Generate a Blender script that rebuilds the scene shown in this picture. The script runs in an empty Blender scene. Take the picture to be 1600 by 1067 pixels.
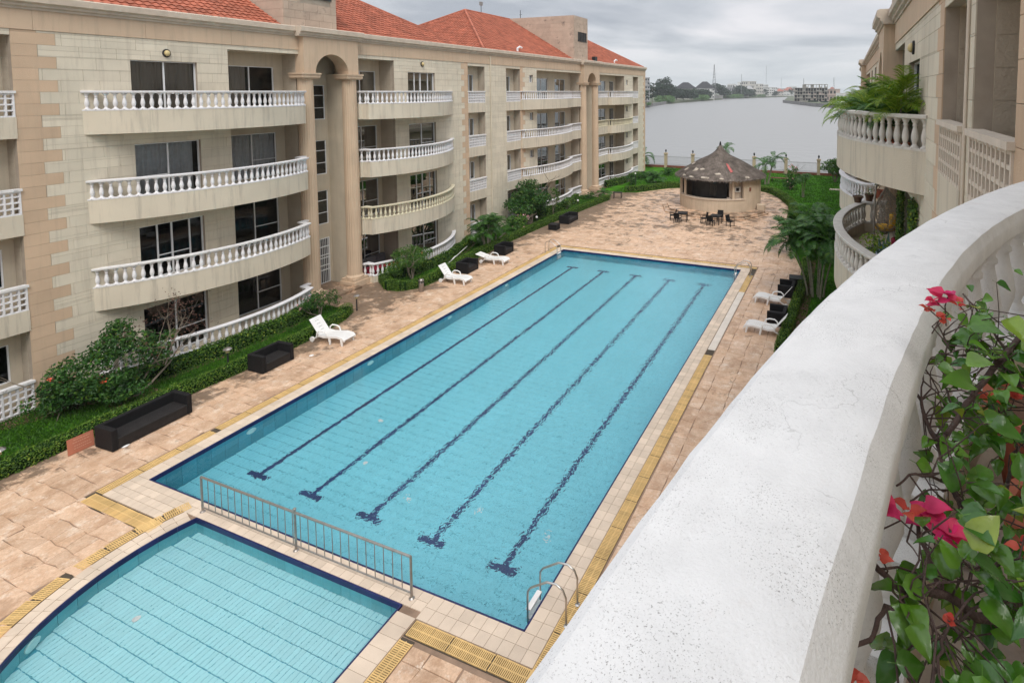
import bpy, math, random
import numpy as np
from mathutils import Vector, Matrix
from mathutils.geometry import tessellate_polygon

# ---------------------------------------------------------------- camera, world, sun, exposure
SC = bpy.context.scene
COL = SC.collection
R = math.radians
EYE = 11.151
cd = bpy.data.cameras.new('camera')
cam = bpy.data.objects.new('camera', cd)
COL.objects.link(cam)
cam.location = (0, 0, EYE)
cam.rotation_euler = (R(90 - 3.5617), 0, R(21.0655))
cd.sensor_width = 36
cd.sensor_fit = 'HORIZONTAL'
cd.lens = 868.05 / 1600 * 36
cd.shift_x = (800 - 990) / 1600
cd.shift_y = (197.03 - 533.5) / 1600
cd.clip_start = 0.05
cd.clip_end = 6000
SC.camera = cam

SC.view_settings.view_transform = 'Standard'
SC.view_settings.look = 'None'
SC.view_settings.exposure = 0.62
SC.view_settings.gamma = 1.0
SC.view_settings.use_curve_mapping = False

SUN_EL, SUN_AZ = 54.0, 140.0      # elevation; azimuth measured from +Y towards +X
W = bpy.data.worlds.new("World")
SC.world = W
W.use_nodes = True
nt = W.node_tree
for n_ in list(nt.nodes):
    nt.nodes.remove(n_)
def wn(t, **k):
    n = nt.nodes.new(t)
    for a, b in k.items():
        setattr(n, a, b)
    return n
def wl(a, b):
    nt.links.new(a, b)
sky = wn('ShaderNodeTexSky', sky_type='NISHITA', sun_disc=False)
sky.sun_elevation = R(SUN_EL)
sky.sun_rotation = R(SUN_AZ)
bg1 = wn('ShaderNodeBackground'); bg1.inputs[1].default_value = 0.05
wl(sky.outputs[0], bg1.inputs[0])
tc = wn('ShaderNodeTexCoord')
sep = wn('ShaderNodeSeparateXYZ'); wl(tc.outputs['Generated'], sep.inputs[0])
zc = wn('ShaderNodeMath', operation='MAXIMUM'); wl(sep.outputs[2], zc.inputs[0]); zc.inputs[1].default_value = 0.0
za = wn('ShaderNodeMath', operation='ADD'); wl(zc.outputs[0], za.inputs[0]); za.inputs[1].default_value = 0.10
dx = wn('ShaderNodeMath', operation='DIVIDE'); wl(sep.outputs[0], dx.inputs[0]); wl(za.outputs[0], dx.inputs[1])
dy = wn('ShaderNodeMath', operation='DIVIDE'); wl(sep.outputs[1], dy.inputs[0]); wl(za.outputs[0], dy.inputs[1])
cb = wn('ShaderNodeCombineXYZ'); wl(dx.outputs[0], cb.inputs[0]); wl(dy.outputs[0], cb.inputs[1])
cn = wn('ShaderNodeTexNoise'); wl(cb.outputs[0], cn.inputs['Vector'])
cn.inputs['Scale'].default_value = 0.42; cn.inputs['Detail'].default_value = 6; cn.inputs['Roughness'].default_value = 0.52
cn.inputs['Distortion'].default_value = 0.35
cr = wn('ShaderNodeValToRGB'); wl(cn.outputs[0], cr.inputs[0])
e = cr.color_ramp.elements
e[0].position = 0.39; e[0].color = (0.43, 0.46, 0.515, 1)
e[1].position = 0.585; e[1].color = (0.82, 0.81, 0.84, 1)
e2 = e.new(0.48); e2.color = (0.60, 0.625, 0.67, 1)
# pale horizon band, and the brighter zenith of an overcast sky
hz = wn('ShaderNodeMapRange'); wl(zc.outputs[0], hz.inputs[0])
hz.inputs[1].default_value = 0.0; hz.inputs[2].default_value = 0.10; hz.inputs[3].default_value = 0.75; hz.inputs[4].default_value = 0.0
mh = wn('ShaderNodeMix', data_type='RGBA'); wl(hz.outputs[0], mh.inputs[0]); wl(cr.outputs[0], mh.inputs[6])
mh.inputs[7].default_value = (0.66, 0.715, 0.745, 1)
zb = wn('ShaderNodeMapRange'); wl(zc.outputs[0], zb.inputs[0])
zb.inputs[1].default_value = 0.15; zb.inputs[2].default_value = 1.0; zb.inputs[3].default_value = 1.0; zb.inputs[4].default_value = 2.1
mz = wn('ShaderNodeVectorMath', operation='SCALE'); wl(mh.outputs[2], mz.inputs[0]); wl(zb.outputs[0], mz.inputs[3])
bg2 = wn('ShaderNodeBackground'); wl(mz.outputs[0], bg2.inputs[0]); bg2.inputs[1].default_value = 0.72
ms = wn('ShaderNodeMixShader'); ms.inputs[0].default_value = 0.93
wl(bg1.outputs[0], ms.inputs[1]); wl(bg2.outputs[0], ms.inputs[2])
wo = wn('ShaderNodeOutputWorld'); wl(ms.outputs[0], wo.inputs[0])

sl = bpy.data.lights.new('sun', 'SUN')
sl.energy = 1.5
sl.angle = R(28)
sl.color = (1.0, 0.96, 0.90)
so = bpy.data.objects.new('sun', sl)
COL.objects.link(so)
_d = Vector((math.cos(R(SUN_EL)) * math.sin(R(SUN_AZ)), math.cos(R(SUN_EL)) * math.cos(R(SUN_AZ)), math.sin(R(SUN_EL))))
so.rotation_euler = _d.to_track_quat('Z', 'Y').to_euler()
so.location = (0, -20, 40)

RND = random.Random(7)
NPR = np.random.RandomState(11)

# ---------------------------------------------------------------- materials
def mat(name, col, rough=0.85, var=0.12, vs=1.2, bump=0.15, bs=30, island=0.0, spec=0.3, stain=None, stain_col=(0.1, 0.09, 0.08),
        stain_scale=1.0, streak=0.0, streak_col=(0.16, 0.15, 0.13), metal=0.0, fleck=0.0, fleck_col=(0.08, 0.08, 0.08), fleck_scale=60, col2=None):
    m = bpy.data.materials.new(name)
    m.use_nodes = True
    t = m.node_tree
    N = t.nodes
    L = t.links.new
    b = N['Principled BSDF']
    b.inputs['Roughness'].default_value = rough
    b.inputs['Specular IOR Level'].default_value = spec
    b.inputs['Metallic'].default_value = metal
    g = N.new('ShaderNodeNewGeometry')
    pos = g.outputs['Position']
    def noise(scale, detail=4, vec=None, r=0.55):
        n = N.new('ShaderNodeTexNoise')
        n.inputs['Scale'].default_value = scale
        n.inputs['Detail'].default_value = detail
        n.inputs['Roughness'].default_value = r
        L(vec or pos, n.inputs['Vector'])
        return n.outputs[0]
    def mixc(f, a, bcol):
        x = N.new('ShaderNodeMix'); x.data_type = 'RGBA'
        if isinstance(f, float): x.inputs[0].default_value = f
        else: L(f, x.inputs[0])
        for i, v in ((6, a), (7, bcol)):
            if isinstance(v, tuple): x.inputs[i].default_value = (*v, 1)
            else: L(v, x.inputs[i])
        return x.outputs[2]
    def rng(v, a, bb, c=0.0, d=1.0):
        x = N.new('ShaderNodeMapRange'); L(v, x.inputs[0])
        for i, q in enumerate((a, bb, c, d)): x.inputs[i + 1].default_value = q
        return x.outputs[0]
    lo = tuple(c * (1 - var) for c in col); hi = tuple(min(1, c * (1 + var)) for c in (col2 or col))
    c = mixc(rng(noise(vs, 5), 0.3, 0.7), lo, hi)
    if island:
        oi = N.new('ShaderNodeObjectInfo')
        ad = N.new('ShaderNodeMath'); ad.operation = 'ADD'
        L(oi.outputs['Random'], ad.inputs[0]); L(g.outputs['Random Per Island'], ad.inputs[1])
        fr = N.new('ShaderNodeMath'); fr.operation = 'FRACT'; L(ad.outputs[0], fr.inputs[0])
        mm = N.new('ShaderNodeVectorMath'); mm.operation = 'SCALE'
        L(c, mm.inputs[0]); L(rng(fr.outputs[0], 0, 1, 1 - island, 1 + island), mm.inputs[3])
        c = mm.outputs[0]
    if stain:
        f = rng(noise(stain_scale, 8, r=0.68), stain, stain + 0.13, 0.0, 0.85)
        c = mixc(f, c, stain_col)
    if streak:
        mp = N.new('ShaderNodeMapping'); mp.inputs['Scale'].default_value = (5.0, 5.0, 0.35); L(pos, mp.inputs[0])
        f = rng(noise(1.0, 6, mp.outputs[0], 0.7), 0.50, 0.72, 0.0, streak)
        c = mixc(f, c, streak_col)
    if fleck:
        f = rng(noise(fleck_scale, 3, r=0.7), 0.62, 0.72, 0.0, fleck)
        c = mixc(f, c, fleck_col)
    L(c, b.inputs['Base Color'])
    if bump:
        bn = N.new('ShaderNodeBump'); bn.inputs['Strength'].default_value = bump; bn.inputs['Distance'].default_value = 0.02
        L(noise(bs, 5), bn.inputs['Height']); L(bn.outputs[0], b.inputs['Normal'])
    return m

def leafmat(name, a, b_, rough=0.45, trans=0.25, spec=0.4, vs=2.0, tip=None):
    m = bpy.data.materials.new(name); m.use_nodes = True
    t = m.node_tree; N = t.nodes; L = t.links.new
    b = N['Principled BSDF']; b.inputs['Roughness'].default_value = rough; b.inputs['Specular IOR Level'].default_value = spec
    g = N.new('ShaderNodeNewGeometry'); oi = N.new('ShaderNodeObjectInfo')
    ad = N.new('ShaderNodeMath'); ad.operation = 'ADD'; L(oi.outputs['Random'], ad.inputs[0]); L(g.outputs['Random Per Island'], ad.inputs[1])
    fr = N.new('ShaderNodeMath'); fr.operation = 'FRACT'; L(ad.outputs[0], fr.inputs[0])
    cr = N.new('ShaderNodeValToRGB'); L(fr.outputs[0], cr.inputs[0])
    el = cr.color_ramp.elements; el[0].color = (*a, 1); el[1].color = (*b_, 1); el[1].position = 0.85
    if tip:
        x = el.new(1.0); x.color = (*tip, 1)
    n = N.new('ShaderNodeTexNoise'); n.inputs['Scale'].default_value = vs; L(g.outputs['Position'], n.inputs['Vector'])
    mr = N.new('ShaderNodeMapRange'); L(n.outputs[0], mr.inputs[0]); mr.inputs[1].default_value = .3; mr.inputs[2].default_value = .7; mr.inputs[3].default_value = .75; mr.inputs[4].default_value = 1.25
    s = N.new('ShaderNodeVectorMath'); s.operation = 'SCALE'; L(cr.outputs[0], s.inputs[0]); L(mr.outputs[0], s.inputs[3])
    L(s.outputs[0], b.inputs['Base Color'])
    if vs > 10:
        bn = N.new('ShaderNodeBump'); bn.inputs['Strength'].default_value = .35; bn.inputs['Distance'].default_value = .004
        n2 = N.new('ShaderNodeTexNoise'); n2.inputs['Scale'].default_value = 70; n2.inputs['Detail'].default_value = 3; L(g.outputs['Position'], n2.inputs['Vector']); L(n2.outputs[0], bn.inputs['Height']); L(bn.outputs[0], b.inputs['Normal'])
    if trans:
        tr = N.new('ShaderNodeBsdfTranslucent'); L(s.outputs[0], tr.inputs[0])
        mx = N.new('ShaderNodeMixShader'); mx.inputs[0].default_value = trans
        L(b.outputs[0], mx.inputs[1]); L(tr.outputs[0], mx.inputs[2]); L(mx.outputs[0], N['Material Output'].inputs[0])
    return m

M = {}
M['cream'] = mat('cream_stone', (0.640, 0.578, 0.462), var=.08, vs=.7, bump=.25, bs=45, island=.05, streak=.42, streak_col=(.33, .28, .22))
M['joint'] = mat('wall_mortar', (0.36, 0.305, 0.245), var=.15, vs=2, bump=.1)
M['tan'] = mat('tan_stone', (0.565, 0.415, 0.288), var=.08, vs=.8, bump=.3, bs=45, island=.05, streak=.15)
M['tanr'] = mat('tan_render', (0.570, 0.430, 0.305), var=.07, vs=.6, bump=.3, bs=40, streak=.28, streak_col=(.22, .18, .14))
M['fascia'] = mat('balcony_render', (0.605, 0.540, 0.430), var=.06, vs=.8, bump=.35, bs=35, streak=.60, streak_col=(.27, .24, .20))
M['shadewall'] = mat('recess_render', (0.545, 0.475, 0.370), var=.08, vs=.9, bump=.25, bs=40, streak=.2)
M['white'] = mat('white_painted_balustrade', (0.74, 0.73, 0.74), var=.06, vs=3, bump=.1, bs=60, rough=.6, streak=.15, streak_col=(.35, .33, .3))
M['whitegrime'] = mat('weathered_white_rail', (0.70, 0.69, 0.68), var=.12, vs=6, bump=.3, bs=60, rough=.7, stain=.60, stain_col=(.16, .15, .14), stain_scale=5)
M['creamrail'] = mat('cream_painted_balustrade', (0.62, 0.57, 0.42), var=.06, vs=3, bump=.1, bs=60, rough=.6)
M['stonerail'] = mat('pale_stone_balustrade', (0.60, 0.57, 0.52), var=.1, vs=5, bump=.3, bs=70, rough=.7, stain=.66, stain_col=(.28, .25, .22), stain_scale=7)
M['parapet'] = mat('whitewashed_concrete', (0.80, 0.80, 0.795), var=.05, vs=4, bump=.35, bs=130, rough=.75, stain=.585, stain_col=(.46, .45, .44), stain_scale=5, fleck=.6, fleck_col=(.27, .26, .25), fleck_scale=120)
M['roof'] = mat('terracotta_roof_tile', (0.285, 0.090, 0.052), var=.16, vs=1.5, bump=.05, bs=30, island=.12, rough=.75, stain=.70, stain_col=(.17, .055, .035), stain_scale=1.5, col2=(.38, .12, .07))
M['cornice'] = mat('cornice_stone', (0.52, 0.44, 0.355), var=.12, vs=2.5, bump=.3, bs=40, stain=.66, stain_col=(.17, .14, .12), stain_scale=2.2)
M['tower'] = mat('tower_block', (0.47, 0.365, 0.285), var=.10, vs=1.5, bump=.3, bs=40, island=.07, stain=.58, stain_col=(.13, .11, .095), stain_scale=1.6)
M['frame'] = mat('white_aluminium', (0.72, 0.73, 0.74), var=.03, bump=0, rough=.4)
M['dark'] = mat('shade_coloured_interior', (0.045, 0.042, 0.04), var=.2, bump=0)  # near-black colour stands in for the lack of light inside
M['curtain'] = mat('grey_curtain', (0.78, 0.78, 0.80), var=.1, vs=5, bump=.1)
M['curtain2'] = mat('pale_green_curtain', (0.66, 0.74, 0.72), var=.1, vs=5, bump=.1)
M['blackmetal'] = mat('black_iron', (0.03, 0.03, 0.03), var=.2, bump=0, rough=.5)
M['steel'] = mat('stainless_steel', (0.55, 0.54, 0.52), var=.1, vs=8, bump=0, rough=.28, metal=1.0)
M['steelrail'] = mat('dull_steel', (0.34, 0.31, 0.285), var=.15, vs=8, bump=0, rough=.35, metal=.8)
M['lampglass'] = mat('amber_lamp_glass', (0.62, 0.50, 0.25), var=.1, bump=0, rough=.3)
M['deck'] = mat('paving_joint', (0.27, 0.185, 0.130), var=.3, vs=2, bump=.3)
M['soil'] = mat('brown_soil', (0.13, 0.075, 0.05), var=.35, vs=4, bump=.8, bs=25)
M['earth'] = mat('earth', (0.14, 0.12, 0.08), var=.3, vs=.3, bump=.3)
M['coping'] = mat('coping_tile', (0.60, 0.49, 0.385), var=.10, vs=1.5, bump=.15, bs=30, island=.09, rough=.6, stain=.62, stain_col=(.33, .24, .16), stain_scale=1.4)
M['copingwhite'] = mat('pale_coping_render', (0.62, 0.56, 0.49), var=.08, vs=2, bump=.3, rough=.7)
M['navy'] = mat('navy_tile', (0.012, 0.016, 0.085), var=.2, bump=0, rough=.3, island=.15)
M['lane'] = mat('dark_blue_lane_tile', (0.022, 0.050, 0.15), var=.2, bump=0, rough=.35)
M['teal'] = mat('teal_tile', (0.075, 0.36, 0.46), var=.08, vs=2, bump=0, rough=.35, island=.10)
M['tealpale'] = mat('pale_teal_tile', (0.13, 0.44, 0.50), var=.08, vs=2, bump=0, rough=.35, island=.10)
M['poolfloor'] = mat('pool_floor_tile', (0.235, 0.665, 0.765), var=.03, vs=.5, bump=0, rough=.4, island=.025)
M['kidfloor'] = mat('wading_pool_floor_tile', (0.43, 0.77, 0.81), var=.03, vs=.7, bump=0, rough=.4, island=.03)
M['poolgrout'] = mat('pool_grout', (0.07, 0.36, 0.46), var=.1, bump=0)
M['grate'] = mat('yellow_plastic_grate', (0.64, 0.43, 0.18), var=.14, vs=1.5, bump=0, rough=.55, island=.10, stain=.66, stain_col=(.40, .26, .12), stain_scale=3)
M['gutter'] = mat('gutter_dark', (0.07, 0.055, 0.04), var=.2, bump=0)
M['rattan'] = mat('black_rattan', (0.0085, 0.008, 0.009), var=.2, vs=6, bump=.5, bs=90, rough=.7, spec=.25)
M['rattantop'] = mat('worn_black_rattan', (0.018, 0.016, 0.016), var=.35, vs=7, bump=.5, bs=90, rough=.6)
M['plastic'] = mat('white_plastic', (0.76, 0.75, 0.73), var=.04, vs=3, bump=0, rough=.45)
M['thatch'] = None
M['hutwall'] = mat('hut_render', (0.56, 0.45, 0.335), var=.08, vs=1.2, bump=.3, streak=.3, streak_col=(.25, .19, .14))
M['postst'] = mat('fence_post_stone', (0.46, 0.37, 0.26), var=.1, bump=.2)
M['kerbred'] = mat('red_brown_kerb', (0.20, 0.075, 0.05), var=.2, bump=.3)
M['bark'] = mat('grey_bark', (0.20, 0.165, 0.125), var=.3, vs=6, bump=.6, bs=25)
M['palmtrunk'] = mat('palm_trunk', (0.22, 0.21, 0.15), var=.3, vs=8, bump=.5, bs=20)
M['stem'] = mat('purple_brown_stem', (0.085, 0.055, 0.048), var=.35, vs=25, bump=.5, bs=120, rough=.6)
M['terracotta'] = mat('terracotta_pot', (0.42, 0.13, 0.075), var=.15, vs=6, bump=.2, rough=.6)
M['leaf_big'] = leafmat('bougainvillea_leaf', (0.028, 0.120, 0.012), (0.115, 0.265, 0.022), rough=.22, trans=.22, spec=.6, vs=14, tip=(.30, .36, .04))
M['parapet'] = mat('whitewashed_concrete', (0.755, 0.755, 0.75), var=.075, vs=9, bump=.2, bs=160, rough=.8, stain=.56, stain_col=(.62, .62, .615), stain_scale=4.5, fleck=.0)
def _weather(m):
    t = m.node_tree; N = t.nodes; L = t.links.new; b = N['Principled BSDF']; src = b.inputs['Base Color'].links[0].from_socket
    P = N.new('ShaderNodeNewGeometry').outputs['Position']
    def noise(s, d=6, r=.7):
        n = N.new('ShaderNodeTexNoise'); n.inputs['Scale'].default_value = s; n.inputs['Detail'].default_value = d; n.inputs['Roughness'].default_value = r; L(P, n.inputs['Vector']); return n.outputs[0]
    def rng(v, *q):
        x = N.new('ShaderNodeMapRange'); L(v, x.inputs[0])
        for i, k in enumerate(q): x.inputs[i + 1].default_value = k
        return x.outputs[0]
    def mul(a, b_):
        x = N.new('ShaderNodeMath'); x.operation = 'MULTIPLY'; L(a, x.inputs[0]); L(b_, x.inputs[1]); return x.outputs[0]
    def mx(f, a, col):
        x = N.new('ShaderNodeMix'); x.data_type = 'RGBA'; L(f, x.inputs[0]); L(a, x.inputs[6]); x.inputs[7].default_value = (*col, 1); return x.outputs[2]
    # fine dark specks gathered in patches, pinkish and grey smudges, hairline cracks
    c = mx(mul(rng(noise(330, 2), .58, .68, 0, 1), rng(noise(5, 5), .46, .62, .10, .85)), src, (.25, .24, .23))
    c = mx(mul(rng(noise(120, 5), .56, .68, 0, .8), rng(noise(3.2, 6), .50, .66, 0, .6)), c, (.33, .32, .31))
    c = mx(rng(noise(3.7, 7), .60, .74, 0, .35), c, (.60, .50, .44))
    v = N.new('ShaderNodeTexVoronoi'); v.feature = 'DISTANCE_TO_EDGE'; v.inputs['Scale'].default_value = 2.1
    w = N.new('ShaderNodeTexNoise'); w.inputs['Scale'].default_value = 7; w.inputs['Detail'].default_value = 6; L(P, w.inputs['Vector'])
    a = N.new('ShaderNodeVectorMath'); a.operation = 'MULTIPLY_ADD'; L(w.outputs['Color'], a.inputs[0]); a.inputs[1].default_value = (.35, .35, .35); L(P, a.inputs[2]); L(a.outputs[0], v.inputs['Vector'])
    c = mx(mul(rng(v.outputs['Distance'], .0, .005, .55, 0), rng(noise(2.3, 3), .52, .60, 0, 1)), c, (.30, .29, .28))
    L(c, b.inputs['Base Color'])
_weather(M['parapet'])
M['bract'] = leafmat('magenta_bract', (0.66, 0.018, 0.17), (0.74, 0.07, 0.16), rough=.5, trans=.35, vs=20)
M['bractred'] = leafmat('coral_bract', (0.50, 0.045, 0.035), (0.62, 0.11, 0.07), rough=.5, trans=.35, vs=20)
M['hedge'] = leafmat('hedge_leaf', (0.035, 0.095, 0.010), (0.120, 0.235, 0.018), rough=.5, trans=.3, tip=(.24, .30, .03), vs=1.5)
M['hedgedark'] = leafmat('dark_hedge_leaf', (0.018, 0.060, 0.008), (0.085, 0.185, 0.015), rough=.45, trans=.25, tip=(.26, .33, .03), vs=1.5)
M['shrub'] = leafmat('shrub_leaf', (0.014, 0.060, 0.012), (0.050, 0.145, 0.020), rough=.45, trans=.25, tip=(.12, .21, .02))
M['shrub2'] = leafmat('light_shrub_leaf', (0.03, 0.10, 0.015), (0.10, 0.22, 0.03), rough=.45, trans=.3, tip=(.2, .28, .04))
M['palm'] = leafmat('palm_leaf', (0.018, 0.075, 0.012), (0.060, 0.165, 0.022), rough=.4, trans=.3, tip=(.12, .22, .03))
M['palmlime'] = leafmat('areca_leaf', (0.085, 0.20, 0.012), (0.24, 0.36, 0.03), rough=.4, trans=.35, tip=(.36, .40, .04))
M['grass'] = leafmat('grass_blade', (0.022, 0.080, 0.005), (0.058, 0.165, 0.010), rough=.6, trans=.3, vs=.8, tip=(.13, .30, .015))
M['lawn'] = mat('lawn', (0.034, 0.105, 0.008), var=.40, vs=.9, bump=1.0, bs=22, rough=.95, spec=.1, col2=(.05, .165, .008), stain=.66, stain_col=(.10, .075, .035), stain_scale=.7)
M['dryleaf'] = leafmat('dry_seed_pod', (0.07, 0.035, 0.025), (0.16, 0.08, 0.06), rough=.8, trans=.1)
M['farleaf'] = leafmat('far_tree_leaf', (0.008, 0.022, 0.010), (0.022, 0.050, 0.020), rough=.7, trans=.1, vs=.08)
M['farbush'] = leafmat('far_reed_leaf', (0.07, 0.15, 0.045), (0.13, 0.23, 0.07), rough=.7, trans=.1, vs=.08)
M['redflower'] = leafmat('red_flower', (0.55, 0.06, 0.03), (0.65, 0.12, 0.08), rough=.6, trans=.2)
M['pinkflower'] = leafmat('pink_flower', (0.70, 0.28, 0.32), (0.80, 0.5, 0.5), rough=.6, trans=.2)
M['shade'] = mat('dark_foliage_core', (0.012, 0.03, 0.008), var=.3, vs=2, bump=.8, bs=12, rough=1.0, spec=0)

def deckmat(name, a, b_, dark):
    m = bpy.data.materials.new(name); m.use_nodes = True
    t = m.node_tree; N = t.nodes; L = t.links.new
    b = N['Principled BSDF']; b.inputs['Roughness'].default_value = .72; b.inputs['Specular IOR Level'].default_value = .35
    g = N.new('ShaderNodeNewGeometry'); P = g.outputs['Position']
    def noise(s, d=5, r=.6, vec=None):
        n = N.new('ShaderNodeTexNoise'); n.inputs['Scale'].default_value = s; n.inputs['Detail'].default_value = d; n.inputs['Roughness'].default_value = r
        L(vec or P, n.inputs['Vector']); return n.outputs[0]
    def rng(v, *q):
        x = N.new('ShaderNodeMapRange'); L(v, x.inputs[0])
        for i, k in enumerate(q): x.inputs[i + 1].default_value = k
        return x.outputs[0]
    def mx(f, c1, c2):
        x = N.new('ShaderNodeMix'); x.data_type = 'RGBA'; L(f, x.inputs[0])
        for i, v in ((6, c1), (7, c2)):
            if isinstance(v, tuple): x.inputs[i].default_value = (*v, 1)
            else: L(v, x.inputs[i])
        return x.outputs[2]
    oi = N.new('ShaderNodeObjectInfo')
    ad = N.new('ShaderNodeMath'); ad.operation = 'ADD'; L(oi.outputs['Random'], ad.inputs[0]); L(g.outputs['Random Per Island'], ad.inputs[1])
    fr = N.new('ShaderNodeMath'); fr.operation = 'FRACT'; L(ad.outputs[0], fr.inputs[0])
    c = mx(rng(noise(2.6, 6, .65), .35, .66, 0, 1), a, b_)
    c = mx(rng(noise(1.9, 8, .8), .53, .66, 0, .85), c, (.74, .62, .50))       # chalky worn patches
    c = mx(rng(noise(4.0, 7, .85), .56, .70, 0, .60), c, (.33, .155, .09))
    gsc = N.new('ShaderNodeVectorMath'); gsc.operation = 'SCALE'; L(c, gsc.inputs[0]); L(rng(noise(22, 6, .8), .3, .7, .80, 1.18), gsc.inputs[3]); c = gsc.outputs[0]       # rust red blotches
    s = N.new('ShaderNodeVectorMath'); s.operation = 'SCALE'; L(c, s.inputs[0]); L(rng(fr.outputs[0], 0, 1, .91, 1.08), s.inputs[3])
    wv = mx(rng(noise(.75, 9, .75), .52, .60, 0, .55), s.outputs[0], (.33, .195, .115)); wv = mx(rng(noise(1.4, 8, .8), .60, .66, 0, .7), wv, (.80, .69, .57))
    big = noise(.20, 4, .6); fine = noise(1.15, 9, .72)
    sx = N.new('ShaderNodeSeparateXYZ'); L(P, sx.inputs[0])
    # mould and silt lie along the planted edge and over the far plaza
    m1 = rng(sx.outputs[0], -20.4, -22.8, 0.0, .24)
    m2 = rng(sx.outputs[1], 35.5, 43, 0.0, .13)
    a1 = N.new('ShaderNodeMath'); a1.operation = 'ADD'; L(m1, a1.inputs[0]); L(m2, a1.inputs[1])
    a2 = N.new('ShaderNodeMath'); a2.operation = 'ADD'; L(a1.outputs[0], a2.inputs[0]); L(fine, a2.inputs[1])
    a3 = N.new('ShaderNodeMath'); a3.operation = 'MULTIPLY_ADD'; L(big, a3.inputs[0]); a3.inputs[1].default_value = .35; L(a2.outputs[0], a3.inputs[2])
    f = rng(a3.outputs[0], .785, .875, 0, .82)
    c = mx(f, wv, dark)
    L(c, b.inputs['Base Color'])
    L(rng(noise(.9, 6, .7), .38, .62, .30, .78), b.inputs['Roughness'])
    bn = N.new('ShaderNodeBump'); bn.inputs['Strength'].default_value = .6; bn.inputs['Distance'].default_value = .02
    L(noise(7, 7, .7), bn.inputs['Height']); L(bn.outputs[0], b.inputs['Normal'])
    return m
M['stone'] = deckmat('stamped_sandstone_paving', (.52, .335, .215), (.64, .455, .32), (.12, .085, .058))

def glassmat():
    m = bpy.data.materials.new('window_glass'); m.use_nodes = True
    N = m.node_tree.nodes; L = m.node_tree.links.new
    N.remove(N['Principled BSDF'])
    g = N.new('ShaderNodeBsdfGlossy'); g.inputs['Roughness'].default_value = .02; g.inputs[0].default_value = (.30, .31, .31, 1)
    t = N.new('ShaderNodeBsdfTransparent'); t.inputs[0].default_value = (.86, .87, .87, 1)
    f = N.new('ShaderNodeFresnel'); f.inputs[0].default_value = 1.5
    x = N.new('ShaderNodeMixShader'); L(f.outputs[0], x.inputs[0]); L(t.outputs[0], x.inputs[1]); L(g.outputs[0], x.inputs[2])
    L(x.outputs[0], N['Material Output'].inputs[0])
    return m
M['glass'] = glassmat()

def watermat(name, base, rough, s1, st, trans, dist=0.02, tint=None):
    m = bpy.data.materials.new(name); m.use_nodes = True
    N = m.node_tree.nodes; L = m.node_tree.links.new
    b = N['Principled BSDF']
    b.inputs['Base Color'].default_value = (*base, 1); b.inputs['Roughness'].default_value = rough
    b.inputs['IOR'].default_value = 1.33; b.inputs['Transmission Weight'].default_value = trans
    g = N.new('ShaderNodeNewGeometry')
    n = N.new('ShaderNodeTexNoise'); n.inputs['Scale'].default_value = s1; n.inputs['Detail'].default_value = 1.6; n.inputs['Distortion'].default_value = .5
    L(g.outputs['Position'], n.inputs['Vector'])
    bn = N.new('ShaderNodeBump'); bn.inputs['Strength'].default_value = st; bn.inputs['Distance'].default_value = dist
    L(n.outputs[0], bn.inputs['Height'])
    if tint:   # ripples grow towards the pool's right side, where a jet stirs the surface
        sx = N.new('ShaderNodeSeparateXYZ'); L(g.outputs['Position'], sx.inputs[0])
        r = N.new('ShaderNodeMapRange'); L(sx.outputs[0], r.inputs[0])
        for i, k in enumerate(tint): r.inputs[i + 1].default_value = k
        L(r.outputs[0], bn.inputs['Strength'])
    L(bn.outputs[0], b.inputs['Normal'])
    return m
M['poolwater'] = watermat('pool_water', (.93, .985, 1.0), 0.0, 7.5, .3, 1.0, dist=.05, tint=(-17.6, -9.5, .05, .60))
M['kidwater'] = watermat('wading_pool_water', (.95, .99, 1.0), 0.0, 9.0, .10, 1.0, dist=.05)
M['lagoon'] = watermat('lagoon_water', (.262, .262, .258), .36, .35, .5, 0.0, dist=.35)

# ---------------------------------------------------------------- geometry helpers
ORG = {}
def root(name, loc, label=None, cat=None, group=None, kind=None, rz=0):
    o = bpy.data.objects.new(name, None); COL.objects.link(o)
    o.location = loc; o.rotation_euler = (0, 0, rz); o.empty_display_size = .2
    ORG[o.name] = Vector(loc)
    return tag(o, label, cat, group, kind)
def tag(o, label=None, cat=None, group=None, kind=None):
    if label: o['label'] = label
    if cat: o['category'] = cat
    if group: o['group'] = group
    if kind: o['kind'] = kind
    return o
def origin(o):
    return ORG.get(o.name, Vector((0, 0, 0))) if o else Vector((0, 0, 0))

def newmesh(name, V, F, m, smooth=False):
    me = bpy.data.meshes.new(name)
    V = np.asarray(V, dtype=np.float32)
    if isinstance(F, np.ndarray):
        k = F.shape[1]; n = len(F)
        me.vertices.add(len(V)); me.vertices.foreach_set('co', V.ravel())
        me.loops.add(n * k); me.loops.foreach_set('vertex_index', F.astype(np.int32).ravel())
        me.polygons.add(n); me.polygons.foreach_set('loop_start', np.arange(0, n * k, k, dtype=np.int32))
        me.update(calc_edges=True)
    else:
        me.from_pydata([tuple(map(float, v)) for v in V], [], F)
    if m: me.materials.append(m)
    me.polygons.foreach_set('use_smooth', [bool(smooth)] * len(me.polygons))
    me.update()
    return me
def link(name, me, parent=None, loc=(0, 0, 0), kind=None):
    o = bpy.data.objects.new(name, me); COL.objects.link(o); o.location = loc
    if parent: o.parent = parent
    ORG[o.name] = origin(parent)
    if kind: o['kind'] = kind
    return o

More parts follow.
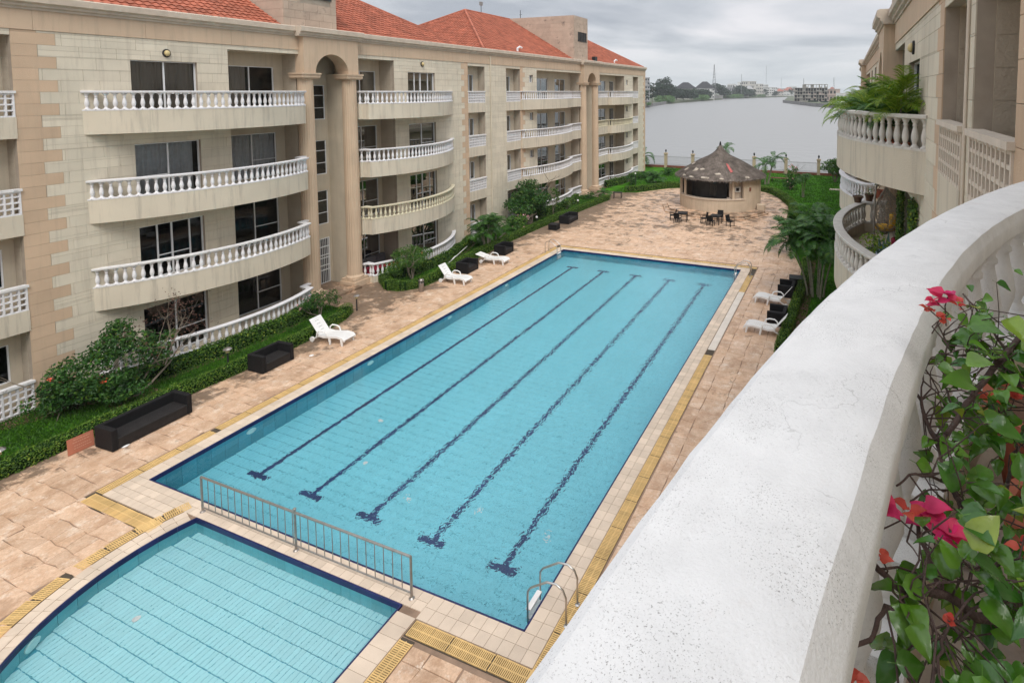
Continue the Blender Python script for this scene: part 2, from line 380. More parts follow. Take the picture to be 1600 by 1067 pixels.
class MB:
    """collects shapes; f maps its own coordinates to the world"""
    def __init__(s, f=None): s.v = []; s.f = []; s.map = f
    def add(s, vs, fs):
        b = len(s.v)
        if s.map: vs = [s.map(*v) for v in vs]
        s.v.extend(vs); s.f.extend([tuple(i + b for i in q) for q in fs]); return s
    def box(s, x0, x1, y0, y1, z0, z1):
        return s.add([(x0, y0, z0), (x1, y0, z0), (x1, y1, z0), (x0, y1, z0), (x0, y0, z1), (x1, y0, z1), (x1, y1, z1), (x0, y1, z1)],
                     [(0, 3, 2, 1), (4, 5, 6, 7), (0, 1, 5, 4), (1, 2, 6, 5), (2, 3, 7, 6), (3, 0, 4, 7)])
    def cbox(s, x0, x1, y0, y1, z0, z1, c):
        """box with its upper and vertical edges chamfered"""
        def ring(z, i): return [(x0 + i + c, y0 + i, z), (x1 - i - c, y0 + i, z), (x1 - i, y0 + i + c, z), (x1 - i, y1 - i - c, z),
                                (x1 - i - c, y1 - i, z), (x0 + i + c, y1 - i, z), (x0 + i, y1 - i - c, z), (x0 + i, y0 + i + c, z)]
        return s.loft([ring(z0, 0), ring(z1 - c, 0), ring(z1, c)])
    def loft(s, rings, cap=True, closed=True):
        n = len(rings[0]); vs = [p for r in rings for p in r]; fs = []
        for k in range(len(rings) - 1):
            for i in range(n if closed else n - 1):
                j = (i + 1) % n
                fs.append((k * n + i, k * n + j, (k + 1) * n + j, (k + 1) * n + i))
        if cap:
            fs.append(tuple(range(n))[::-1]); fs.append(tuple(range((len(rings) - 1) * n, len(rings) * n)))
        return s.add(vs, fs)
    def tube(s, pts, r, seg=8, cap=True):
        pts = [Vector(p) for p in pts]; rings = []
        up = None
        for i, p in enumerate(pts):
            a = pts[max(i - 1, 0)]; b = pts[min(i + 1, len(pts) - 1)]
            t = (b - a).normalized() if (b - a).length > 1e-9 else Vector((0, 0, 1))
            if up is None: up = t.orthogonal().normalized()
            u = (up - t * up.dot(t)); u = u.normalized() if u.length > 1e-6 else t.orthogonal().normalized()
            up = u; w = t.cross(u)
            rr = r[i] if isinstance(r, (list, tuple)) else r
            rings.append([tuple(p + (u * math.cos(2 * math.pi * k / seg) + w * math.sin(2 * math.pi * k / seg)) * rr) for k in range(seg)])
        return s.loft(rings, cap)
    def lathe(s, prof, seg=12, c=(0, 0, 0)):
        return s.loft([[(c[0] + r * math.cos(2 * math.pi * k / seg), c[1] + r * math.sin(2 * math.pi * k / seg), c[2] + z) for k in range(seg)] for r, z in prof])
    def sweep(s, path, prof, closed_prof=True):
        """prof = list of (side offset, z) carried along a 2D path; side is to the right of travel"""
        rings = []
        n = len(path)
        for i, p in enumerate(path):
            a = path[max(i - 1, 0)]; b = path[min(i + 1, n - 1)]
            dx_, dy_ = b[0] - a[0], b[1] - a[1]; l = math.hypot(dx_, dy_) or 1
            nx, ny = dy_ / l, -dx_ / l
            k = 1.0
            if 0 < i < n - 1:
                d1 = (p[0] - a[0], p[1] - a[1]); l1 = math.hypot(*d1) or 1
                cs = abs((d1[0] * dx_ + d1[1] * dy_) / (l1 * l)); k = 1 / max(cs, .6)
            rings.append([(p[0] + nx * o * k, p[1] + ny * o * k, z) for o, z in prof])
        return s.loft(rings, True, closed_prof)
    def build(s, name, m, parent=None, smooth=False, kind=None, auto=None):
        o = origin(parent)
        V = [(x - o[0], y - o[1], z - o[2]) for x, y, z in s.v]
        me = newmesh(name, V, s.f, m, smooth)
        if auto is not None:
            try: me.shade_auto = True
            except Exception: pass
            me.polygons.foreach_set('use_smooth', [True] * len(me.polygons))
            ang = math.cos(R(auto))
            import bmesh
            bm = bmesh.new(); bm.from_mesh(me)
            for e_ in bm.edges:
                if len(e_.link_faces) == 2 and e_.link_faces[0].normal.dot(e_.link_faces[1].normal) < ang: e_.smooth = False
            bm.to_mesh(me); bm.free()
        return link(name, me, parent, kind=kind)

UNIT = {}
def unitbox(m):
    if m.name not in UNIT:
        b = MB(); b.box(-.5, .5, -.5, .5, -.5, .5)
        UNIT[m.name] = newmesh('unit_block', b.v, b.f, m)
    return UNIT[m.name]
EYEV = Vector((0, 0, EYE))
BOXF = np.array([(0, 3, 2, 1), (4, 5, 6, 7), (0, 1, 5, 4), (1, 2, 6, 5), (2, 3, 7, 6), (3, 0, 4, 7)])
BOXV = np.array([(-.5, -.5, -.5), (.5, -.5, -.5), (.5, .5, -.5), (-.5, .5, -.5), (-.5, -.5, .5), (.5, -.5, .5), (.5, .5, .5), (-.5, .5, .5)])
def box_pieces(name, parent, items, cap=300, rest=None):
    """items: (cx,cy,cz,sx,sy,sz,material[,rotz]); the cap that show largest become parts of their own, the rest one part"""
    o = origin(parent)
    def size(it):
        c = Vector(it[:3]); d = (c - EYEV)
        dd = max(d.length, .5)
        p = sorted(it[3:6])
        vd = -d.x * .36 + d.y * .93
        return (p[2] * p[1]) / dd ** 2 * (1 if vd > 0 else .01)
    items = sorted(items, key=size, reverse=True)
    for it in items[:cap]:
        x, y, z, sx, sy, sz, m = it[:7]
        q = bpy.data.objects.new(name, unitbox(m)); COL.objects.link(q); q.parent = parent
        q.location = (x - o[0], y - o[1], z - o[2]); q.scale = (sx, sy, sz)
        if len(it) > 7: q.rotation_euler = (0, 0, it[7])
    left = items[cap:]
    mats = {}
    for it in left: mats.setdefault(it[6].name, []).append(it)
    if left:
        V = []; F = []; MI = []; ml = list(mats)
        k = 0
        for mi, mn in enumerate(ml):
            for it in mats[mn]:
                v = BOXV * np.array(it[3:6])
                if len(it) > 7:
                    c_, s_ = math.cos(it[7]), math.sin(it[7]); v = np.stack([v[:, 0] * c_ - v[:, 1] * s_, v[:, 0] * s_ + v[:, 1] * c_, v[:, 2]], 1)
                V.append(v + np.array(it[:3]) - np.array(o)); F.append(BOXF + k); k += 8; MI += [mi] * 6
        me = newmesh(rest or name + 's', np.concatenate(V), np.concatenate(F), None)
        for mn in ml: me.materials.append(bpy.data.materials[mn])
        me.polygons.foreach_set('material_index', MI); me.update()
        link(rest or name + 's', me, parent, kind='stuff')

def copy_tree(o, parent=None):
    c = o.copy(); COL.objects.link(c)
    if parent: c.parent = parent
    for ch in list(o.children): copy_tree(ch, c)
    return c
def place(proto, used, loc, rz=0, label=None, group=None, scale=None):
    o = copy_tree(proto) if used else proto
    o.location = loc; o.rotation_euler = (0, 0, rz)
    if scale: o.scale = (scale,) * 3
    if label: o['label'] = label
    if group: o['group'] = group
    return o

# leaf clouds --------------------------------------------------------------
def leaf_quads(P, Nn, size, rs, jitter=.6, aspect=.6, bend=True):
    """P (n,3) centres, Nn (n,3) preferred normals -> verts, faces of folded leaves"""
    n = len(P)
    nr = Nn + rs.normal(0, jitter, (n, 3)); nr /= np.linalg.norm(nr, axis=1)[:, None] + 1e-9
    t = rs.normal(0, 1, (n, 3)); t -= nr * (t * nr).sum(1)[:, None]; t /= np.linalg.norm(t, axis=1)[:, None] + 1e-9
    b = np.cross(nr, t)
    s = size * rs.uniform(.6, 1.35, n)[:, None] if np.isscalar(size) else size[:, None]
    v0 = P - t * s * .5; v2 = P + t * s * .5 - nr * s * .12; v1 = P + b * s * aspect * .5 + nr * s * .1; v3 = P - b * s * aspect * .5 + nr * s * .1
    V = np.stack([v0, v1, v2, v3], 1).reshape(-1, 3)
    F = np.arange(4 * n).reshape(n, 4)
    return V, F
def leaves(name, P, Nn, size, m, parent=None, seed=1, jitter=.6, aspect=.6, kind='stuff'):
    rs = np.random.RandomState(seed)
    V, F = leaf_quads(np.asarray(P, float), np.asarray(Nn, float), size, rs, jitter, aspect)
    V = V - np.array(origin(parent))
    return link(name, newmesh(name, V, F, m), parent, kind=kind)
def blob_points(blobs, dens, rs):
    """points on and a little inside lumpy ellipsoids (cx,cy,cz,rx,ry,rz)"""
    P = []; Nn = []
    for cx, cy, cz, rx, ry, rz in blobs:
        n = max(8, int(dens * (rx * ry + ry * rz + rx * rz)))
        d = rs.normal(0, 1, (n, 3)); d /= np.linalg.norm(d, axis=1)[:, None]
        k = rs.uniform(.55, 1.08, n) ** .6
        P.append(np.array([cx, cy, cz]) + d * np.array([rx, ry, rz]) * k[:, None]); Nn.append(d + np.array([0, 0, .35]))
    return np.concatenate(P), np.concatenate(Nn)
# ================================================================ ground, pools, deck
def sheet(name, outer, holes, z, m, kind='structure', parent=None, thick=None):
    polys = [[Vector((x, y, 0)) for x, y in outer]] + [[Vector((x, y, 0)) for x, y in h] for h in holes]
    tri = tessellate_polygon(polys)
    V = [(p.x, p.y, z) for q in polys for p in q]
    return link(name, newmesh(name, V, [tuple(t) for t in tri], m), parent, kind=kind)

KC, KR = (-11.8, 7.45), 4.13
def kid_outline(g=0.0, n=28):
    """wading pool outline grown by g: straight right and far sides, one long curve on the left"""
    r = KR + g; x1 = -8.80 + g; y1 = 8.85 + g
    a0 = math.acos((x1 - KC[0]) / r)              # lower end on the right side
    a1 = math.pi - math.asin(min(1, (y1 - KC[1]) / r))
    pts = [(x1, y1)]
    pts.append((KC[0] + r * math.cos(a1), y1))
    start = a1; end = 2 * math.pi - a0
    for k in range(1, n + 1):
        a = start + (end - start) * k / n
        pts.append((KC[0] + r * math.cos(a), KC[1] + r * math.sin(a)))
    return pts
PX0, PX1, PY0, PY1 = -18.52, -5.99, 9.28, 34.28
def rect(x0, y0, x1, y1): return [(x0, y0), (x1, y0), (x1, y1), (x0, y1)]

sheet('ground', rect(-90, -70, 60, 78.2), [rect(-19.0, 3.0, -5.5, 34.8)], -0.06, M['earth'])
water_far = MB(); water_far.add([(-3500, -300, -1.7), (3500, -300, -1.7), (3500, 5000, -1.7), (-3500, 5000, -1.7)], [(0, 1, 2, 3)])
water_far.build('lagoon_water', M['lagoon'], kind='structure')
bank = MB(); bank.box(-90, 60, 78.2, 78.6, -3, 0.05); bank.build('quay_wall', M['postst'], kind='structure')

# deck sheet under the paving stones
deck = sheet('pool_deck', [(-27.9, 20.2), (-24.9, 20.2), (-24.9, -6), (-1.5, -6), (-1.5, 66), (-24.9, 66), (-24.9, 24.4), (-27.9, 24.4)],
             [rect(PX0 - .02, PY0 - .02, PX1 + .02, PY1 + .02), kid_outline(0.02)], -0.004, M['deck'])

def clip_poly(poly, x0, y0, x1, y1):
    def cut(P, f, inter):
        out = []
        for i in range(len(P)):
            a, b = P[i - 1], P[i]
            fa, fb = f(a), f(b)
            if fb >= 0:
                if fa < 0: out.append(inter(a, b, fa, fb))
                out.append(b)
            elif fa >= 0: out.append(inter(a, b, fa, fb))
        return out
    it = lambda a, b, fa, fb: (a[0] + (b[0] - a[0]) * fa / (fa - fb), a[1] + (b[1] - a[1]) * fa / (fa - fb))
    for f in (lambda p: p[0] - x0, lambda p: x1 - p[0], lambda p: p[1] - y0, lambda p: y1 - p[1]):
        poly = cut(poly, f, it)
        if len(poly) < 3: return []
    return poly
def area(P): return abs(sum(P[i - 1][0] * P[i][1] - P[i][0] * P[i - 1][1] for i in range(len(P)))) / 2
def shrink(P, d):
    cx = sum(p[0] for p in P) / len(P); cy = sum(p[1] for p in P) / len(P)
    out = []
    for x, y in P:
        l = math.hypot(x - cx, y - cy) or 1
        out.append((x + (cx - x) / l * d * 1.3, y + (cy - y) / l * d * 1.3))
    return out
def paving(x0, y0, x1, y1, alongx=True, seed=1, h0=.36, h1=.60, l0=.5, l1=1.05, joint=.007):
    """ashlar-like pattern of large irregular stones with a cracked stone here and there"""
    rr = random.Random(seed); out = []
    u0, u1, v0, v1 = (x0, x1, y0, y1) if alongx else (y0, y1, x0, x1)
    v = v0 - .3; rows = [v]
    while v < v1 + .3: v += rr.uniform(h0, h1); rows.append(v)
    def wob(u, k): return .012 * math.sin(u * 1.9 + k * 2.1) + .022 * math.sin(u * 9.3 + k * 3.7)
    for k in range(len(rows) - 1):
        u = u0 - rr.uniform(.2, .9); sk = rr.uniform(-.05, .05)
        while u < u1 + .2:
            w = rr.uniform(l0, l1); sk2 = rr.uniform(-.06, .06)
            a, b = rows[k], rows[k + 1]
            q = [(u - sk, a + wob(u - sk, k)), (u + w * .5, a + wob(u + w * .5, k)), (u + w - sk2, a + wob(u + w - sk2, k)),
                 (u + w + sk2, b + wob(u + w + sk2, k + 1)), (u + w * .5, b + wob(u + w * .5, k + 1)), (u + sk, b + wob(u + sk, k + 1))]
            parts = [q]
            if rr.random() < .28:      # a stone cut by a diagonal joint
                parts = [[q[0], q[1], q[4], q[5]], [q[1], q[2], q[3], q[4]]] if rr.random() < .4 else [[q[0], q[1], q[2], q[3]], [q[0], q[3], q[4], q[5]]]
            for p in parts:
                if not alongx: p = [(b_, a_) for a_, b_ in p][::-1]
                p = clip_poly(p, x0, y0, x1, y1)
                if p and area(p) > .03: out.append(shrink(p, joint))
            u += w; sk = sk2
    return out
stones = []
stones += paving(-24.8, -5, -19.42, 35.3, True, 3)
stones += paving(-19.42, -5, -8.9, 8.22, True, 4)
stones += paving(-7.93, -5, -1.6, 8.22, False, 5, .6, .85, .7, 1.1)
stones += paving(-5.05, 8.22, -1.6, 35.3, False, 6, .55, .8, .6, 1.0)
stones += paving(-24.8, 35.3, -1.6, 65.5, True, 7, .6, .9, .7, 1.3)
stones += paving(-27.8, 20.4, -24.8, 24.2, True, 8)
def keep(p):
    cx = sum(q[0] for q in p) / len(p); cy = sum(q[1] for q in p) / len(p)
    if any(math.hypot(q[0] - KC[0], q[1] - KC[1]) < KR + .2 and q[0] < -8.8 for q in p): return False
    if -8.85 < cx < -7.9 and cy < 8.3: return False
    if cy < 8.3 and -16 < cx < -8.6 and math.hypot(cx - KC[0], cy - KC[1]) < KR + .35: return False
    return True
stones = [p for p in stones if keep(p)]
def spts(p, z0=-.03, z1=.012, c=.012):
    n = len(p); cx = sum(q[0] for q in p) / n; cy = sum(q[1] for q in p) / n
    up = [(x + (cx - x) * .02, y + (cy - y) * .03, z1) for x, y in p]
    lo = [(x, y, z0) for x, y in p]
    mi = [(x, y, z1 - c) for x, y in p]
    V = lo + mi + up
    F = []
    for k in range(2):
        for i in range(n): F.append((k * n + i, k * n + (i + 1) % n, (k + 1) * n + (i + 1) % n, (k + 1) * n + i))
    F.append(tuple(range(2 * n, 3 * n)))
    return V, F
def px_size(x, y, z=0):
    d = Vector((x, y, z)) - EYEV
    f = -d.x * .36 + d.y * .93
    return 1 / d.length ** 2 if f > 2 else 0
stones.sort(key=lambda p: -area(p) * px_size(*p[0]) * (1 if p[0][0] < -3.2 - 0 and not (p[0][1] < 8.3 and p[0][0] > -6.2) else .02))
for p in stones[:300]:
    V, F = spts(p)
    link('paving_stone', newmesh('paving_stone', V, F, M['stone']), deck)
V = []; F = []
for p in stones[300:]:
    v, f = spts(p, -.01)
    F += [tuple(i + len(V) for i in q) for q in f]; V += v
link('paving_stones', newmesh('paving_stones', V, F, M['stone']), deck, kind='stuff')

# ---- the two pools
def pool(name, outline, depth, label, floor_m, wall_m, tile_w, tile_h, bounds, cat='pool', wz=-.1):
    o = root(name, (outline[0][0], outline[0][1], 0), label, cat)
    # shell
    n = len(outline); b = MB()
    b.add([(x, y, -.002) for x, y in outline] + [(x, y, -depth) for x, y in outline], [(i, (i + 1) % n, n + (i + 1) % n, n + i) for i in range(n)])
    b.build('pool_shell', M['poolgrout'], o)
    tri = tessellate_polygon([[Vector((x, y, 0)) for x, y in outline]])
    link('pool_floor', newmesh('pool_floor', [(x - outline[0][0], y - outline[0][1], -depth) for x, y in outline], [tuple(t) for t in tri], M['poolgrout']), o)
    tiles = []; trims = []
    cx = sum(p[0] for p in outline) / n; cy = sum(p[1] for p in outline) / n
    for i in range(n):
        a, c = outline[i], outline[(i + 1) % n]
        l = math.hypot(c[0] - a[0], c[1] - a[1]); k = max(1, round(l / tile_w)); ang = math.atan2(c[1] - a[1], c[0] - a[0])
        # inward normal
        nx, ny = -(c[1] - a[1]) / l, (c[0] - a[0]) / l
        mx_, my_ = (a[0] + c[0]) / 2, (a[1] + c[1]) / 2
        if (cx - mx_) * nx + (cy - my_) * ny < 0: nx, ny = -nx, -ny
        for j in range(k):
            t = (j + .5) / k; x = a[0] + (c[0] - a[0]) * t; y = a[1] + (c[1] - a[1]) * t
            z = -.115
            while z > -depth + .02:
                h = min(tile_h, depth + z)
                tiles.append((x + nx * .006, y + ny * .006, z - h / 2, l / k - .012, .014, h - .012, wall_m, ang)); z -= h
        k2 = max(1, round(l / .3))
        for j in range(k2):
            t = (j + .5) / k2; x = a[0] + (c[0] - a[0]) * t; y = a[1] + (c[1] - a[1]) * t
            trims.append((x + nx * .016, y + ny * .016, -.046, l / k2 - .006, .036, .130, M['navy'], ang))
    box_pieces('wall_tile', o, tiles, 300)
    box_pieces('trim_tile', o, trims, 300)
    x0, y0, x1, y1, inside = bounds
    fl = []; tx, ty = .126, .335
    ny_ = int((y1 - y0) / ty) + 1; nx_ = int((x1 - x0) / tx) + 1
    for i in range(nx_):
        for j in range(ny_):
            xa, ya = x0 + i * tx, y0 + j * ty
            if xa + tx > x1 + .08 or ya + ty > y1 + .3 or not inside(xa + tx / 2, ya + ty / 2): continue
            fl.append((xa + tx / 2, ya + ty / 2, -depth + .005, tx - .012, ty - .018, .012, floor_m))
    box_pieces('floor_tile', o, fl, 300)
    return o
big = pool('swimming_pool', rect(PX0, PY0, PX1, PY1), 1.40, 'large rectangular swimming pool with five dark lane lines on its floor',
           M['poolfloor'], M['teal'], .42, .62, (PX0 + .02, PY0 + .02, PX1, PY1, lambda x, y: True))
for x in (-16.83, -14.58, -12.32, -10.11, -7.88):
    b = MB(); b.box(x - .075, x + .075, 11.15, 32.5, -1.395, -1.378); b.box(x - .40, x - .076, 11.15, 11.34, -1.395, -1.378); b.box(x + .076, x + .40, 11.15, 11.34, -1.395, -1.378)
    b.box(x - .40, x - .076, 32.3, 32.5, -1.395, -1.378); b.box(x + .076, x + .40, 32.3, 32.5, -1.395, -1.378)
    b.build('lane_line', M['lane'], big)
b = MB(); b.add([(PX0 + .001, PY0 + .001, -.1), (PX1 - .001, PY0 + .001, -.1), (PX1 - .001, PY1 - .001, -.1), (PX0 + .001, PY1 - .001, -.1)], [(0, 1, 2, 3)])
b.build('pool_water', M['poolwater'], kind='structure')
M['lampring'] = mat('pale_lamp_ring', (.55, .80, .80), var=.05, bump=0, rough=.3)
def ring_light(parent, c, ax, r=.16):
    rot = Matrix.Rotation(R(90), 4, 'Y') if ax == 'x' else Matrix.Rotation(R(-90), 4, 'X')
    b = MB(); b.lathe([(r, 0), (r, .03), (r * .75, .035), (r * .72, .02), (.02, .02)], 20)
    b.v = [tuple(rot @ Vector(v) + Vector(c)) for v in b.v]
    b.build('underwater_light', M['lampring'], parent)
for y in (12.2, 17.2, 22.2, 27.2): ring_light(big, (PX0 + .02, y, -.42), 'x')
kid_in = lambda x, y: x < -8.84 and math.hypot(x - KC[0], y - KC[1]) < KR - .02 if x < KC[0] or y < KC[1] else x < -8.84
kid = pool('wading_pool', kid_outline(), .62, 'shallow wading pool with one curved side in front of the big pool', M['kidfloor'], M['tealpale'], .30, .51,
           (-16.0, 3.3, -8.82, 8.80, kid_in))
tri = tessellate_polygon([[Vector((x, y, 0)) for x, y in kid_outline(-.001)]])
link('wading_pool_water', newmesh('wading_pool_water', [(x, y, -.1) for x, y in kid_outline(-.001)], [tuple(t) for t in tri], M['kidwater']), kind='structure')
b = MB(); b.lathe([(.17, 0), (.17, .03), (.12, .035), (.02, .03)], 18)
for v in range(1): pass
a_ = R(207); rm = Matrix.Rotation(a_ , 4, 'Z') @ Matrix.Rotation(R(-90), 4, 'Y')
b.v = [tuple(rm @ Vector(v) + Vector((KC[0] + (KR - .03) * math.cos(a_), KC[1] + (KR - .03) * math.sin(a_), -.33))) for v in b.v]
b.build('underwater_light', M['lampring'], kid)
for x, y, o_, z in ((-14.3, 6.8, kid, -.6), (-11.6, 5.9, kid, -.6), (-15.5, 14.8, big, -1.38), (-14.2, 12.9, big, -1.38), (-9.6, 12.6, big, -1.38), (-11.8, 12.2, big, -1.38), (-7.3, 12.5, big, -1.38)):
    b = MB(); b.lathe([(.075, 0), (.075, .012), (.03, .02)], 12, (x, y, z)); b.build('drain_cap', M['plastic'], o_)

# ---- coping, gutter and grates
cop = []; gr = []
def strip_x(x0, x1, y0, y1, rows, step, m, out, z=.016, h=.06):
    n = max(1, round((x1 - x0) / step)); w = (y1 - y0) / rows
    for i in range(n):
        for r_ in range(rows):
            s = (x1 - x0) / n
            out.append((x0 + s * (i + .5), y0 + w * (r_ + .5), z - h / 2, s - .008, w - .008, h, m))
def strip_y(x0, x1, y0, y1, rows, step, m, out, z=.016, h=.06):
    n = max(1, round((y1 - y0) / step)); w = (x1 - x0) / rows
    for i in range(n):
        for r_ in range(rows):
            s = (y1 - y0) / n
            out.append((x0 + w * (r_ + .5), y0 + s * (i + .5), z - h / 2, w - .008, s - .008, h, m))
CM = M['coping']
strip_x(PX0 - .5, -8.3, 8.86, 9.278, 2, .30, CM, cop)
strip_x(-8.3, -5.45, 8.70, 9.278, 2, .30, CM, cop)
strip_x(PX0 - .5, -16.6, 8.45, 8.858, 2, .25, CM, cop)
strip_y(PX0 - .5, PX0 - .002, 9.28, 34.28, 2, .30, CM, cop)
strip_y(PX1 + .002, -5.45, 9.28, 34.28, 2, .30, CM, cop)
strip_x(PX0 - .5, -5.45, 34.282, 34.75, 2, .30, CM, cop)
strip_y(-8.798, -8.3, 4.6, 8.70, 1, .26, CM, cop)
a0 = math.pi - math.asin((8.80 - KC[1]) / (KR + .2)); a1 = R(315)
n = 44
for k in range(n):
    a = a0 + (a1 - a0) * (k + .5) / n
    for r_, w in ((KR + .12, .22), (KR + .36, .25)):
        cop.append((KC[0] + r_ * math.cos(a), KC[1] + r_ * math.sin(a), -.0125, w - .008, r_ * (a1 - a0) / n - .008, .06, CM, a))
cob = root('pool_coping', (PX0, PY0, 0), kind='structure')
box_pieces('coping_tile', cob, cop, 300)
grooves = MB()
grooves.box(-19.36, -19.03, 8.3, 35.1, -.05, .001); grooves.box(-19.36, -5.1, 34.76, 35.1, -.05, .0012); grooves.box(-5.43, -5.1, 8.3, 35.1, -.05, .0014)
grooves.box(-8.28, -5.1, 8.32, 8.69, -.05, .0016); grooves.box(-8.28, -7.95, 3.5, 8.3, -.05, .0018); grooves.box(-19.36, -16.4, 8.05, 8.44, -.05, .002)
grooves.build('gutter_channel', M['gutter'], cob)
# one slotted grate panel, shared by all
def grate_mesh(l=.98, w=.33, n=24):
    b = MB(); s = l / n
    for i in range(n): b.box(-l / 2 + s * i, -l / 2 + s * i + s * .62, -w / 2, w / 2, -.012, 0)
    b.box(-l / 2, l / 2, -.012, .012, -.016, -.002); b.box(-l / 2, l / 2, -w / 2, -w / 2 + .02, -.02, -.003); b.box(-l / 2, l / 2, w / 2 - .02, w / 2, -.02, -.003)
    return newmesh('drain_grate', b.v, b.f, M['grate'])
GM = grate_mesh(); GMS = grate_mesh(.55, .33, 13)
def grate(x, y, rz, me=GM, z=.022):
    q = link('drain_grate', me, cob, (x - PX0, y - PY0, z)); q.rotation_euler = (RND.uniform(-.006, .006), RND.uniform(-.006, .006), rz + RND.uniform(-.012, .012))
for k in range(26):
    grate(-19.19, 8.95 + k * 1.0 + (.14 if k > 2 else 0), R(90))
for k in range(14): grate(-18.6 + k * 1.0, 34.93, 0)
for k in range(14): grate(-5.27, 9.0 + k * 1.0, R(90))
for k in range(3): grate(-5.27, 30.9 + k * 1.0, R(90))
b = MB(); b.box(-5.42, -5.1, 23.0, 30.4, -.02, .017); b.build('gutter_cover', M['copingwhite'], cob)
for k in range(3): grate(-7.75 + k * 1.0, 8.51, 0)
grate(-5.27, 8.05 + .1, R(90), GMS)
for k in range(4): grate(-8.115, 7.75 - k * 1.02, R(90))
for k in range(3): grate(-18.75 + k * 1.0, 8.24, 0)
r_ = KR + .68
for k in range(22):
    a = a0 - .03 + (k + .5) * (.575 / r_) + (.05 if k > 3 else 0)
    grate(KC[0] + r_ * math.cos(a), KC[1] + r_ * math.sin(a), a + R(90), GMS)
kg = MB(); nseg = 40
pa = [(KC[0] + (KR + .68) * math.cos(a0 + (a1 - a0) * k / nseg), KC[1] + (KR + .68) * math.sin(a0 + (a1 - a0) * k / nseg)) for k in range(nseg + 1)]
kg.sweep(pa, [(-.17, -.03), (.17, -.03), (.17, .002), (-.17, .002)]); kg.build('curved_gutter_channel', M['gutter'], cob)
# covers set in the paving
b = MB(); b.box(-16.7, -15.0, 37.45, 38.25, .005, .022); b.build('manhole_cover', M['stone'], deck)
b = MB(); b.box(-16.74, -14.96, 37.41, 38.29, .005, .016); b.build('manhole_rim', M['gutter'], deck)
# ================================================================ the two apartment buildings
def subtract(iv, cuts):
    out = [iv]
    for a, b in cuts:
        nx_ = []
        for c, d in out:
            if b <= c or a >= d: nx_.append((c, d)); continue
            if a > c: nx_.append((c, a))
            if b < d: nx_.append((b, d))
        out = nx_
    return [q for q in out if q[1] - q[0] > .02]
def grid_wall(mb, u0, u1, z0, z1, openings, n0, n1):
    """solid wall as boxes round its openings (ua,ub,za,zb); depth n0..n1"""
    us = sorted({u0, u1, *[q for o in openings for q in o[:2] if u0 < q < u1]})
    for i in range(len(us) - 1):
        a, b = us[i], us[i + 1]
        cuts = [(o[2], o[3]) for o in openings if o[0] < b - 1e-4 and o[1] > a + 1e-4]
        for c, d in subtract((z0, z1), cuts): mb.box(a, b, n0, n1, c, d)
CH = .412
def block_list(u0, u1, z0, z1, openings, L, seed=0, zbase=0.0):
    """running-bond blocks clipped to the openings -> (ua,ub,za,zb)"""
    out = []
    k0 = int(math.floor((z0 - zbase) / CH))
    k = k0
    while zbase + k * CH < z1:
        a = max(z0, zbase + k * CH); b = min(z1, zbase + (k + 1) * CH)
        k += 1
        if b - a < .03: continue
        zs = sorted({a, b, *[q for o in openings for q in o[2:4] if a + .02 < q < b - .02]})
        for i in range(len(zs) - 1):
            c, d = zs[i], zs[i + 1]
            cuts = [(o[0], o[1]) for o in openings if o[2] < d - 1e-3 and o[3] > c + 1e-3]
            for p, q in subtract((u0, u1), cuts):
                off = (k % 2) * L * .5 + ((k * 7 + seed) % 3) * .08
                x = math.floor((p - off) / L) * L + off
                while x < q:
                    s, t = max(p, x), min(q, x + L)
                    if t - s > .03: out.append((s, t, c, d))
                    x += L
    return out

PROF = [(.052, 0), (.052, .05), (.040, .062), (.034, .085), (.042, .12), (.058, .19), (.060, .24), (.050, .32), (.036, .41), (.031, .45), (.041, .462), (.041, .482), (.033, .492), (.040, .53), (.052, .545), (.052, .60)]
def baluster_mesh(name, m, seg=10, prof=PROF, s=1.0):
    b = MB(); b.lathe([(r * s, z) for r, z in prof], seg)
    k = .062 * s; b.box(-k, k, -k, k, -.02, .035); b.box(-k * .95, k * .95, -k * .95, k * .95, .575, .612)
    return newmesh(name, b.v, b.f, m, True)
BAL = {k: baluster_mesh('baluster', M[k], 10, PROF, 1.22) for k in ('white', 'creamrail', 'stonerail')}
BALFAR = {k: baluster_mesh('baluster', M[k], 6, PROF[::2] + [PROF[-1]], 1.2) for k in ('white', 'creamrail')}

TK = [0.42, 3.77, 7.12, 10.47]

class Block:
    def __init__(s, x, sg, dy, dz, o): s.x, s.sg, s.dy, s.dz, s.o = x, sg, dy, dz, o
    def P(s, u, n, z): return (s.x + s.sg * n, u + s.dy, z + s.dz)       # u along the facade, n outwards
    def mb(s): return MB(s.P)
    def item(s, ua, ub, n0, n1, za, zb, m, g=.004):
        c = s.P((ua + ub) / 2, (n0 + n1) / 2, (za + zb) / 2)
        return (*c, abs(n1 - n0), ub - ua - 2 * g, zb - za - 2 * g, m)

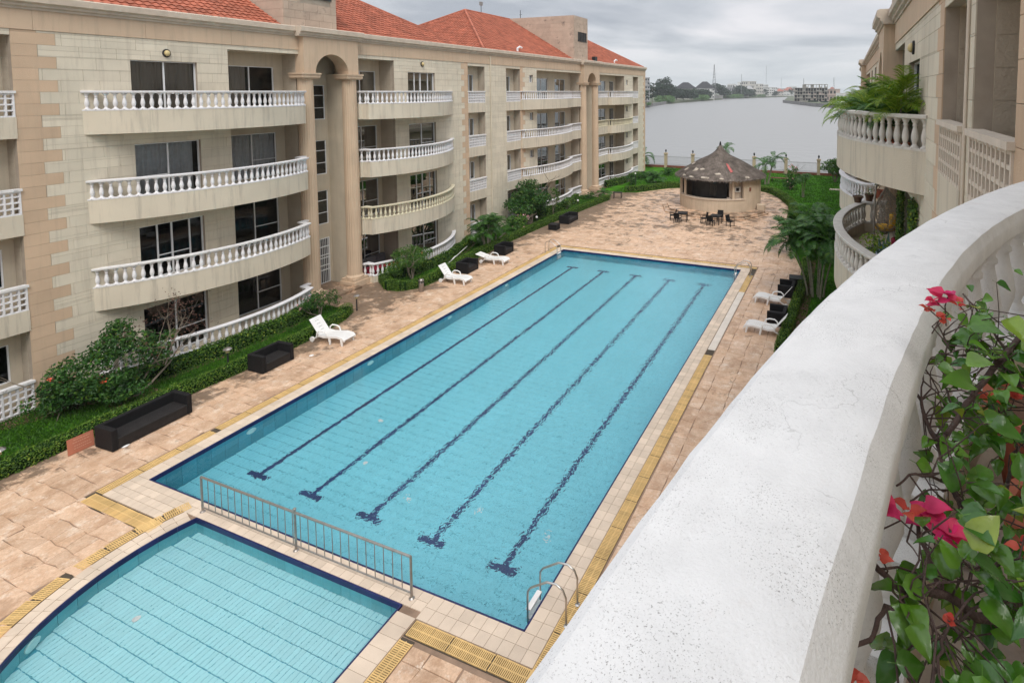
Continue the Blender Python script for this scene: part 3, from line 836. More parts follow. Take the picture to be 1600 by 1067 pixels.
def window(B, u0, u1, z0, z1, n, style=0, parent=None, curtain=None, name='window', transom=.40):
    """white sliding window standing in the wall at depth n: frame > pane, curtain"""
    b = B.mb(); w = .045; d0, d1 = n - .03, n + .03
    b.box(u0, u0 + w, d0, d1, z0, z1); b.box(u1 - w, u1, d0, d1, z0, z1)
    b.box(u0 + w, u1 - w, d0, d1, z1 - w, z1); b.box(u0 + w, u1 - w, d0, d1, z0, z0 + w)
    H = z1 - z0; U = u1 - u0
    mull = {0: [.5], 1: [.28, .5, .78], 2: [.36, .70], 3: [], 4: [.5]}[style]
    for f_ in mull: b.box(u0 + U * f_ - .025, u0 + U * f_ + .025, d0 + .004, d1 + .004, z0 + w, z1 - w)
    zt = z0 + H * transom
    spans = {0: [(.5, 1)], 1: [(.28, .78)], 2: [(.36, .70)], 3: [(0, 1)], 4: [(0, .5)]}[style]
    if transom:
        for a, c in spans: b.box(u0 + U * a + (w if a == 0 else .026), u0 + U * c - .026, d0 + .008, d1 + .008, zt - .018, zt + .018)
        if style == 3: b.box(u0 + w, u1 - w, d0 + .008, d1 + .008, z0 + H * .70 - .018, z0 + H * .70 + .018)
    f = b.build(name, M['frame'], parent)
    edges = [0] + mull + [1]
    for i in range(len(edges) - 1):
        g = B.mb(); g.box(u0 + U * edges[i] + .02, u0 + U * edges[i + 1] - .02, n - .008 - .02 * (i % 2), n - .004 - .02 * (i % 2), z0 + .03, z1 - .03)
        g.build('pane', M['glass'], f)
    if curtain:
        a, c, mm = curtain
        q = B.mb(); k = int((c - a) * U / .05) + 2; vs = []
        for i in range(k + 1):
            t = a + (c - a) * i / k
            vs.append((u0 + U * t, n - .10 + .028 * math.sin(i * 1.7) + .012 * math.sin(i * 4.1)))
        q.add([(p[0], p[1], z0 + .02) for p in vs] + [(p[0], p[1], z1 - .02) for p in vs], [(i, i + 1, k + 2 + i, k + 1 + i) for i in range(k)])
        q.build('curtain', M[mm], f)
    return f

def arc_pts(u0, n0, u1, n1, ua, na, N=26):
    """balcony front: circle through both ends and the apex depth"""
    def circ(p, q, r):
        ax, ay = p; bx, by = q; cx, cy = r
        d = 2 * (ax * (by - cy) + bx * (cy - ay) + cx * (ay - by))
        x = ((ax**2 + ay**2) * (by - cy) + (bx**2 + by**2) * (cy - ay) + (cx**2 + cy**2) * (ay - by)) / d
        y = ((ax**2 + ay**2) * (cx - bx) + (bx**2 + by**2) * (ax - cx) + (cx**2 + cy**2) * (bx - ax)) / d
        return x, y, math.hypot(ax - x, ay - y)
    x, y, r = circ((u0, n0), (u1, n1), (ua, na))
    a0_ = math.atan2(n0 - y, u0 - x); a1_ = math.atan2(n1 - y, u1 - x)
    return [(x + r * math.cos(a0_ + (a1_ - a0_) * k / N), y + r * math.sin(a0_ + (a1_ - a0_) * k / N)) for k in range(N + 1)]
def plen(P): return sum(math.hypot(P[i + 1][0] - P[i][0], P[i + 1][1] - P[i][1]) for i in range(len(P) - 1))
def along(P, d):
    for i in range(len(P) - 1):
        l = math.hypot(P[i + 1][0] - P[i][0], P[i + 1][1] - P[i][1])
        if d <= l or i == len(P) - 2:
            t = d / l; return (P[i][0] + (P[i + 1][0] - P[i][0]) * t, P[i][1] + (P[i + 1][1] - P[i][1]) * t)
        d -= l
def balcony(B, front, wall_n, T, label=None, rail='white', balm='white', far=False, ground=False, rail_ext=0.0, step=.262, name='balcony', fasc=.93, hidden=False):
    """front: list of (u,n) from one end to the other; slab, render fascia, balusters, handrail"""
    o = B.o
    br = bpy.data.objects.new(name, None); COL.objects.link(br); br.parent = o; ORG[br.name] = origin(o)
    if label: br['label'] = label
    zb = T - fasc if not ground else -.12
    # floor slab
    P = front; n = len(P); b = B.mb()
    back = [(P[-1][0], wall_n), (P[0][0], wall_n)]
    ins = [(u, nn - .12) for u, nn in P]
    loop = ins + back
    top = T - .33
    if True:
        b.add([(u, nn, zb + .02) for u, nn in loop] + [(u, nn, top) for u, nn in loop],
              [tuple(range(len(loop))), tuple(range(len(loop), 2 * len(loop)))] + [(i, (i + 1) % len(loop), len(loop) + (i + 1) % len(loop), len(loop) + i) for i in range(len(loop))])
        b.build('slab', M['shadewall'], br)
    # fascia: a curved wall 0.15 thick, its front face on the given line
    f = B.mb(); sgn = 1
    f.sweep(P, [(.0, zb), (.0, T), (.15, T), (.15, zb)] )
    f.build('fascia', M['fascia'], br, auto=35)
    # low kerb cap
    k = B.mb(); k.sweep(P, [(-.012, T - .045), (-.012, T + .004), (.16, T + .004), (.16, T - .045)]); k.build('kerb', M[rail if rail != 'parapet' else 'whitegrime'], br, auto=35)
    # handrail
    zt = T + .70
    P2 = list(P)
    if rail_ext: P2 = [(P[0][0] - rail_ext * .25, wall_n + .0)] + P2 if False else P2
    h = B.mb(); h.sweep(P2, [(-.05, zt - .07), (-.06, zt - .012), (-.045, zt), (.185, zt), (.20, zt - .012), (.19, zt - .07), (.15, zt - .092), (-.01, zt - .092)])
    h.build('handrail', M[rail], br, auto=35)
    L_ = plen(P); cnt = int(L_ / step); V = []
    pts = []
    for i in range(cnt):
        q = along(P, L_ * (i + .5) / cnt); q2 = along(P, min(L_, L_ * (i + .5) / cnt + .02))
        dx_, dy_ = q2[0] - q[0], q2[1] - q[1]; l = math.hypot(dx_, dy_) or 1
        pts.append(B.P(q[0] + dy_ / l * .075, q[1] - dx_ / l * .075, T))
    oo = origin(o)
    if far:
        me = BALFAR[balm]; base = np.array([v.co[:] for v in me.vertices]); polys = [tuple(p.vertices) for p in me.polygons]
        VV = []; FF = []
        for p in pts:
            kk = len(VV) * len(base); VV.append(base + np.array(p) - np.array(oo)); FF += [tuple(i + kk for i in q) for q in polys]
        link('balusters', newmesh('balusters', np.concatenate(VV), FF, M[balm], True), br, kind='stuff')
    else:
        for p in pts:
            link('baluster', BAL[balm], br, (p[0] - oo[0], p[1] - oo[1], p[2] - oo[2]))
    return br

def lattice(B, u0, u1, z0, z1, n=.02, parent=None, m='white', capm='whitegrime', rows=4, cols=None, cap=.085):
    """pierced parapet of small openings between the piers of a loggia"""
    b = B.mb(); d0, d1 = n - .11, n
    cols = cols or max(3, round((u1 - u0) / .20)); t = .05
    su = (u1 - u0 - t) / cols
    for i in range(cols + 1): b.box(u0 + su * i, u0 + su * i + t, d0, d1, z0, z1 - cap)
    sz = (z1 - cap - z0) / rows
    for r_ in range(rows + 1):
        zz = min(z0 + sz * r_, z1 - cap - .05)
        for i in range(cols): b.box(u0 + su * i + t, u0 + su * (i + 1), d0 + .006, d1 - .006, zz, zz + .05)
    g = b.build('lattice_parapet', M[m], parent)
    c = B.mb(); c.box(u0 - .03, u1 + .03, d0 - .05, d1 + .05, z1 - cap + .002, z1); c.build('parapet_cap', M[capm], g)
    return g

def wall_light(B, u, z, n=0.0, parent=None):
    b = B.mb()
    b.loft([[(u + r * math.cos(a), n + d, z + r * 1.15 * math.sin(a)) for a in [2 * math.pi * k / 14 for k in range(14)]] for r, d in ((.15, .0), (.15, .05), (.11, .06))])
    l = b.build('wall_light', M['blackmetal'], parent)
    g = B.mb(); g.loft([[(u + r * math.cos(a), n + d, z + r * 1.15 * math.sin(a)) for a in [2 * math.pi * k / 14 for k in range(14)]] for r, d in ((.108, .055), (.10, .10), (.07, .14), (.02, .16))])
    g.build('lamp_glass', M['lampglass'], l, smooth=True)

ZT = 13.26       # underside of the tan frieze
def pier(B, u0, u1, parent, far=False):
    """arched portal: two round columns, imposts, arch wall, back wall with stair windows and a grille door"""
    c = (u0 + u1) / 2; half = 1.03; n1 = .38
    pr = bpy.data.objects.new('arched_portal', None); COL.objects.link(pr); pr.parent = parent; ORG[pr.name] = origin(parent)
    zs = 12.10
    b = B.mb()
    N = 18
    # arch wall front from impost to cornice: ring of quads round the semicircle, with thickness
    outer = []; inner = []
    for k in range(N + 1):
        a = math.pi - math.pi * k / N
        inner.append((c + half * math.cos(a), zs + half * math.sin(a)))
        tu = c + half * math.cos(a)
        outer.append((u0 + (u1 - u0) * k / N, 13.95))
    for (nn, nb) in ((n1, .0),):
        for k in range(N):
            i0, i1, o1, o0 = inner[k], inner[k + 1], outer[k + 1], outer[k]
            b.add([(i0[0], nn, i0[1]), (i1[0], nn, i1[1]), (o1[0], nn, o1[1]), (o0[0], nn, o0[1]), (i0[0], -.5, i0[1]), (i1[0], -.5, i1[1])], [(0, 1, 2, 3), (0, 4, 5, 1)])
        b.add([(u0, nn, zs), (c - half, nn, zs), (u0, nn, 13.95)], [(0, 1, 2)])
        b.add([(u1, nn, zs), (c + half, nn, zs), (u1, nn, 13.95)], [(0, 1, 2)])
    b.box(u0, u0 + .002, -.5, n1, zs, 13.95); b.box(u1 - .002, u1, -.5, n1, zs, 13.95)
    b.add([(u0, n1, zs), (c - half, n1, zs), (c - half, -.5, zs), (u0, -.5, zs)], [(0, 1, 2, 3)])
    b.add([(u1, n1, zs), (c + half, n1, zs), (c + half, -.5, zs), (u1, -.5, zs)], [(0, 1, 2, 3)])
    b.build('arch', M['tanr'], pr)
    for s_ in (0, 1):
        cu = (u0 + c - half) / 2 if s_ == 0 else (u1 + c + half) / 2
        r_ = .40
        k = B.mb()
        k.box(cu - .52, cu + .52, -.5, n1 + .10, 11.86, 12.02); k.box(cu - .56, cu + .56, -.5, n1 + .14, 12.02, 12.10)
        k.box(cu - .47, cu + .47, -.5, n1 + .05, 11.80, 11.86)
        k.build('impost', M['tanr'], pr)
        k = B.mb(); fl = 20; rings = []
        for z, sc in ((.62, 1.0), (4, .99), (8, .96), (11.8, .92)):
            ring = []
            for i in range(fl * 3):
                a = 2 * math.pi * i / (fl * 3); rr = r_ * sc * (1 - (.035 if i % 3 == 1 else 0))
                ring.append((cu + rr * math.cos(a), n1 - .38 + rr * math.sin(a), z))
            rings.append(ring)
        k.loft(rings); k.build('column', M['tanr'], pr)
        k = B.mb(); k.box(cu - .56, cu + .56, n1 - .94, n1 + .18, -.05, .30); k.box(cu - .49, cu + .49, n1 - .87, n1 + .11, .30, .46)
        k.lathe([(.47, .46), (.49, .50), (.47, .56), (.42, .60), (.40, .64)], 20, (cu, n1 - .38, 0)); k.build('column_base', M['tanr'], pr)
        k = B.mb(); a_, b_ = (u0, c - half - .12) if s_ == 0 else (c + half + .12, u1)
        k.box(a_, b_, -1.62, -.22, -.05, 12.1); k.build('side_wall', M['shadewall'], pr)
    # back wall of the niche
    st = [(c + .10, c + 1.02, z0, z0 + 1.95) for z0 in (9.55, 6.42, 3.55)] + [(c - .06, c + 1.0, .12, 2.75)]
    k = B.mb(); grid_wall(k, u0, u1, -.05, 13.9, st, -1.62, -1.5); k.build('niche_wall', M['shadewall'], pr)
    for q in st[:3]: window(B, q[0], q[1], q[2], q[3], -1.56, 3, pr, name='stair_window', transom=.34)
    d = B.mb(); q = st[3]
    d.box(q[0], q[0] + .05, -1.54, -1.48, q[2], q[3]); d.box(q[1] - .05, q[1], -1.54, -1.48, q[2], q[3])
    for z in (q[2], q[2] + .75, q[2] + 1.02, q[2] + 1.45, q[2] + 1.62, q[2] + 2.1, q[3] - .05): d.box(q[0], q[1], -1.535, -1.485, z, z + .045)
    for i in range(1, 9): d.box(q[0] + (q[1] - q[0]) * i / 9 - .012, q[0] + (q[1] - q[0]) * i / 9 + .012, -1.525, -1.495, q[2], q[3])
    g = d.build('grille_door', M['frame'], pr)
    k = B.mb(); k.box(q[0] + .05, q[1] - .05, -1.60, -1.57, q[2], q[3]); k.build('door_panel', M['blackmetal'], g)
    k = B.mb(); k.box(c - half + .02, c + half - .02, -1.55, .9, -.05, .14); k.build('entrance_step', M['stone'], pr)
    for zb_ in (5.62, 8.75, 2.9):
        pass

def tile_mesh():
    """one curved clay tile, width .30, length .42, lying on the x (eave) / y (slope) plane"""
    n = 6; V = []; F = []
    for r_, (y, z) in enumerate(((-.21, .005), (-.21, .062), (.21, .008))):
        for i in range(n + 1):
            x = -.15 + .30 * i / n
            V.append((x, y, z + .028 * math.sin(math.pi * 2 * i / n + .6) * (1 if r_ else 1)))
    for r_ in range(2):
        for i in range(n):
            a = r_ * (n + 1) + i; F.append((a, a + 1, a + n + 2, a + n + 1))
    return V, F
TV, TF = tile_mesh()
def roof_patch(B, O, e, sd, poly, parent, caps):
    """O origin (u,n,z), e eave direction, sd up-slope direction in (u,n,z); poly in (e,s) metres"""
    O = Vector(O); e = Vector(e).normalized(); sd = Vector(sd).normalized(); nn = e.cross(sd)
    if nn.z < 0: nn = -nn
    under = B.mb(); under.add([tuple(O + e * a + sd * b) for a, b in poly], [tuple(range(len(poly)))])
    under.build('roof_underlay', M['roof'], parent)
    def inside(x, y):
        c = False
        for i in range(len(poly)):
            (x1, y1), (x2, y2) = poly[i - 1], poly[i]
            if (y1 > y) != (y2 > y) and x < (x2 - x1) * (y - y1) / (y2 - y1) + x1: c = not c
        return c
    xs = [p[0] for p in poly]; ys = [p[1] for p in poly]
    y = min(ys) + .17; k = 0; out = []
    while y < max(ys):
        x = min(xs) + .15
        while x < max(xs):
            if inside(x, y) : out.append((x, y))
            x += .30
        y += .345
    def W_(v): return Vector(B.P(*v))
    O_ = W_(O); E_ = W_(O + e) - O_; S_ = W_(O + sd) - O_; N_ = W_(O + nn) - O_
    return [(O_ + E_ * x + S_ * y + N_ * .01, E_, S_, N_) for x, y in out]
def roof_tiles(items, parent, cap=300):
    o = origin(parent)
    items.sort(key=lambda t: (t[0] - EYEV).length if (t[0].x * -.36 + t[0].y * .93) > 5 and t[0].y > 8.5 else 999)
    me = newmesh('roof_tile', TV, TF, M['roof'])
    for p, a, b, c in items[:cap]:
        q = link('roof_tile', me, parent); q.matrix_local = Matrix(((a.x, b.x, c.x, p.x - o.x), (a.y, b.y, c.y, p.y - o.y), (a.z, b.z, c.z, p.z - o.z), (0, 0, 0, 1)))
    T_ = np.array(TV); F_ = np.array(TF); V = []; F = []; k = 0; rs = np.random.RandomState(4)
    for p, a, b, c in items[cap:]:
        w = T_ + np.array((0, 0, rs.uniform(-.006, .008)))
        V.append(w @ np.array([a[:], b[:], c[:]]) + np.array(p - o)); F.append(F_ + k); k += len(T_)
    link('roof_tiles', newmesh('roof_tiles', np.concatenate(V), np.concatenate(F), M['roof']), parent, kind='stuff')

def facade(B, parent, cfg):
    """wall, stone blocks, recesses, windows of one building"""
    o = parent
    U0, U1 = cfg['u']
    ops = []; plates = []
    for u0, u1, kind in cfg['openings']:
        for k, T in enumerate(TK):
            top = TK[k + 1] - .93 if k < 3 else 13.05
            if kind == 'loggia': ops.append((u0, u1, (T - .2) if k else .05, top))
            elif kind == 'recess': ops.append((u0, u1, (T - .35) if k else .02, top))
            elif kind == 'window': ops.append((u0, u1, T - .30, T + 1.92))
            elif kind == 'small': ops.append((u0, u1, T + 1.45, T + 2.12))
    for u0, u1 in cfg['piers']: ops.append((u0, u1, -.1, 13.95))
    wall = bpy.data.objects.new('wall', None)
    w = B.mb(); grid_wall(w, U0, U1, -.06, 13.27, ops, -.22, -.012)
    wall = w.build('wall', M['joint'], o)
    items = []
    quo = []
    for ue, d, ls, ll, par in cfg['quoins']:
        k = 0
        while k * CH < 13.26:
            L = ll if (k + par) % 2 else ls
            a, b = (ue, ue + L) if d > 0 else (ue - L, ue)
            z0, z1 = k * CH, min(13.26, (k + 1) * CH)
            quo.append((a, b, z0, z1)); items.append(B.item(a, b, -.012, .007, z0, z1, M['tan']))
            k += 1
    bands = []
    for u0, u1, kind in cfg['openings']:
        for k, T in enumerate(TK):
            if kind == 'loggia' and k: bands.append((u0, u1, T - .93, T - .2))
            if kind == 'loggia':
                pass
    for a, b, z0, z1 in bands:
        q = B.mb(); q.box(a - .02, b + .02, -.012, .03, z0, z1); q.build('loggia_band', M['fascia'], o)
    for s, t, c, d in block_list(U0, U1, 0, 13.26, ops + quo + bands, 1.12, 3):
        items.append(B.item(s, t, -.012, .004 + .003 * RND.random(), c, d, M['cream'], .0035))
    # recess linings
    for u0, u1, kind in cfg['openings']:
        if kind not in ('loggia', 'recess'): continue
        dp = .65 if kind == 'loggia' else 1.2
        if kind == 'loggia': dp = cfg.get('loggia_depth', .65)
        wins = []
        for k, T in enumerate(TK):
            for wu0, wu1, st, kd in cfg['back'].get(u0, []):
                z0, z1 = (T - .30, T + 1.92) if kd == 'door' else (T + .6, T + 1.95)
                wins.append((wu0, wu1, z0, z1, st, k))
        q = B.mb(); grid_wall(q, u0 - .12, u1 + .12, -.06, 13.2, [w_[:4] for w_ in wins], -dp - .15, -dp)
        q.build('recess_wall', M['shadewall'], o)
        q = B.mb(); q.box(u0 - .12, u0 - .004, -dp, -.22, -.06, 13.2); q.box(u1 + .004, u1 + .12, -dp, -.22, -.06, 13.2)
        for k, T in enumerate(TK):
            if k: q.box(u0, u1, -dp, -.013, T - .93 + .01, T - (.2 if kind == 'loggia' else .35) - .002)
            else: q.box(u0, u1, -dp, -.013, -.1, .06)
        q.box(u0, u1, -dp, -.013, 13.055, 13.2)
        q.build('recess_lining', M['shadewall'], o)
        for (uf, sgn) in ((u0, 1), (u1, -1)):      # stones on the side walls
            for k, T in enumerate(TK):
                zt_ = TK[k + 1] - .92 if k < 3 else 13.05; zb_ = T - .2 if k else .06
                z = zb_
                kk = int(math.ceil(zb_ / CH))
                zz = [zb_] + [CH * j for j in range(kk, 40) if zb_ + .05 < CH * j < zt_ - .05] + [zt_]
                for j in range(len(zz) - 1):
                    segs = [(-dp + .01, -.225)] if dp < .8 else ([(-dp + .01, -.7), (-.7, -.225)] if j % 2 else [(-dp + .01, -.95), (-.95, -.225)])
                    for n0, n1 in segs:
                        a, b = (uf - .004, uf + .008) if sgn > 0 else (uf - .008, uf + .004)
                        c = B.P((a + b) / 2, (n0 + n1) / 2, (zz[j] + zz[j + 1]) / 2)
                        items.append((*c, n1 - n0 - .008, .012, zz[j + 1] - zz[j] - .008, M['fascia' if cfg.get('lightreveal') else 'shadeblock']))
        for wu0, wu1, z0, z1, st, k in wins:
            cur = cfg['curtains'].get((u0, k, wu0)) or cfg['curtains'].get((u0, k))
            window(B, wu0, wu1, z0, z1, -dp - .07, st, o, cur, transom=.40 if z1 - z0 > 1.6 else 0)
    for u0, u1, kind in cfg['openings']:
        for k, T in enumerate(TK):
            if kind == 'window': window(B, u0, u1, T - .30, T + 1.92, -.16, cfg['styles'].get((u0, k), 0), o, cfg['curtains'].get((u0, k)))
            if kind == 'small': window(B, u0, u1, T + 1.45, T + 2.12, -.16, 4, o, transom=0, name='small_window')
            if kind == 'loggia':
                lattice(B, u0, u1, T - .2 if k else .08, T + .70 if k else 1.08, .03, o, cfg.get('lattice', 'white'), cfg.get('lattice_cap', 'whitegrime'), rows=4)
    box_pieces('stone_block', wall, items, 300)
    # frieze, light beam, cornice
    us = [U0] + [q for p in cfg['piers'] for q in p] + [U1]
    for i in range(0, len(us), 2):
        a, b = us[i], us[i + 1]
        n = max(1, round((b - a) / 3.3))
        for j in range(n):
            q = B.mb(); q.box(a + (b - a) * j / n + .004, a + (b - a) * (j + 1) / n - .004, -.2, .035, 13.265, 13.95); q.build('frieze_slab', M['tanr'], o)
    path = [(U0, .0)]
    for p0, p1 in cfg['piers']: path += [(p0 - .001, 0), (p0, .36), (p1, .36), (p1 + .001, 0)]
    path += [(U1, 0)]
    segs = []
    c = B.mb()
    prof = [(.0, 13.952), (-.08, 13.952), (-.08, 14.03), (-.16, 14.06), (-.16, 14.14), (-.27, 14.20), (-.27, 14.42), (-.18, 14.46), (.25, 14.46), (.25, 13.952)]
    for i in range(len(path) - 1):
        if abs(path[i][0] - path[i + 1][0]) > .1:
            a, b = path[i], path[i + 1]; ex = .0 if a[1] == 0 else .27
            c2 = B.mb(); c2.loft([[(u_, a[1] - o_, z) for o_, z in prof] for u_ in (a[0] - ex, b[0] + ex)])
            c2.build('cornice', M['cornice'], o)
    # body behind: floors, back wall and lid, coloured dark to pass for unlit rooms
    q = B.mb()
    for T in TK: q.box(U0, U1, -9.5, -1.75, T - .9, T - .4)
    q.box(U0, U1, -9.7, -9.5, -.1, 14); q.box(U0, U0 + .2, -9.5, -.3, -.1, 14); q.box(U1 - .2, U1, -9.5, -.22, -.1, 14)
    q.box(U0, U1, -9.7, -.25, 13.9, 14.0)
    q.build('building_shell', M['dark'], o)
    q = B.mb(); q.box(U1, U1 + .02, -9.7, .0, -.1, 13.95); q.build('end_wall', M['cream'], o)

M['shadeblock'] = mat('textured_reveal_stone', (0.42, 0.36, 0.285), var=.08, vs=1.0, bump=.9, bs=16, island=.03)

# ---------------------------------------------------------------- left building
lo = root('apartment_building', (-26.4, 20, 0), 'long cream four storey apartment block with red tiled roofs, left of the pool', 'building')
LB = Block(-26.4, 1, 0, 0, lo)
cfgL = dict(u=(-6, 73.05),
    openings=[(7.9, 10.05, 'loggia'), (13.39, 15.80, 'window'), (17.1, 20.60, 'recess'), (24.0, 27.04, 'recess'), (28.20, 30.70, 'window'),
              (34.24, 36.30, 'loggia'), (39.2, 41.3, 'loggia'), (42.8, 43.4, 'small'), (44.05, 53.0, 'recess'), (56.97, 65.25, 'recess'), (65.85, 66.4, 'small'), (68.25, 70.2, 'loggia')],
    piers=[(20.6, 24.0), (53.0, 56.97)],
    quoins=[(10.05, 1, .66, 1.15, 0), (34.24, -1, .42, .76, 0), (41.3, 1, .42, .76, 1), (73.05, -1, .5, .9, 0)],
    back={7.9: [(8.3, 9.75, 3, 'w')], 17.1: [(17.62, 20.12, 0, 'door')], 24.0: [(24.35, 26.75, 0, 'door')], 34.24: [(34.75, 35.75, 4, 'w')], 39.2: [(39.7, 40.75, 4, 'w')],
          44.05: [(45.6, 48.1, 0, 'door'), (49.5, 51.7, 0, 'door')], 56.97: [(59.7, 62.1, 0, 'door'), (63.3, 64.6, 0, 'door')], 68.25: [(68.7, 69.6, 4, 'w')]},
    styles={(13.39, 0): 0, (13.39, 1): 1, (13.39, 2): 4, (13.39, 3): 0, (28.2, 3): 1, (28.2, 2): 0, (28.2, 1): 1, (28.2, 0): 0},
    curtains={(13.39, 2): (.03, .92, 'curtain'), (13.39, 3): (.02, .98, 'blind'), (17.1, 2): (.02, .98, 'curtain'), (17.1, 3): (.02, .45, 'blind'), (24.0, 3): (.3, .95, 'curtain'),
              (24.0, 2): (.02, .98, 'curtain'), (28.2, 2): (.02, .35, 'curtain'), (44.05, 1, 45.6): (.48, .98, 'curtain2'), (44.05, 1, 49.5): (.35, .98, 'curtain2'), (44.05, 2, 45.6): (.5, .98, 'curtain'),
              (56.97, 2): (.02, .4, 'curtain'), (56.97, 1): (.02, .45, 'curtain2')})
M['blind'] = mat('brown_grey_blind', (.52, .45, .38), var=.04, bump=0)
facade(LB, lo, cfgL)
pier(LB, 20.6, 24.0, lo)
pier(LB, 53.0, 56.97, lo)
bay1 = arc_pts(11.82, 0.0, 20.15, .95, 16.8, 1.68) + [(20.20, .35), (20.58, .30)]
bay1 = [(11.82, -.01)] + bay1[1:]
bay2 = [(24.02, .30), (24.20, .33)] + arc_pts(24.24, .80, 32.45, 0.0, 27.9, 1.76)
bay3 = [(41.40, -.01)] + arc_pts(41.42, .22, 50.3, .35, 46.0, 1.05, 18) + [(50.36, .05), (52.98, .04)]
bay4 = [(56.99, .04), (60.2, .04)] + arc_pts(60.25, .45, 68.2, -.01, 64.0, 1.02, 18)
names = ['ground floor', 'first floor', 'second floor', 'top floor']
for k, T in enumerate(TK):
    cr_ = k == 1
    balcony(LB, bay1, -.02, T, None, 'whitegrime' if k == 1 else 'white', 'white', ground=(k == 0))
    balcony(LB, bay2, -.02, T, 'curved balcony with cream painted balustrade' if cr_ else None, 'creamrail' if cr_ else 'white', 'creamrail' if cr_ else 'white', ground=(k == 0))
    balcony(LB, bay3, -.02, T, None, 'white', 'white', far=True, ground=(k == 0))
    balcony(LB, bay4, -.02, T, None, 'creamrail' if k == 2 else 'white', 'creamrail' if k == 2 else 'white', far=True, ground=(k == 0))
wall_light(LB, 14.65, 12.72, .0, lo); wall_light(LB, 29.5, 12.95, .0, lo)
b = LB.mb(); b.tube([(37.0, .06, 0), (37.0, .06, 13.9)], .05, 8); b.build('downpipe', M['fascia'], lo)
b = LB.mb(); b.tube([(8.2, .1, 6.6), (8.5, .12, 8.6), (8.95, .12, 8.9), (9.2, .12, 8.5), (9.25, .12, 7.0)], .035, 8); b.build('hose', M['creamrail'], lo)
# roofs
ZE = 14.46; TN = math.tan(R(30)); SL = 1 / math.cos(R(30))
tiles = []
sd = (0, -math.cos(R(30)), math.sin(R(30)))
H_ = 7.55 * SL
tiles += roof_patch(LB, (0, -.16, ZE), (1, 0, 0), sd, [(-6, 0), (19.88, 0), (19.88, H_), (-6, H_)], lo, None)
tiles += roof_patch(LB, (0, -.16, ZE), (1, 0, 0), sd, [(22.98, 0), (34.06, 0), (26.5, H_), (22.98, H_)], lo, None)
tiles += roof_patch(LB, (0, -.16, ZE), (1, 0, 0), sd, [(36.46, 0), (51.48, 0), (51.48, H_), (44.0, H_)], lo, None)
tiles += roof_patch(LB, (0, -.16, ZE), (1, 0, 0), sd, [(54.73, 0), (72.9, 0), (65.35, H_), (54.73, H_)], lo, None)
tiles += roof_patch(LB, (36.46, -.16, ZE), (0, -1, 0), (math.cos(R(30)), 0, math.sin(R(30))), [(0, 0), (15.1, 0), (7.55, H_)], lo, None)
roof_tiles(tiles, lo)
zr = ZE + 7.55 * TN
b = LB.mb()       # far slopes
for u0, u1 in ((-6, 19.88), (22.98, 26.5), (44, 51.48), (54.73, 65.35)): b.add([(u0, -7.71, zr), (u1, -7.71, zr), (u1, -15.2, ZE), (u0, -15.2, ZE)], [(0, 1, 2, 3)])
b.add([(34.06, -.16, ZE), (26.5, -7.71, zr), (34.06, -15.2, ZE)], [(0, 1, 2)]); b.add([(26.5, -7.71, zr), (34.06, -15.2, ZE), (22.98, -15.2, ZE), (22.98, -7.71, zr)], [(0, 1, 2, 3)])
b.add([(72.9, -.16, ZE), (65.35, -7.71, zr), (72.9, -15.2, ZE)], [(0, 1, 2)])
b.build('rear_roof', M['roof'], lo)
def hipcap(pts, r=.11):
    q = LB.mb(); q.tube(pts, r, 8); q.build('ridge_tile', M['roof'], lo)
hipcap([(34.06, -.16, ZE), (26.5, -7.71, zr + .03), (22.98, -7.71, zr + .03)]); hipcap([(36.46, -.16, ZE), (44, -7.71, zr + .03), (51.48, -7.71, zr + .03)])
hipcap([(44, -7.71, zr + .02), (36.46, -15.2, ZE)]); hipcap([(54.73, -7.71, zr + .03), (65.35, -7.71, zr + .03), (72.9, -.16, ZE)]); hipcap([(-6, -7.71, zr + .03), (19.88, -7.71, zr + .03)])
# stair towers
def tower(B, u0, u1, z1, parent, win=True, back=-11.5):
    q = B.mb(); q.box(u0, u1, back, -.02, 13.95, z1); t = q.build('stair_tower', M['joint'], parent)
    items = []
    wz = (z1 - 2.5, z1 - 1.6) if win else (0, 0)
    ops = [(u0 + .9, u1 - .35, wz[0], wz[1])] if win else []
    for s, t_, c, d in block_list(u0, u1, 14.46, z1, ops, .82, 1, 14.46): items.append(B.item(s, t_, -.02, .004, c, d, M['tower'], .005))
    z = 14.46; k = 0
    while z < z1:
        x = back + (k % 2) * .4
        d = min(z1, z + CH)
        while x < -.02:
            e_ = min(x + 1.1, -.02); s_ = max(x, back)
            c = B.P(u0 - .008, (s_ + e_) / 2, (z + d) / 2); items.append((*c, e_ - s_ - .006, .024, d - z - .008, M['tower'])); x += 1.1
        z += CH; k += 1
    box_pieces('tower_block', t, items, 300)
    if win:
        w_ = B.mb(); w_.box(u0 + .9, u1 - .35, -.03, .0, wz[0], wz[1]); w_.build('tower_window', M['dark'], parent)
        w_ = B.mb()
        for i in range(4): x = u0 + .9 + (u1 - u0 - 1.25) * i / 3; w_.box(x - .03, x + .03, 0, .03, wz[0], wz[1])
        w_.box(u0 + .85, u1 - .3, 0, .05, wz[0] - .08, wz[0]); w_.build('window_bars', M['blackmetal'], parent)
tower(LB, 19.9, 22.96, 18.6, lo); tower(LB, 51.5, 54.7, 18.93, lo)
def roof_bit(name, pts, r, m, lab=None):
    q = LB.mb(); q.tube(pts, r, 8); return q.build(name, M[m], lo)
roof_bit('roof_vent', [(41.5, -.35, 14.4), (41.5, -.35, 14.85), (41.7, -.25, 15.0), (41.9, -.15, 14.9)], .09, 'white')
roof_bit('roof_vent', [(62.9, -.35, 14.4), (62.9, -.35, 14.85), (63.1, -.25, 15.0), (63.3, -.15, 14.9)], .09, 'white')
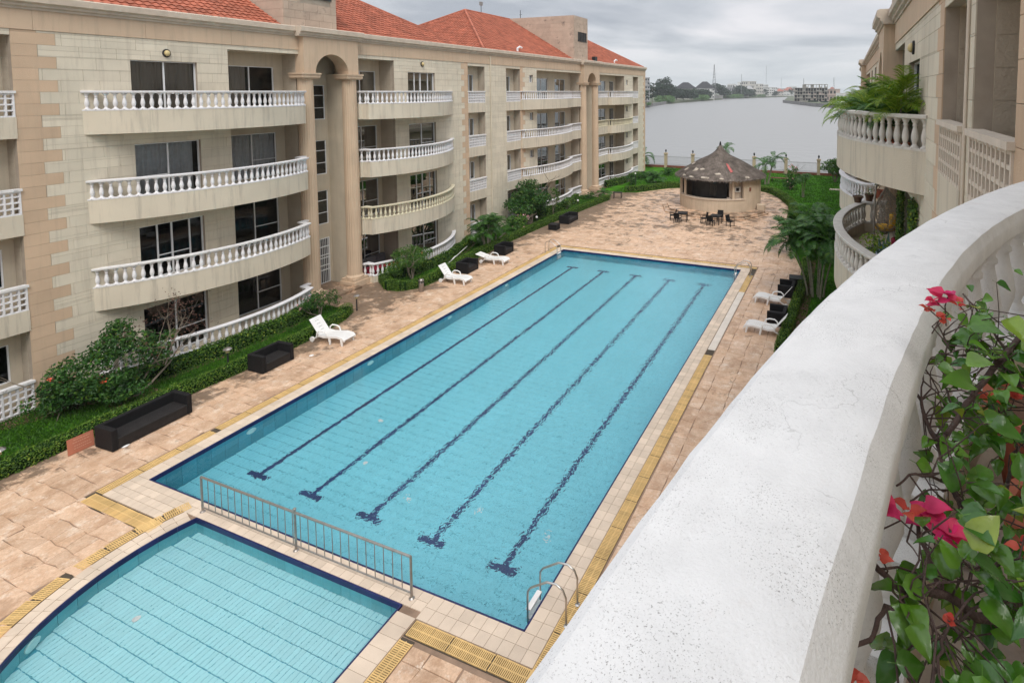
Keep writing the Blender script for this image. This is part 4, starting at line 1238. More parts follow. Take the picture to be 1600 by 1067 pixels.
b = LB.mb(); b.box(56.6, 57.2, -.4, 0, 14.4, 15.0); b.build('floodlight', M['blackmetal'], lo)
roof_bit('antenna', [(46.5, -7.7, zr), (46.5, -7.7, zr + .9)], .03, 'blackmetal'); b = LB.mb(); b.box(46.35, 46.65, -7.8, -7.6, zr + .8, zr + 1.15); b.build('antenna_head', M['steelrail'], lo)
roof_bit('antenna', [(52.5, -7, 18.9), (52.5, -7, 19.9)], .03, 'blackmetal'); roof_bit('antenna', [(52.3, -7, 19.4), (52.8, -7, 19.5)], .02, 'blackmetal')
b = LB.mb(); b.add([(34.0, -.25, 14.4), (36.5, -.25, 14.4), (36.5, -15, 14.4), (34.0, -15, 14.4)], [(0, 1, 2, 3)]); b.build('flat_roof', M['cornice'], lo)

# ---------------------------------------------------------------- right building
ro = root('apartment_building', (1.5, 20, 0), 'cream apartment block along the right edge with balconies, pierced parapets and potted palms', 'building')
RB = Block(1.5, -1, .68, -.5, ro)
cfgR = dict(u=(-7.5, 73.05),
    openings=[(5.55, 7.55, 'loggia'), (8.12, 10.05, 'loggia'), (13.39, 15.80, 'window'), (17.1, 20.60, 'recess'), (24.0, 27.04, 'recess'), (28.20, 30.70, 'window'),
              (34.24, 36.30, 'loggia'), (39.2, 41.3, 'loggia'), (44.05, 53.0, 'recess'), (56.97, 65.25, 'recess')],
    piers=[(20.6, 24.0), (53.0, 56.97)],
    quoins=[(10.05, 1, .46, .70, 1), (5.55, -1, .9, 1.25, 0), (34.24, -1, .42, .76, 0), (41.3, 1, .42, .76, 1), (73.05, -1, .5, .9, 0)],
    back={17.1: [(17.62, 20.12, 0, 'door')], 24.0: [(24.35, 26.75, 0, 'door')]}, styles={}, curtains={}, loggia_depth=1.25, lattice='creamlat', lattice_cap='creamlat')
M['creamlat'] = mat('pale_cream_lattice', (0.62, 0.545, 0.455), var=.07, vs=4, bump=.3, bs=50, rough=.7, streak=.2, streak_col=(.3, .25, .2))
facade(RB, ro, cfgR)
pier(RB, 20.6, 24.0, ro); pier(RB, 53.0, 56.97, ro)
rb1 = [(11.82, -.01)] + arc_pts(11.82, 0.0, 20.15, .95, 16.2, 1.75)[1:] + [(20.20, .35), (20.58, .30)]
for k, T in enumerate(TK):
    balcony(RB, rb1, -.02, T, {3: 'top balcony crowded with potted palms', 2: 'balcony with a hanging egg chair'}.get(k), 'stonerail', 'stonerail', ground=(k == 0), far=False if k > 1 else True) if k > 1 else \
        balcony(RB, rb1, -.02, T, None, 'white', 'white', ground=(k == 0), far=True)
    balcony(RB, bay2, -.02, T, None, 'white', 'white', far=True, ground=(k == 0))
tower(RB, 19.9, 22.96, 17.2, ro, False, -6)
# wall lamp beyond the pierced parapets
wall_light(RB, 14.6, 12.72, .0, ro)
b = RB.mb(); b.tube([(7.86, .03, 0), (7.86, .03, 13.2)], .022, 8); b.build('downpipe', M['creamlat'], ro)
# our own balcony: broad whitewashed rail; its plan follows a parabola bulging towards the pool
fb = bpy.data.objects.new('balcony', None); COL.objects.link(fb); fb.parent = ro; ORG[fb.name] = origin(ro); fb['label'] = 'near balcony with a broad whitewashed rail'
ZR = 10.52
def x_out(y): return .054 * y * y + .078 * y - .360
def x_cr(y): return .008 * y**3 + .011 * y * y + .152 * y - .130 if y > .35 else x_out(y) + .2555
def x_bv(y): return .009 * y**3 + .005 * y * y + .155 * y - .098 if y > .35 else x_out(y) + .2900
YS = [-6.55 + (5.10 + 6.55) * k / 190 for k in range(191)]
zf = ZR - .70            # kerb top
fr = [(x_out(y) + .10, y) for y in YS if x_out(y) < 1.40][::6]
b = MB(); loop = fr + [(1.52, fr[-1][1]), (1.52, fr[0][1])]; nl = len(loop)
b.add([(x, y, zf - .60) for x, y in loop] + [(x, y, zf - .33) for x, y in loop], [tuple(range(nl)), tuple(range(nl, 2 * nl))] + [(i, (i + 1) % nl, nl + (i + 1) % nl, nl + i) for i in range(nl)])
M['tilefloor'] = mat('pale_balcony_floor', (.62, .56, .49), var=.15, vs=6, bump=.4, stain=.55, stain_col=(.36, .29, .23), stain_scale=4)
b.build('slab', M['tilefloor'], fb)
def ribbon(offs, ys):
    b = MB(); b.loft([[(min(x_out(y) + o_, 1.49), y, z) for o_, z in offs] for y in ys if x_out(y) < 1.45]); return b
ribbon([(.08, zf - .93), (.08, zf), (.30, zf), (.30, zf - .93)], YS[::5]).build('fascia', M['fascia'], fb, auto=30)
ribbon([(.07, zf - .05), (.07, zf + .004), (.31, zf + .004), (.31, zf - .05)], YS[::5]).build('kerb', M['parapet'], fb, auto=30)
import mathutils
def nz(x, s=1.0, o_=0.0): return mathutils.noise.noise(Vector((x * s, o_, 3.1)))
rings = []
for y in YS:
    xo, xc, xb = x_out(y), x_cr(y), x_bv(y)
    if xo > 1.46: break
    w1 = .004 * nz(y, 5, 1) + .003 * nz(y, 14, 2); w2 = .005 * nz(y, 5, 5) + .003 * nz(y, 15, 6); w0 = .006 * nz(y, 8, 9)
    pr_ = [(xo + .004, ZR - .10), (xo - .014 + w0, ZR - .045), (xo - .008 + w0, ZR - .018), (xo + .012 + w0, ZR - .004), (xo + .12, ZR + .002), (xc - .022 + w1, ZR), (xc + w1, ZR - .007),
           (xb + w2, ZR - .050), (xb + .004 + w2, ZR - .060), (xb + .002 + w2 * .6, ZR - .118), (xb - .03, ZR - .124), (xo + .03, ZR - .124)]
    rings.append([(min(a_, 1.497), y, z) for a_, z in pr_])
b = MB(); b.loft(rings); b.build('handrail', M['parapet'], fb, auto=24)
BALNEAR = baluster_mesh('baluster', M['parapet'], 28, PROF, 1.32)
o_ = origin(ro); y = -5.9
while y < 4.75:
    sl_ = .108 * y + .078; y += .31 / math.sqrt(1 + sl_ * sl_)
    if x_out(y) + .2 > 1.42: continue
    z_ = link('baluster', BALNEAR, fb, (x_out(y) + .195 - o_[0], y - o_[1], zf - o_[2])); z_.scale.z = .965; z_.rotation_euler = (0, 0, -math.atan(sl_))
TO = zf + .5
# ================================================================ lawns, hedges, planting
LZ = .035
lawnL = [(-26.3, -6), (-22.95, -6), (-22.75, 9), (-22.55, 15), (-22.95, 19.6), (-23.6, 20.6), (-25.6, 20.75), (-26.3, 20.7)]
lawnM = [(-26.3, 24.5), (-25.6, 24.6), (-24.2, 23.6), (-22.9, 24.2), (-22.7, 25.5), (-23.2, 30), (-23.6, 36), (-23.4, 43), (-23.0, 51.5), (-23.4, 52.4), (-26.3, 53.0)]
lawnF = [(-26.3, 56.9), (-23.0, 56.2), (-21.4, 56.8), (-19.0, 60.5), (-15.5, 62.6), (-11.2, 63.8), (-8.4, 62.5), (-6.2, 58.5), (-4.6, 54), (-4.3, 49), (-3.9, 42), (-2.9, 37.5), (-2.15, 34), (-2.15, -6), (1.3, -6), (1.3, 77.3), (-60, 77.3), (-60, 73.5), (-26.3, 73.5)]
def lawn(pts, name='lawn'):
    return sheet(name, pts, [], LZ, M['lawn'])
lawns = [lawn(lawnL), lawn(lawnM), lawn(lawnF)]
def inpoly(P, x, y):
    c = np.zeros(len(x), bool)
    for i in range(len(P)):
        (x1, y1), (x2, y2) = P[i - 1], P[i]
        if y1 == y2: continue
        c ^= ((y1 > y) != (y2 > y)) & (x < (x2 - x1) * (y - y1) / (y2 - y1) + x1)
    return c
def blades(poly, dens, x0, x1, y0, y1, seed, size=.09):
    rs = np.random.RandomState(seed); n = int(dens * (x1 - x0) * (y1 - y0))
    x = rs.uniform(x0, x1, n); y = rs.uniform(y0, y1, n); k = inpoly(poly, x, y); x, y = x[k], y[k]; n = len(x)
    h = rs.uniform(.4, 1.1, n) * size; a = rs.uniform(0, 6.28, n); w = size * .28
    lx, ly = rs.normal(0, .35, n) * h, rs.normal(0, .35, n) * h
    V = np.stack([np.stack([x - np.cos(a) * w, y - np.sin(a) * w, np.full(n, LZ - .01)], 1), np.stack([x + np.cos(a) * w, y + np.sin(a) * w, np.full(n, LZ - .01)], 1), np.stack([x + lx, y + ly, LZ + h], 1)], 1).reshape(-1, 3)
    o = link('grass', newmesh('grass', V, np.arange(3 * n).reshape(n, 3), M['grass']), kind='stuff')
    return tag(o, label='short green lawn grass')
blades(lawnL, 900, -26.3, -22.5, 6, 20.6, 1)
blades(lawnM, 420, -26.3, -22.5, 24, 53, 2)
blades(lawnF, 60, -24, 1.3, 40, 77, 3, .13)
blades(lawnF, 400, -2.2, 1.3, 24, 40, 4, .09)
blades(lawnF, 90, -2.2, 1.3, 2, 24, 6, .12)
def bed(pts, name='soil_bed', z=LZ + .012):
    return sheet(name, pts, [], z, M['soil'])
def disc(cx, cy, r, n=14, sq=1.0): return [(cx + r * math.cos(2 * math.pi * k / n) * (1 + .12 * math.sin(3 * k)), cy + sq * r * math.sin(2 * math.pi * k / n)) for k in range(n)]
bed([(-26.2, 8.9), (-25.6, 9.0), (-24.7, 11.2), (-24.3, 12.6), (-24.1, 15), (-24.1, 17.5), (-24.6, 20.0), (-26.2, 20.5)])
bed([(-26.2, 24.6), (-25.4, 24.7), (-24.2, 26.0), (-24.0, 28.6), (-24.4, 31.4), (-25.3, 33.4), (-26.2, 33.9)])
bed(disc(-23.8, 11.7, .75)); bed(disc(-23.6, 32.2, .7)); bed(disc(-24.3, 36.2, .55)); bed([(-26.2, 41.0), (-25.0, 41.6), (-24.6, 45), (-24.8, 49.5), (-26.2, 50.6)])
bed(disc(-24.7, 39.9, 1.1)); bed([(-26.3, 57.4), (-26.0, 57.4), (-25.0, 61), (-24.8, 65), (-26.3, 68.4)]); bed([(-2.3, 24), (-1.75, 24), (-1.6, 31), (-1.7, 38), (-2.3, 38)])
bed([(-23.0, -6), (-22.55, -6), (-22.45, 9), (-22.25, 15), (-22.6, 19.5), (-22.9, 19.5), (-22.6, 15), (-22.75, 9)], z=.02)

def resample(P, step):
    L_ = plen(P); n = max(2, int(L_ / step)); return [along(P, L_ * i / n) for i in range(n + 1)]
def hedge(name, path, w, h, label, m='hedge', dens=620, leaf=.055, z0=0.0, seed=1, bumpy=.05, round_=.12):
    """clipped hedge: dark core and a skin of leaves"""
    path = resample(path, .18); o = root(name, (path[0][0], path[0][1], 0), label, 'hedge', 'hedges round the lawns')
    rs = np.random.RandomState(seed)
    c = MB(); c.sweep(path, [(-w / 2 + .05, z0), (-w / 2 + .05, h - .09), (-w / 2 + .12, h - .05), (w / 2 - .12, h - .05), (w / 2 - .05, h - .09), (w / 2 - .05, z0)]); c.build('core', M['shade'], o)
    L_ = plen(path); n = int(L_ * (w + 2 * h) * dens)
    t = rs.uniform(-w * .5, L_ + w * .5, n); s = rs.uniform(0, w + 2 * h, n)
    P = np.array(path); seg = np.hypot(*(P[1:] - P[:-1]).T); cum = np.concatenate([[0], np.cumsum(seg)])
    ti = np.clip(t, 0, L_ - 1e-4); i = np.clip(np.searchsorted(cum, ti, side='right') - 1, 0, len(seg) - 1)
    f = (ti - cum[i]) / seg[i]; c0 = P[i] + (P[i + 1] - P[i]) * f[:, None]; d = (P[i + 1] - P[i]) / seg[i][:, None]; nn = np.stack([d[:, 1], -d[:, 0]], 1)
    over = t - ti
    c0 = c0 + d * over[:, None]
    off = np.where(s < h, w / 2, np.where(s > h + w, -w / 2, w / 2 - (s - h))); z = np.where(s < h, s, np.where(s > h + w, h - (s - h - w), h))
    k = np.clip(np.abs(over) / (w * .5), 0, 1); off = off * np.sqrt(1 - k ** 2 * .9)
    # rounded shoulders, bulges
    sh = np.clip((np.abs(off) - (w / 2 - round_)) / round_, 0, 1) * (z > h - .02); z = z - sh ** 2 * round_ * .7
    bul = bumpy * (np.sin(t * 3.1 + seed) * .5 + np.sin(t * 7.3) * .3 + np.sin(t * 1.3) * .5); z = z0 + (z - 0) * (1 + bul / max(h, .1) * .6) * (h - z0) / h
    off = off * (1 + bul * .5) + rs.normal(0, .018, n); z = z + rs.normal(0, .018, n)
    X = np.stack([c0[:, 0] + nn[:, 0] * off, c0[:, 1] + nn[:, 1] * off, np.maximum(z, .02)], 1)
    N3 = np.where((s < h)[:, None], np.stack([nn[:, 0], nn[:, 1], .5 + 0 * s], 1), np.where((s > h + w)[:, None], np.stack([-nn[:, 0], -nn[:, 1], .5 + 0 * s], 1), np.array([[0, 0, 1.0]])))
    leaves('hedge_leaves', X, N3, leaf, M[m], o, seed, .55, .75)
    return o
hedge('hedge', [(-22.85, -4), (-22.80, 5), (-22.72, 8), (-22.74, 10), (-22.58, 13), (-22.45, 15.5), (-22.55, 17.5), (-22.9, 19.6), (-23.3, 20.3)], .55, .42, 'long low clipped hedge edging the lawn behind the long black sofa', seed=1)
hedge('hedge', [(-25.4, 24.75), (-24.6, 24.2), (-23.9, 23.75), (-23.1, 23.95), (-22.62, 24.7), (-22.6, 26), (-22.95, 28.5), (-23.2, 31), (-23.4, 35), (-23.45, 39), (-23.35, 43), (-23.15, 48), (-22.9, 52.0)], .55, .48, 'low clipped hedge curving from the portal past the white loungers', seed=2)
hedge('hedge', [(-22.6, 56.9), (-21.3, 57.9), (-19.3, 61.0), (-16.4, 62.8), (-14.5, 63.3)], .75, .62, 'thick clipped hedge curving left of the thatched hut', seed=3, dens=380, leaf=.08)
hedge('hedge', [(-8.6, 62.7), (-7.2, 61.5), (-5.9, 58.6), (-4.75, 55), (-4.35, 51.5), (-4.2, 48.5)], .75, .62, 'thick clipped hedge curving right of the thatched hut', seed=4, dens=380, leaf=.08)
hedge('hedge', [(-2.45, 23.5), (-2.35, 27), (-2.2, 31), (-2.1, 34), (-2.3, 36.8)], .42, .50, 'bright low hedge behind the right hand loungers', seed=5, dens=620)
hedge('hedge', [(-26.0, 10.4), (-25.35, 11.6), (-24.72, 13.2), (-24.45, 15.4), (-24.5, 17.6), (-24.85, 19.4), (-25.3, 20.15)], .50, .62, 'glossy hedge along the foot of the first curved ground floor balcony', 'hedgedark', seed=6, dens=520, leaf=.075, bumpy=.10)
hedge('hedge', [(-25.6, 25.0), (-24.7, 25.6), (-24.3, 27.4), (-24.4, 29.4), (-24.9, 31.4), (-25.6, 33.0)], .50, .62, 'glossy hedge along the foot of the second curved balcony', 'hedgedark', seed=7, dens=460, leaf=.08, bumpy=.12)
hedge('hedge', [(-26.1, 42.0), (-25.2, 43.2), (-24.95, 46), (-25.2, 48.8), (-25.8, 50.6)], .55, .70, 'dark hedge under the third ground floor balcony', 'hedgedark', seed=8, dens=300, leaf=.10, bumpy=.12)
hedge('hedge', [(-25.9, 58.6), (-25.4, 61.0), (-25.0, 64), (-25.2, 67)], .60, .80, 'leafy hedge under the farthest ground floor balcony', 'hedgedark', seed=9, dens=260, leaf=.11, bumpy=.15)

# ---- shrubs
def limb(b, p, d, L_, r, depth, rr, ends, spread=.6, up=.15):
    pts = [Vector(p)]; v = Vector(d).normalized(); n = 5
    for k in range(n):
        v = (v + Vector((rr.gauss(0, .16), rr.gauss(0, .16), rr.gauss(0, .10) + up * .2))).normalized(); pts.append(pts[-1] + v * L_ / n)
    b.tube(pts, [r * (1 - .5 * k / n) for k in range(n + 1)], 6)
    if depth == 0: ends.append(pts[-1]); return
    for k in range(rr.choice((2, 3))):
        q = pts[rr.choice((3, 4, 5))]; w = (v + Vector((rr.gauss(0, spread), rr.gauss(0, spread), rr.gauss(.1, spread * .6)))).normalized()
        limb(b, q, w, L_ * rr.uniform(.55, .8), r * .5, depth - 1, rr, ends, spread, up)
def shrub(name, loc, blobs, label, cat='shrub', m='shrub', dens=260, leaf=.10, seed=1, trunks=3, r=.035, flowers=None, aspect=.6, group=None, height=None):
    o = root(name, loc, label, cat, group); rr = random.Random(seed); rs = np.random.RandomState(seed)
    zt = max(b_[2] for b_ in blobs) if height is None else height
    b = MB(); ends = []
    for k in range(trunks):
        a = rr.uniform(0, 6.28); t = rr.choice(blobs)
        d = Vector((t[0] + rr.gauss(0, .1), t[1] + rr.gauss(0, .1), max(t[2], .3))); limb(b, Vector(loc) + Vector((.06 * math.cos(a), .06 * math.sin(a), -.05)), d, d.length * .75, r, 2, rr, ends)
    b.build('stem', M['bark'], o)
    B_ = []
    for t in blobs:      # break every mass into clumps of leaves
        n = max(4, int(5 * (t[3] * t[4] * t[5]) ** (1 / 3) / .35))
        for k in range(n):
            d = rs.normal(0, 1, 3); d /= np.linalg.norm(d); s = rs.uniform(.35, .62)
            B_.append((loc[0] + t[0] + d[0] * t[3] * .62, loc[1] + t[1] + d[1] * t[4] * .62, max(loc[2] + t[2] + d[2] * t[5] * .62, .1), t[3] * s, t[4] * s, t[5] * s * .8))
    P, Nn = blob_points(B_, dens, rs); P[:, 2] = np.maximum(P[:, 2], loc[2] + .03)
    leaves('foliage', P, Nn, leaf, M[m], o, seed, .7, aspect)
    if flowers:
        mm, cnt, fs = flowers; idx = rs.choice(len(P), cnt); Q = []
        for i in idx:
            for _ in range(7): Q.append(P[i] + Nn[i] * .05 + rs.normal(0, fs * .5, 3))
        Q = np.array(Q); leaves('blossom', Q, Q * 0 + np.array([0.3, -.3, 1]), fs, M[mm], o, seed + 5, .8, .9)
    return o
s1 = shrub('flowering_bush', (-24.0, 11.7, LZ), [(-.8, -1.1, 1.2, 1.0, 1.0, .85), (-.6, .1, 1.65, .95, .95, .85), (-1.2, -1.9, .75, .75, .75, .6), (.2, -.6, .8, .75, .8, .6), (-1.1, .3, 2.2, .6, .6, .5), (-.2, .8, 1.15, .65, .7, .5), (-.7, 1.3, 1.5, .5, .55, .4), (-.3, -.2, .5, .9, 1.0, .5)],
           'big sprawling bush with a few red flowers against the quoined wall', m='shrub', dens=330, leaf=.12, seed=3, trunks=5, r=.045, flowers=('redflower', 9, .09), aspect=.55)
b = MB(); rr = random.Random(5); ends = []
for k in range(6): limb(b, (-24.0 + rr.uniform(-.3, .3), 12.3 + rr.uniform(-.3, .4), .9), (-.3 + rr.gauss(0, .3), .75 + rr.gauss(0, .4), .9), 1.2, .02, 2, rr, ends, .7)
b.tube([(-24.0, 11.7, .0), (-23.9, 12.2, .35), (-24.0, 12.9, .8), (-24.1, 13.3, 1.25)], [.045, .04, .03, .02], 6); b.build('bare_twigs', M['bark'], s1)
Q = np.array([[p.x + rr.gauss(0, .16), p.y + rr.gauss(0, .16), p.z + rr.gauss(0, .16)] for p in ends for _ in range(14)]); leaves('dry_pods', Q, Q * 0 + np.array([0, 0, .5]), .085, M['dryleaf'], s1, 8, 1.0, .4)
shrub('flowering_bush', (-24.3, 19.6, LZ), [(0, 0, .75, .65, .75, .55), (.1, .7, .6, .5, .5, .45), (-.3, -.5, .6, .45, .45, .4)], 'dark bush with pale pink flowers beside the first arched portal', m='shrub', dens=330, leaf=.10, seed=6, flowers=('pinkflower', 22, .055), aspect=.4)
shrub('flowering_bush', (-23.95, 25.5, LZ), [(-.2, .1, 1.15, .95, 1.0, .55), (-.5, 1.1, 1.2, .85, .9, .5), (-.2, -.9, 1.0, .7, .7, .45), (-.9, .3, 1.45, .6, .8, .4)], 'spreading feathery bush with forked trunk in front of the second ground floor balcony', m='shrub2', dens=340, leaf=.12, seed=7, trunks=4, r=.05, flowers=('redflower', 3, .07), aspect=.35)
shrub('garden_tree', (-24.55, 39.8, LZ), [(0, 0, 2.3, 1.5, 1.5, 1.0), (-.4, -1.2, 1.6, 1.2, 1.2, .9), (.2, 1.4, 1.6, 1.1, 1.1, .8), (-.3, .2, 3.1, 1.0, 1.0, .7), (0, -2.2, .8, .7, .7, .5)], 'dense dark green small tree close to the facade', 'tree', 'shrub', dens=150, leaf=.17, seed=8, trunks=5, r=.09)
shrub('flowering_bush', (-24.4, 37.4, LZ), [(0, 0, .75, .8, .9, .65), (.2, .8, .6, .6, .6, .5)], 'leafy bush with pale blossoms beside the dense garden tree', m='shrub2', dens=200, leaf=.14, seed=9, flowers=('pinkflower', 10, .10))
shrub('young_tree', (-24.3, 43.3, LZ), [(0, .1, 1.9, .5, .5, .5), (.2, -.3, 2.4, .35, .35, .3), (0, .5, 1.3, .45, .45, .35)], 'thin young tree with sparse pale leaves on the lawn', 'tree', 'shrub2', dens=55, leaf=.20, seed=10, trunks=2, r=.03)
shrub('round_bush', (-24.6, 46.2, LZ), [(0, 0, .6, .6, .7, .5)], 'small light green bush beside the young tree', m='shrub2', dens=150, leaf=.15, seed=11)
shrub('round_bush', (-24.8, 51.6, LZ), [(0, 0, .4, .8, 1.1, .35)], 'low dark spreading bush at the foot of the far arched portal', m='shrub', dens=150, leaf=.14, seed=12)
shrub('round_bush', (-23.8, 61.2, LZ), [(0, 0, .75, .8, .8, .75)], 'rounded dark bush on the far lawn', m='shrub', dens=110, leaf=.2, seed=13)
shrub('round_bush', (-24.6, 66.5, LZ), [(0, 0, .5, 1.9, 1.9, .45)], 'wide low dark bush near the end of the facade', m='shrub', dens=60, leaf=.2, seed=14)
shrub('round_bush', (-25.2, 33.9, LZ), [(0, 0, .5, .45, .5, .45), (-.1, .7, .7, .4, .5, .4)], 'lime green bush beside the second quoin strip', m='shrub2', dens=260, leaf=.12, seed=15)
shrub('flowering_bush', (-5.9, 64.6, LZ), [(0, 0, .85, .95, .95, .8), (0, 0, 1.7, .5, .5, .4)], 'dark round bush with pink flowers right of the hut', m='shrub', dens=110, leaf=.2, seed=16, flowers=('pinkflower', 10, .09))
shrub('flowering_bush', (-6.0, 66.9, LZ), [(0, 0, 2.0, .8, .8, .6)], 'taller twiggy bush with reddish tips beside the lagoon fence', m='shrub2', dens=60, leaf=.2, seed=17, flowers=('pinkflower', 12, .12), trunks=4, r=.04)
shrub('garden_tree', (-1.3, 72.0, LZ), [(0, 0, 2.0, 1.6, 1.6, .9), (.6, 0, 1.4, 1.1, 1.1, .7), (-.8, .3, 1.5, .9, .9, .6)], 'rounded small tree at the right end of the fence', 'tree', 'shrub2', dens=70, leaf=.22, seed=18, trunks=6, r=.06)
shrub('round_bush', (-22.0, 70.0, LZ), [(0, 0, .6, 1.0, 1.0, .5)], 'low bush by the fence left of the hut', m='shrub', dens=60, leaf=.22, seed=19)

# ---- palms: every frond a part
def frond_mesh(name, m, L_=1.6, arch=.55, n=30, ll=.42, lw=.030, droop=.3, seed=1, vee=.35):
    rr = random.Random(seed); b = MB(); pts = []
    for k in range(13):
        t = k / 12; pts.append(Vector((L_ * (t * (1 - arch * .35 * t * t)), 0, L_ * (.55 * t - arch * t * t * 1.05))))
    b.tube(pts, [.014 * (1 - .85 * k / 12) + .003 for k in range(13)], 4)
    for k in range(n):
        t = .14 + .86 * (k + .5) / n; i = min(11, int(t * 12)); f = t * 12 - i; p = pts[i].lerp(pts[i + 1], f); tan = (pts[i + 1] - pts[i]).normalized()
        side0 = Vector((0, 1, 0)); up = tan.cross(side0) * -1
        s_ = ll * (math.sin(math.pi * min(1, t * .92 + .12)) ** .7) * rr.uniform(.85, 1.1)
        for sg in (-1, 1):
            d = (side0 * sg + tan * rr.uniform(.55, .9) + Vector((0, 0, 1)) * vee * rr.uniform(.5, 1.1)).normalized()
            w = tan * lw * (.8 + .4 * rr.random()); e1 = p + d * s_ * .55; e2 = p + d * s_ + Vector((0, 0, -droop * s_ * rr.uniform(.6, 1.3)))
            b.add([tuple(p - w * .3), tuple(p + w * .3), tuple(e1 + w * .5), tuple(e2), tuple(e1 - w * .5)], [(0, 1, 2, 4), (4, 2, 3)])
    return newmesh(name, b.v, b.f, m)
def palm(name, loc, trunks, nf, L_, label, m='palm', cat='palm', seed=1, th=1.0, group=None, tr=.07, fr=None, tilt=(.15, 1.15), arch=.55, ll=.42, lw=.03, n=30, parentless=None):
    """trunks: list of (dx, dy, height)"""
    o = root(name, loc, label, cat, group); rr = random.Random(seed)
    meshes = [frond_mesh('frond', M[m], L_, arch * rr.uniform(.75, 1.25), n, ll, lw, .3, seed * 10 + k) for k in range(3)]
    for dx_, dy_, h in trunks:
        if h > .05:
            b = MB(); lean = Vector((dx_, dy_, 0)) * .5; pts = [Vector(loc) + Vector((dx_, dy_, 0)) * .35 + Vector((dx_ * .65 * (k / 6) ** 1.5, dy_ * .65 * (k / 6) ** 1.5, h * k / 6)) for k in range(7)]
            b.tube(pts, [tr * (1.25 if k == 0 else 1 - .05 * k) for k in range(7)], 8); b.build('trunk', M['palmtrunk'], o)
        for k in range(nf):
            q = link('frond', rr.choice(meshes), o); a = 2 * math.pi * (k + rr.random() * .7) / nf
            q.location = (dx_, dy_, h - .02); q.rotation_euler = (rr.uniform(-.25, .25), -rr.uniform(*tilt) + .35, a); s_ = rr.uniform(.75, 1.1); q.scale = (s_,) * 3
    return o
palm('areca_palm', (-1.35, 30.9, 0), [(-1.3, .5, 2.7), (-.5, .1, 3.0), (.3, .5, 3.1), (.6, -.3, 3.3), (-.8, 1.2, 3.0), (1.0, .7, 2.9), (.1, 1.4, 3.4)], 14, 2.1, 'large clump of palms with several trunks beside the right hand armchairs', seed=3, n=36, ll=.5, lw=.055, tr=.055, tilt=(-.1, 1.2), arch=.72)
palm('areca_palm', (-1.9, 39.8, 0), [(-1.2, .4, 1.7), (0, 0, 2.2), (.9, .6, 2.1), (-.4, 1.4, 2.0), (-1.7, -.2, 1.2), (.6, -1.0, 1.9), (-.8, -1.2, 1.5)], 12, 2.2, 'low wide mass of palms behind the tall palm clump', seed=4, n=32, tilt=(-.1, 1.2), arch=.7, lw=.06, ll=.5)
palm('areca_palm', (-1.2, 45.0, 0), [(0, 0, 1.0), (-1.2, .8, .7), (.9, .8, .9)], 9, 1.8, 'palm bush at the corner of the plaza beyond the palm clumps', seed=5, n=26, tilt=(-.1, 1.1), arch=.7, lw=.045)
palm('areca_palm', (-23.55, 32.3, LZ), [(-.25, -.2, 1.6), (.2, 0, 1.8), (-.1, .4, 1.7), (-.6, .3, 1.2), (-.4, 1.0, 1.2), (.1, -.7, 1.1), (0, .8, 1.5)], 13, 1.5, 'bushy palm with white fruit on the left lawn', seed=6, n=28, tilt=(0, 1.2), ll=.4, lw=.035, arch=.6)
palm('spear_palm', (-24.4, 34.6, LZ), [(0, 0, .6), (.3, .8, .4)], 7, 1.5, 'young palm with one upright spear leaf near the wall', seed=7, n=24, tilt=(.3, 1.3))
palm('coconut_palm', (-9.0, 67.2, LZ), [(0, 0, 2.3), (.9, 1.0, 2.9)], 12, 2.2, 'pair of palms on the lawn right of the thatched hut', seed=8, n=26, ll=.55, lw=.06, tilt=(-.1, 1.1), arch=.7, tr=.11)
palm('coconut_palm', (-4.2, 60.4, LZ), [(-.1, 0, 2.2), (.25, .1, 2.1)], 9, 1.3, 'slim young palm with twin trunks standing alone on the lawn', seed=9, n=20, ll=.4, lw=.06, tilt=(-.2, .9), arch=.8, tr=.06)
palm('coconut_palm', (-27.5, 75.3, LZ), [(0, 0, 1.8)], 14, 2.6, 'round palm at the end of the left building by the water', seed=10, n=28, ll=.6, lw=.06, tilt=(-.3, 1.1), arch=.8, tr=.13)
palm('cycad', (-21.6, 63.6, LZ), [(0, 0, .5), (-.5, .4, .4)], 16, 1.7, 'wide dark palm bush on the lawn left of the hut', seed=11, n=26, ll=.45, lw=.05, tilt=(.1, 1.4))
palm('cycad', (-24.0, 53.6, LZ), [(0, 0, .25)], 14, 1.2, 'low spreading palm next to the small black side table', seed=12, n=22, ll=.35, lw=.05, tilt=(-.1, .9))
palm('coconut_palm', (-15.2, 74.0, LZ), [(0, 0, 3.3)], 11, 1.9, 'palm whose crown shows behind the top of the thatched roof', seed=13, n=24, ll=.5, lw=.06, tilt=(-.2, 1.1), arch=.7, tr=.1)
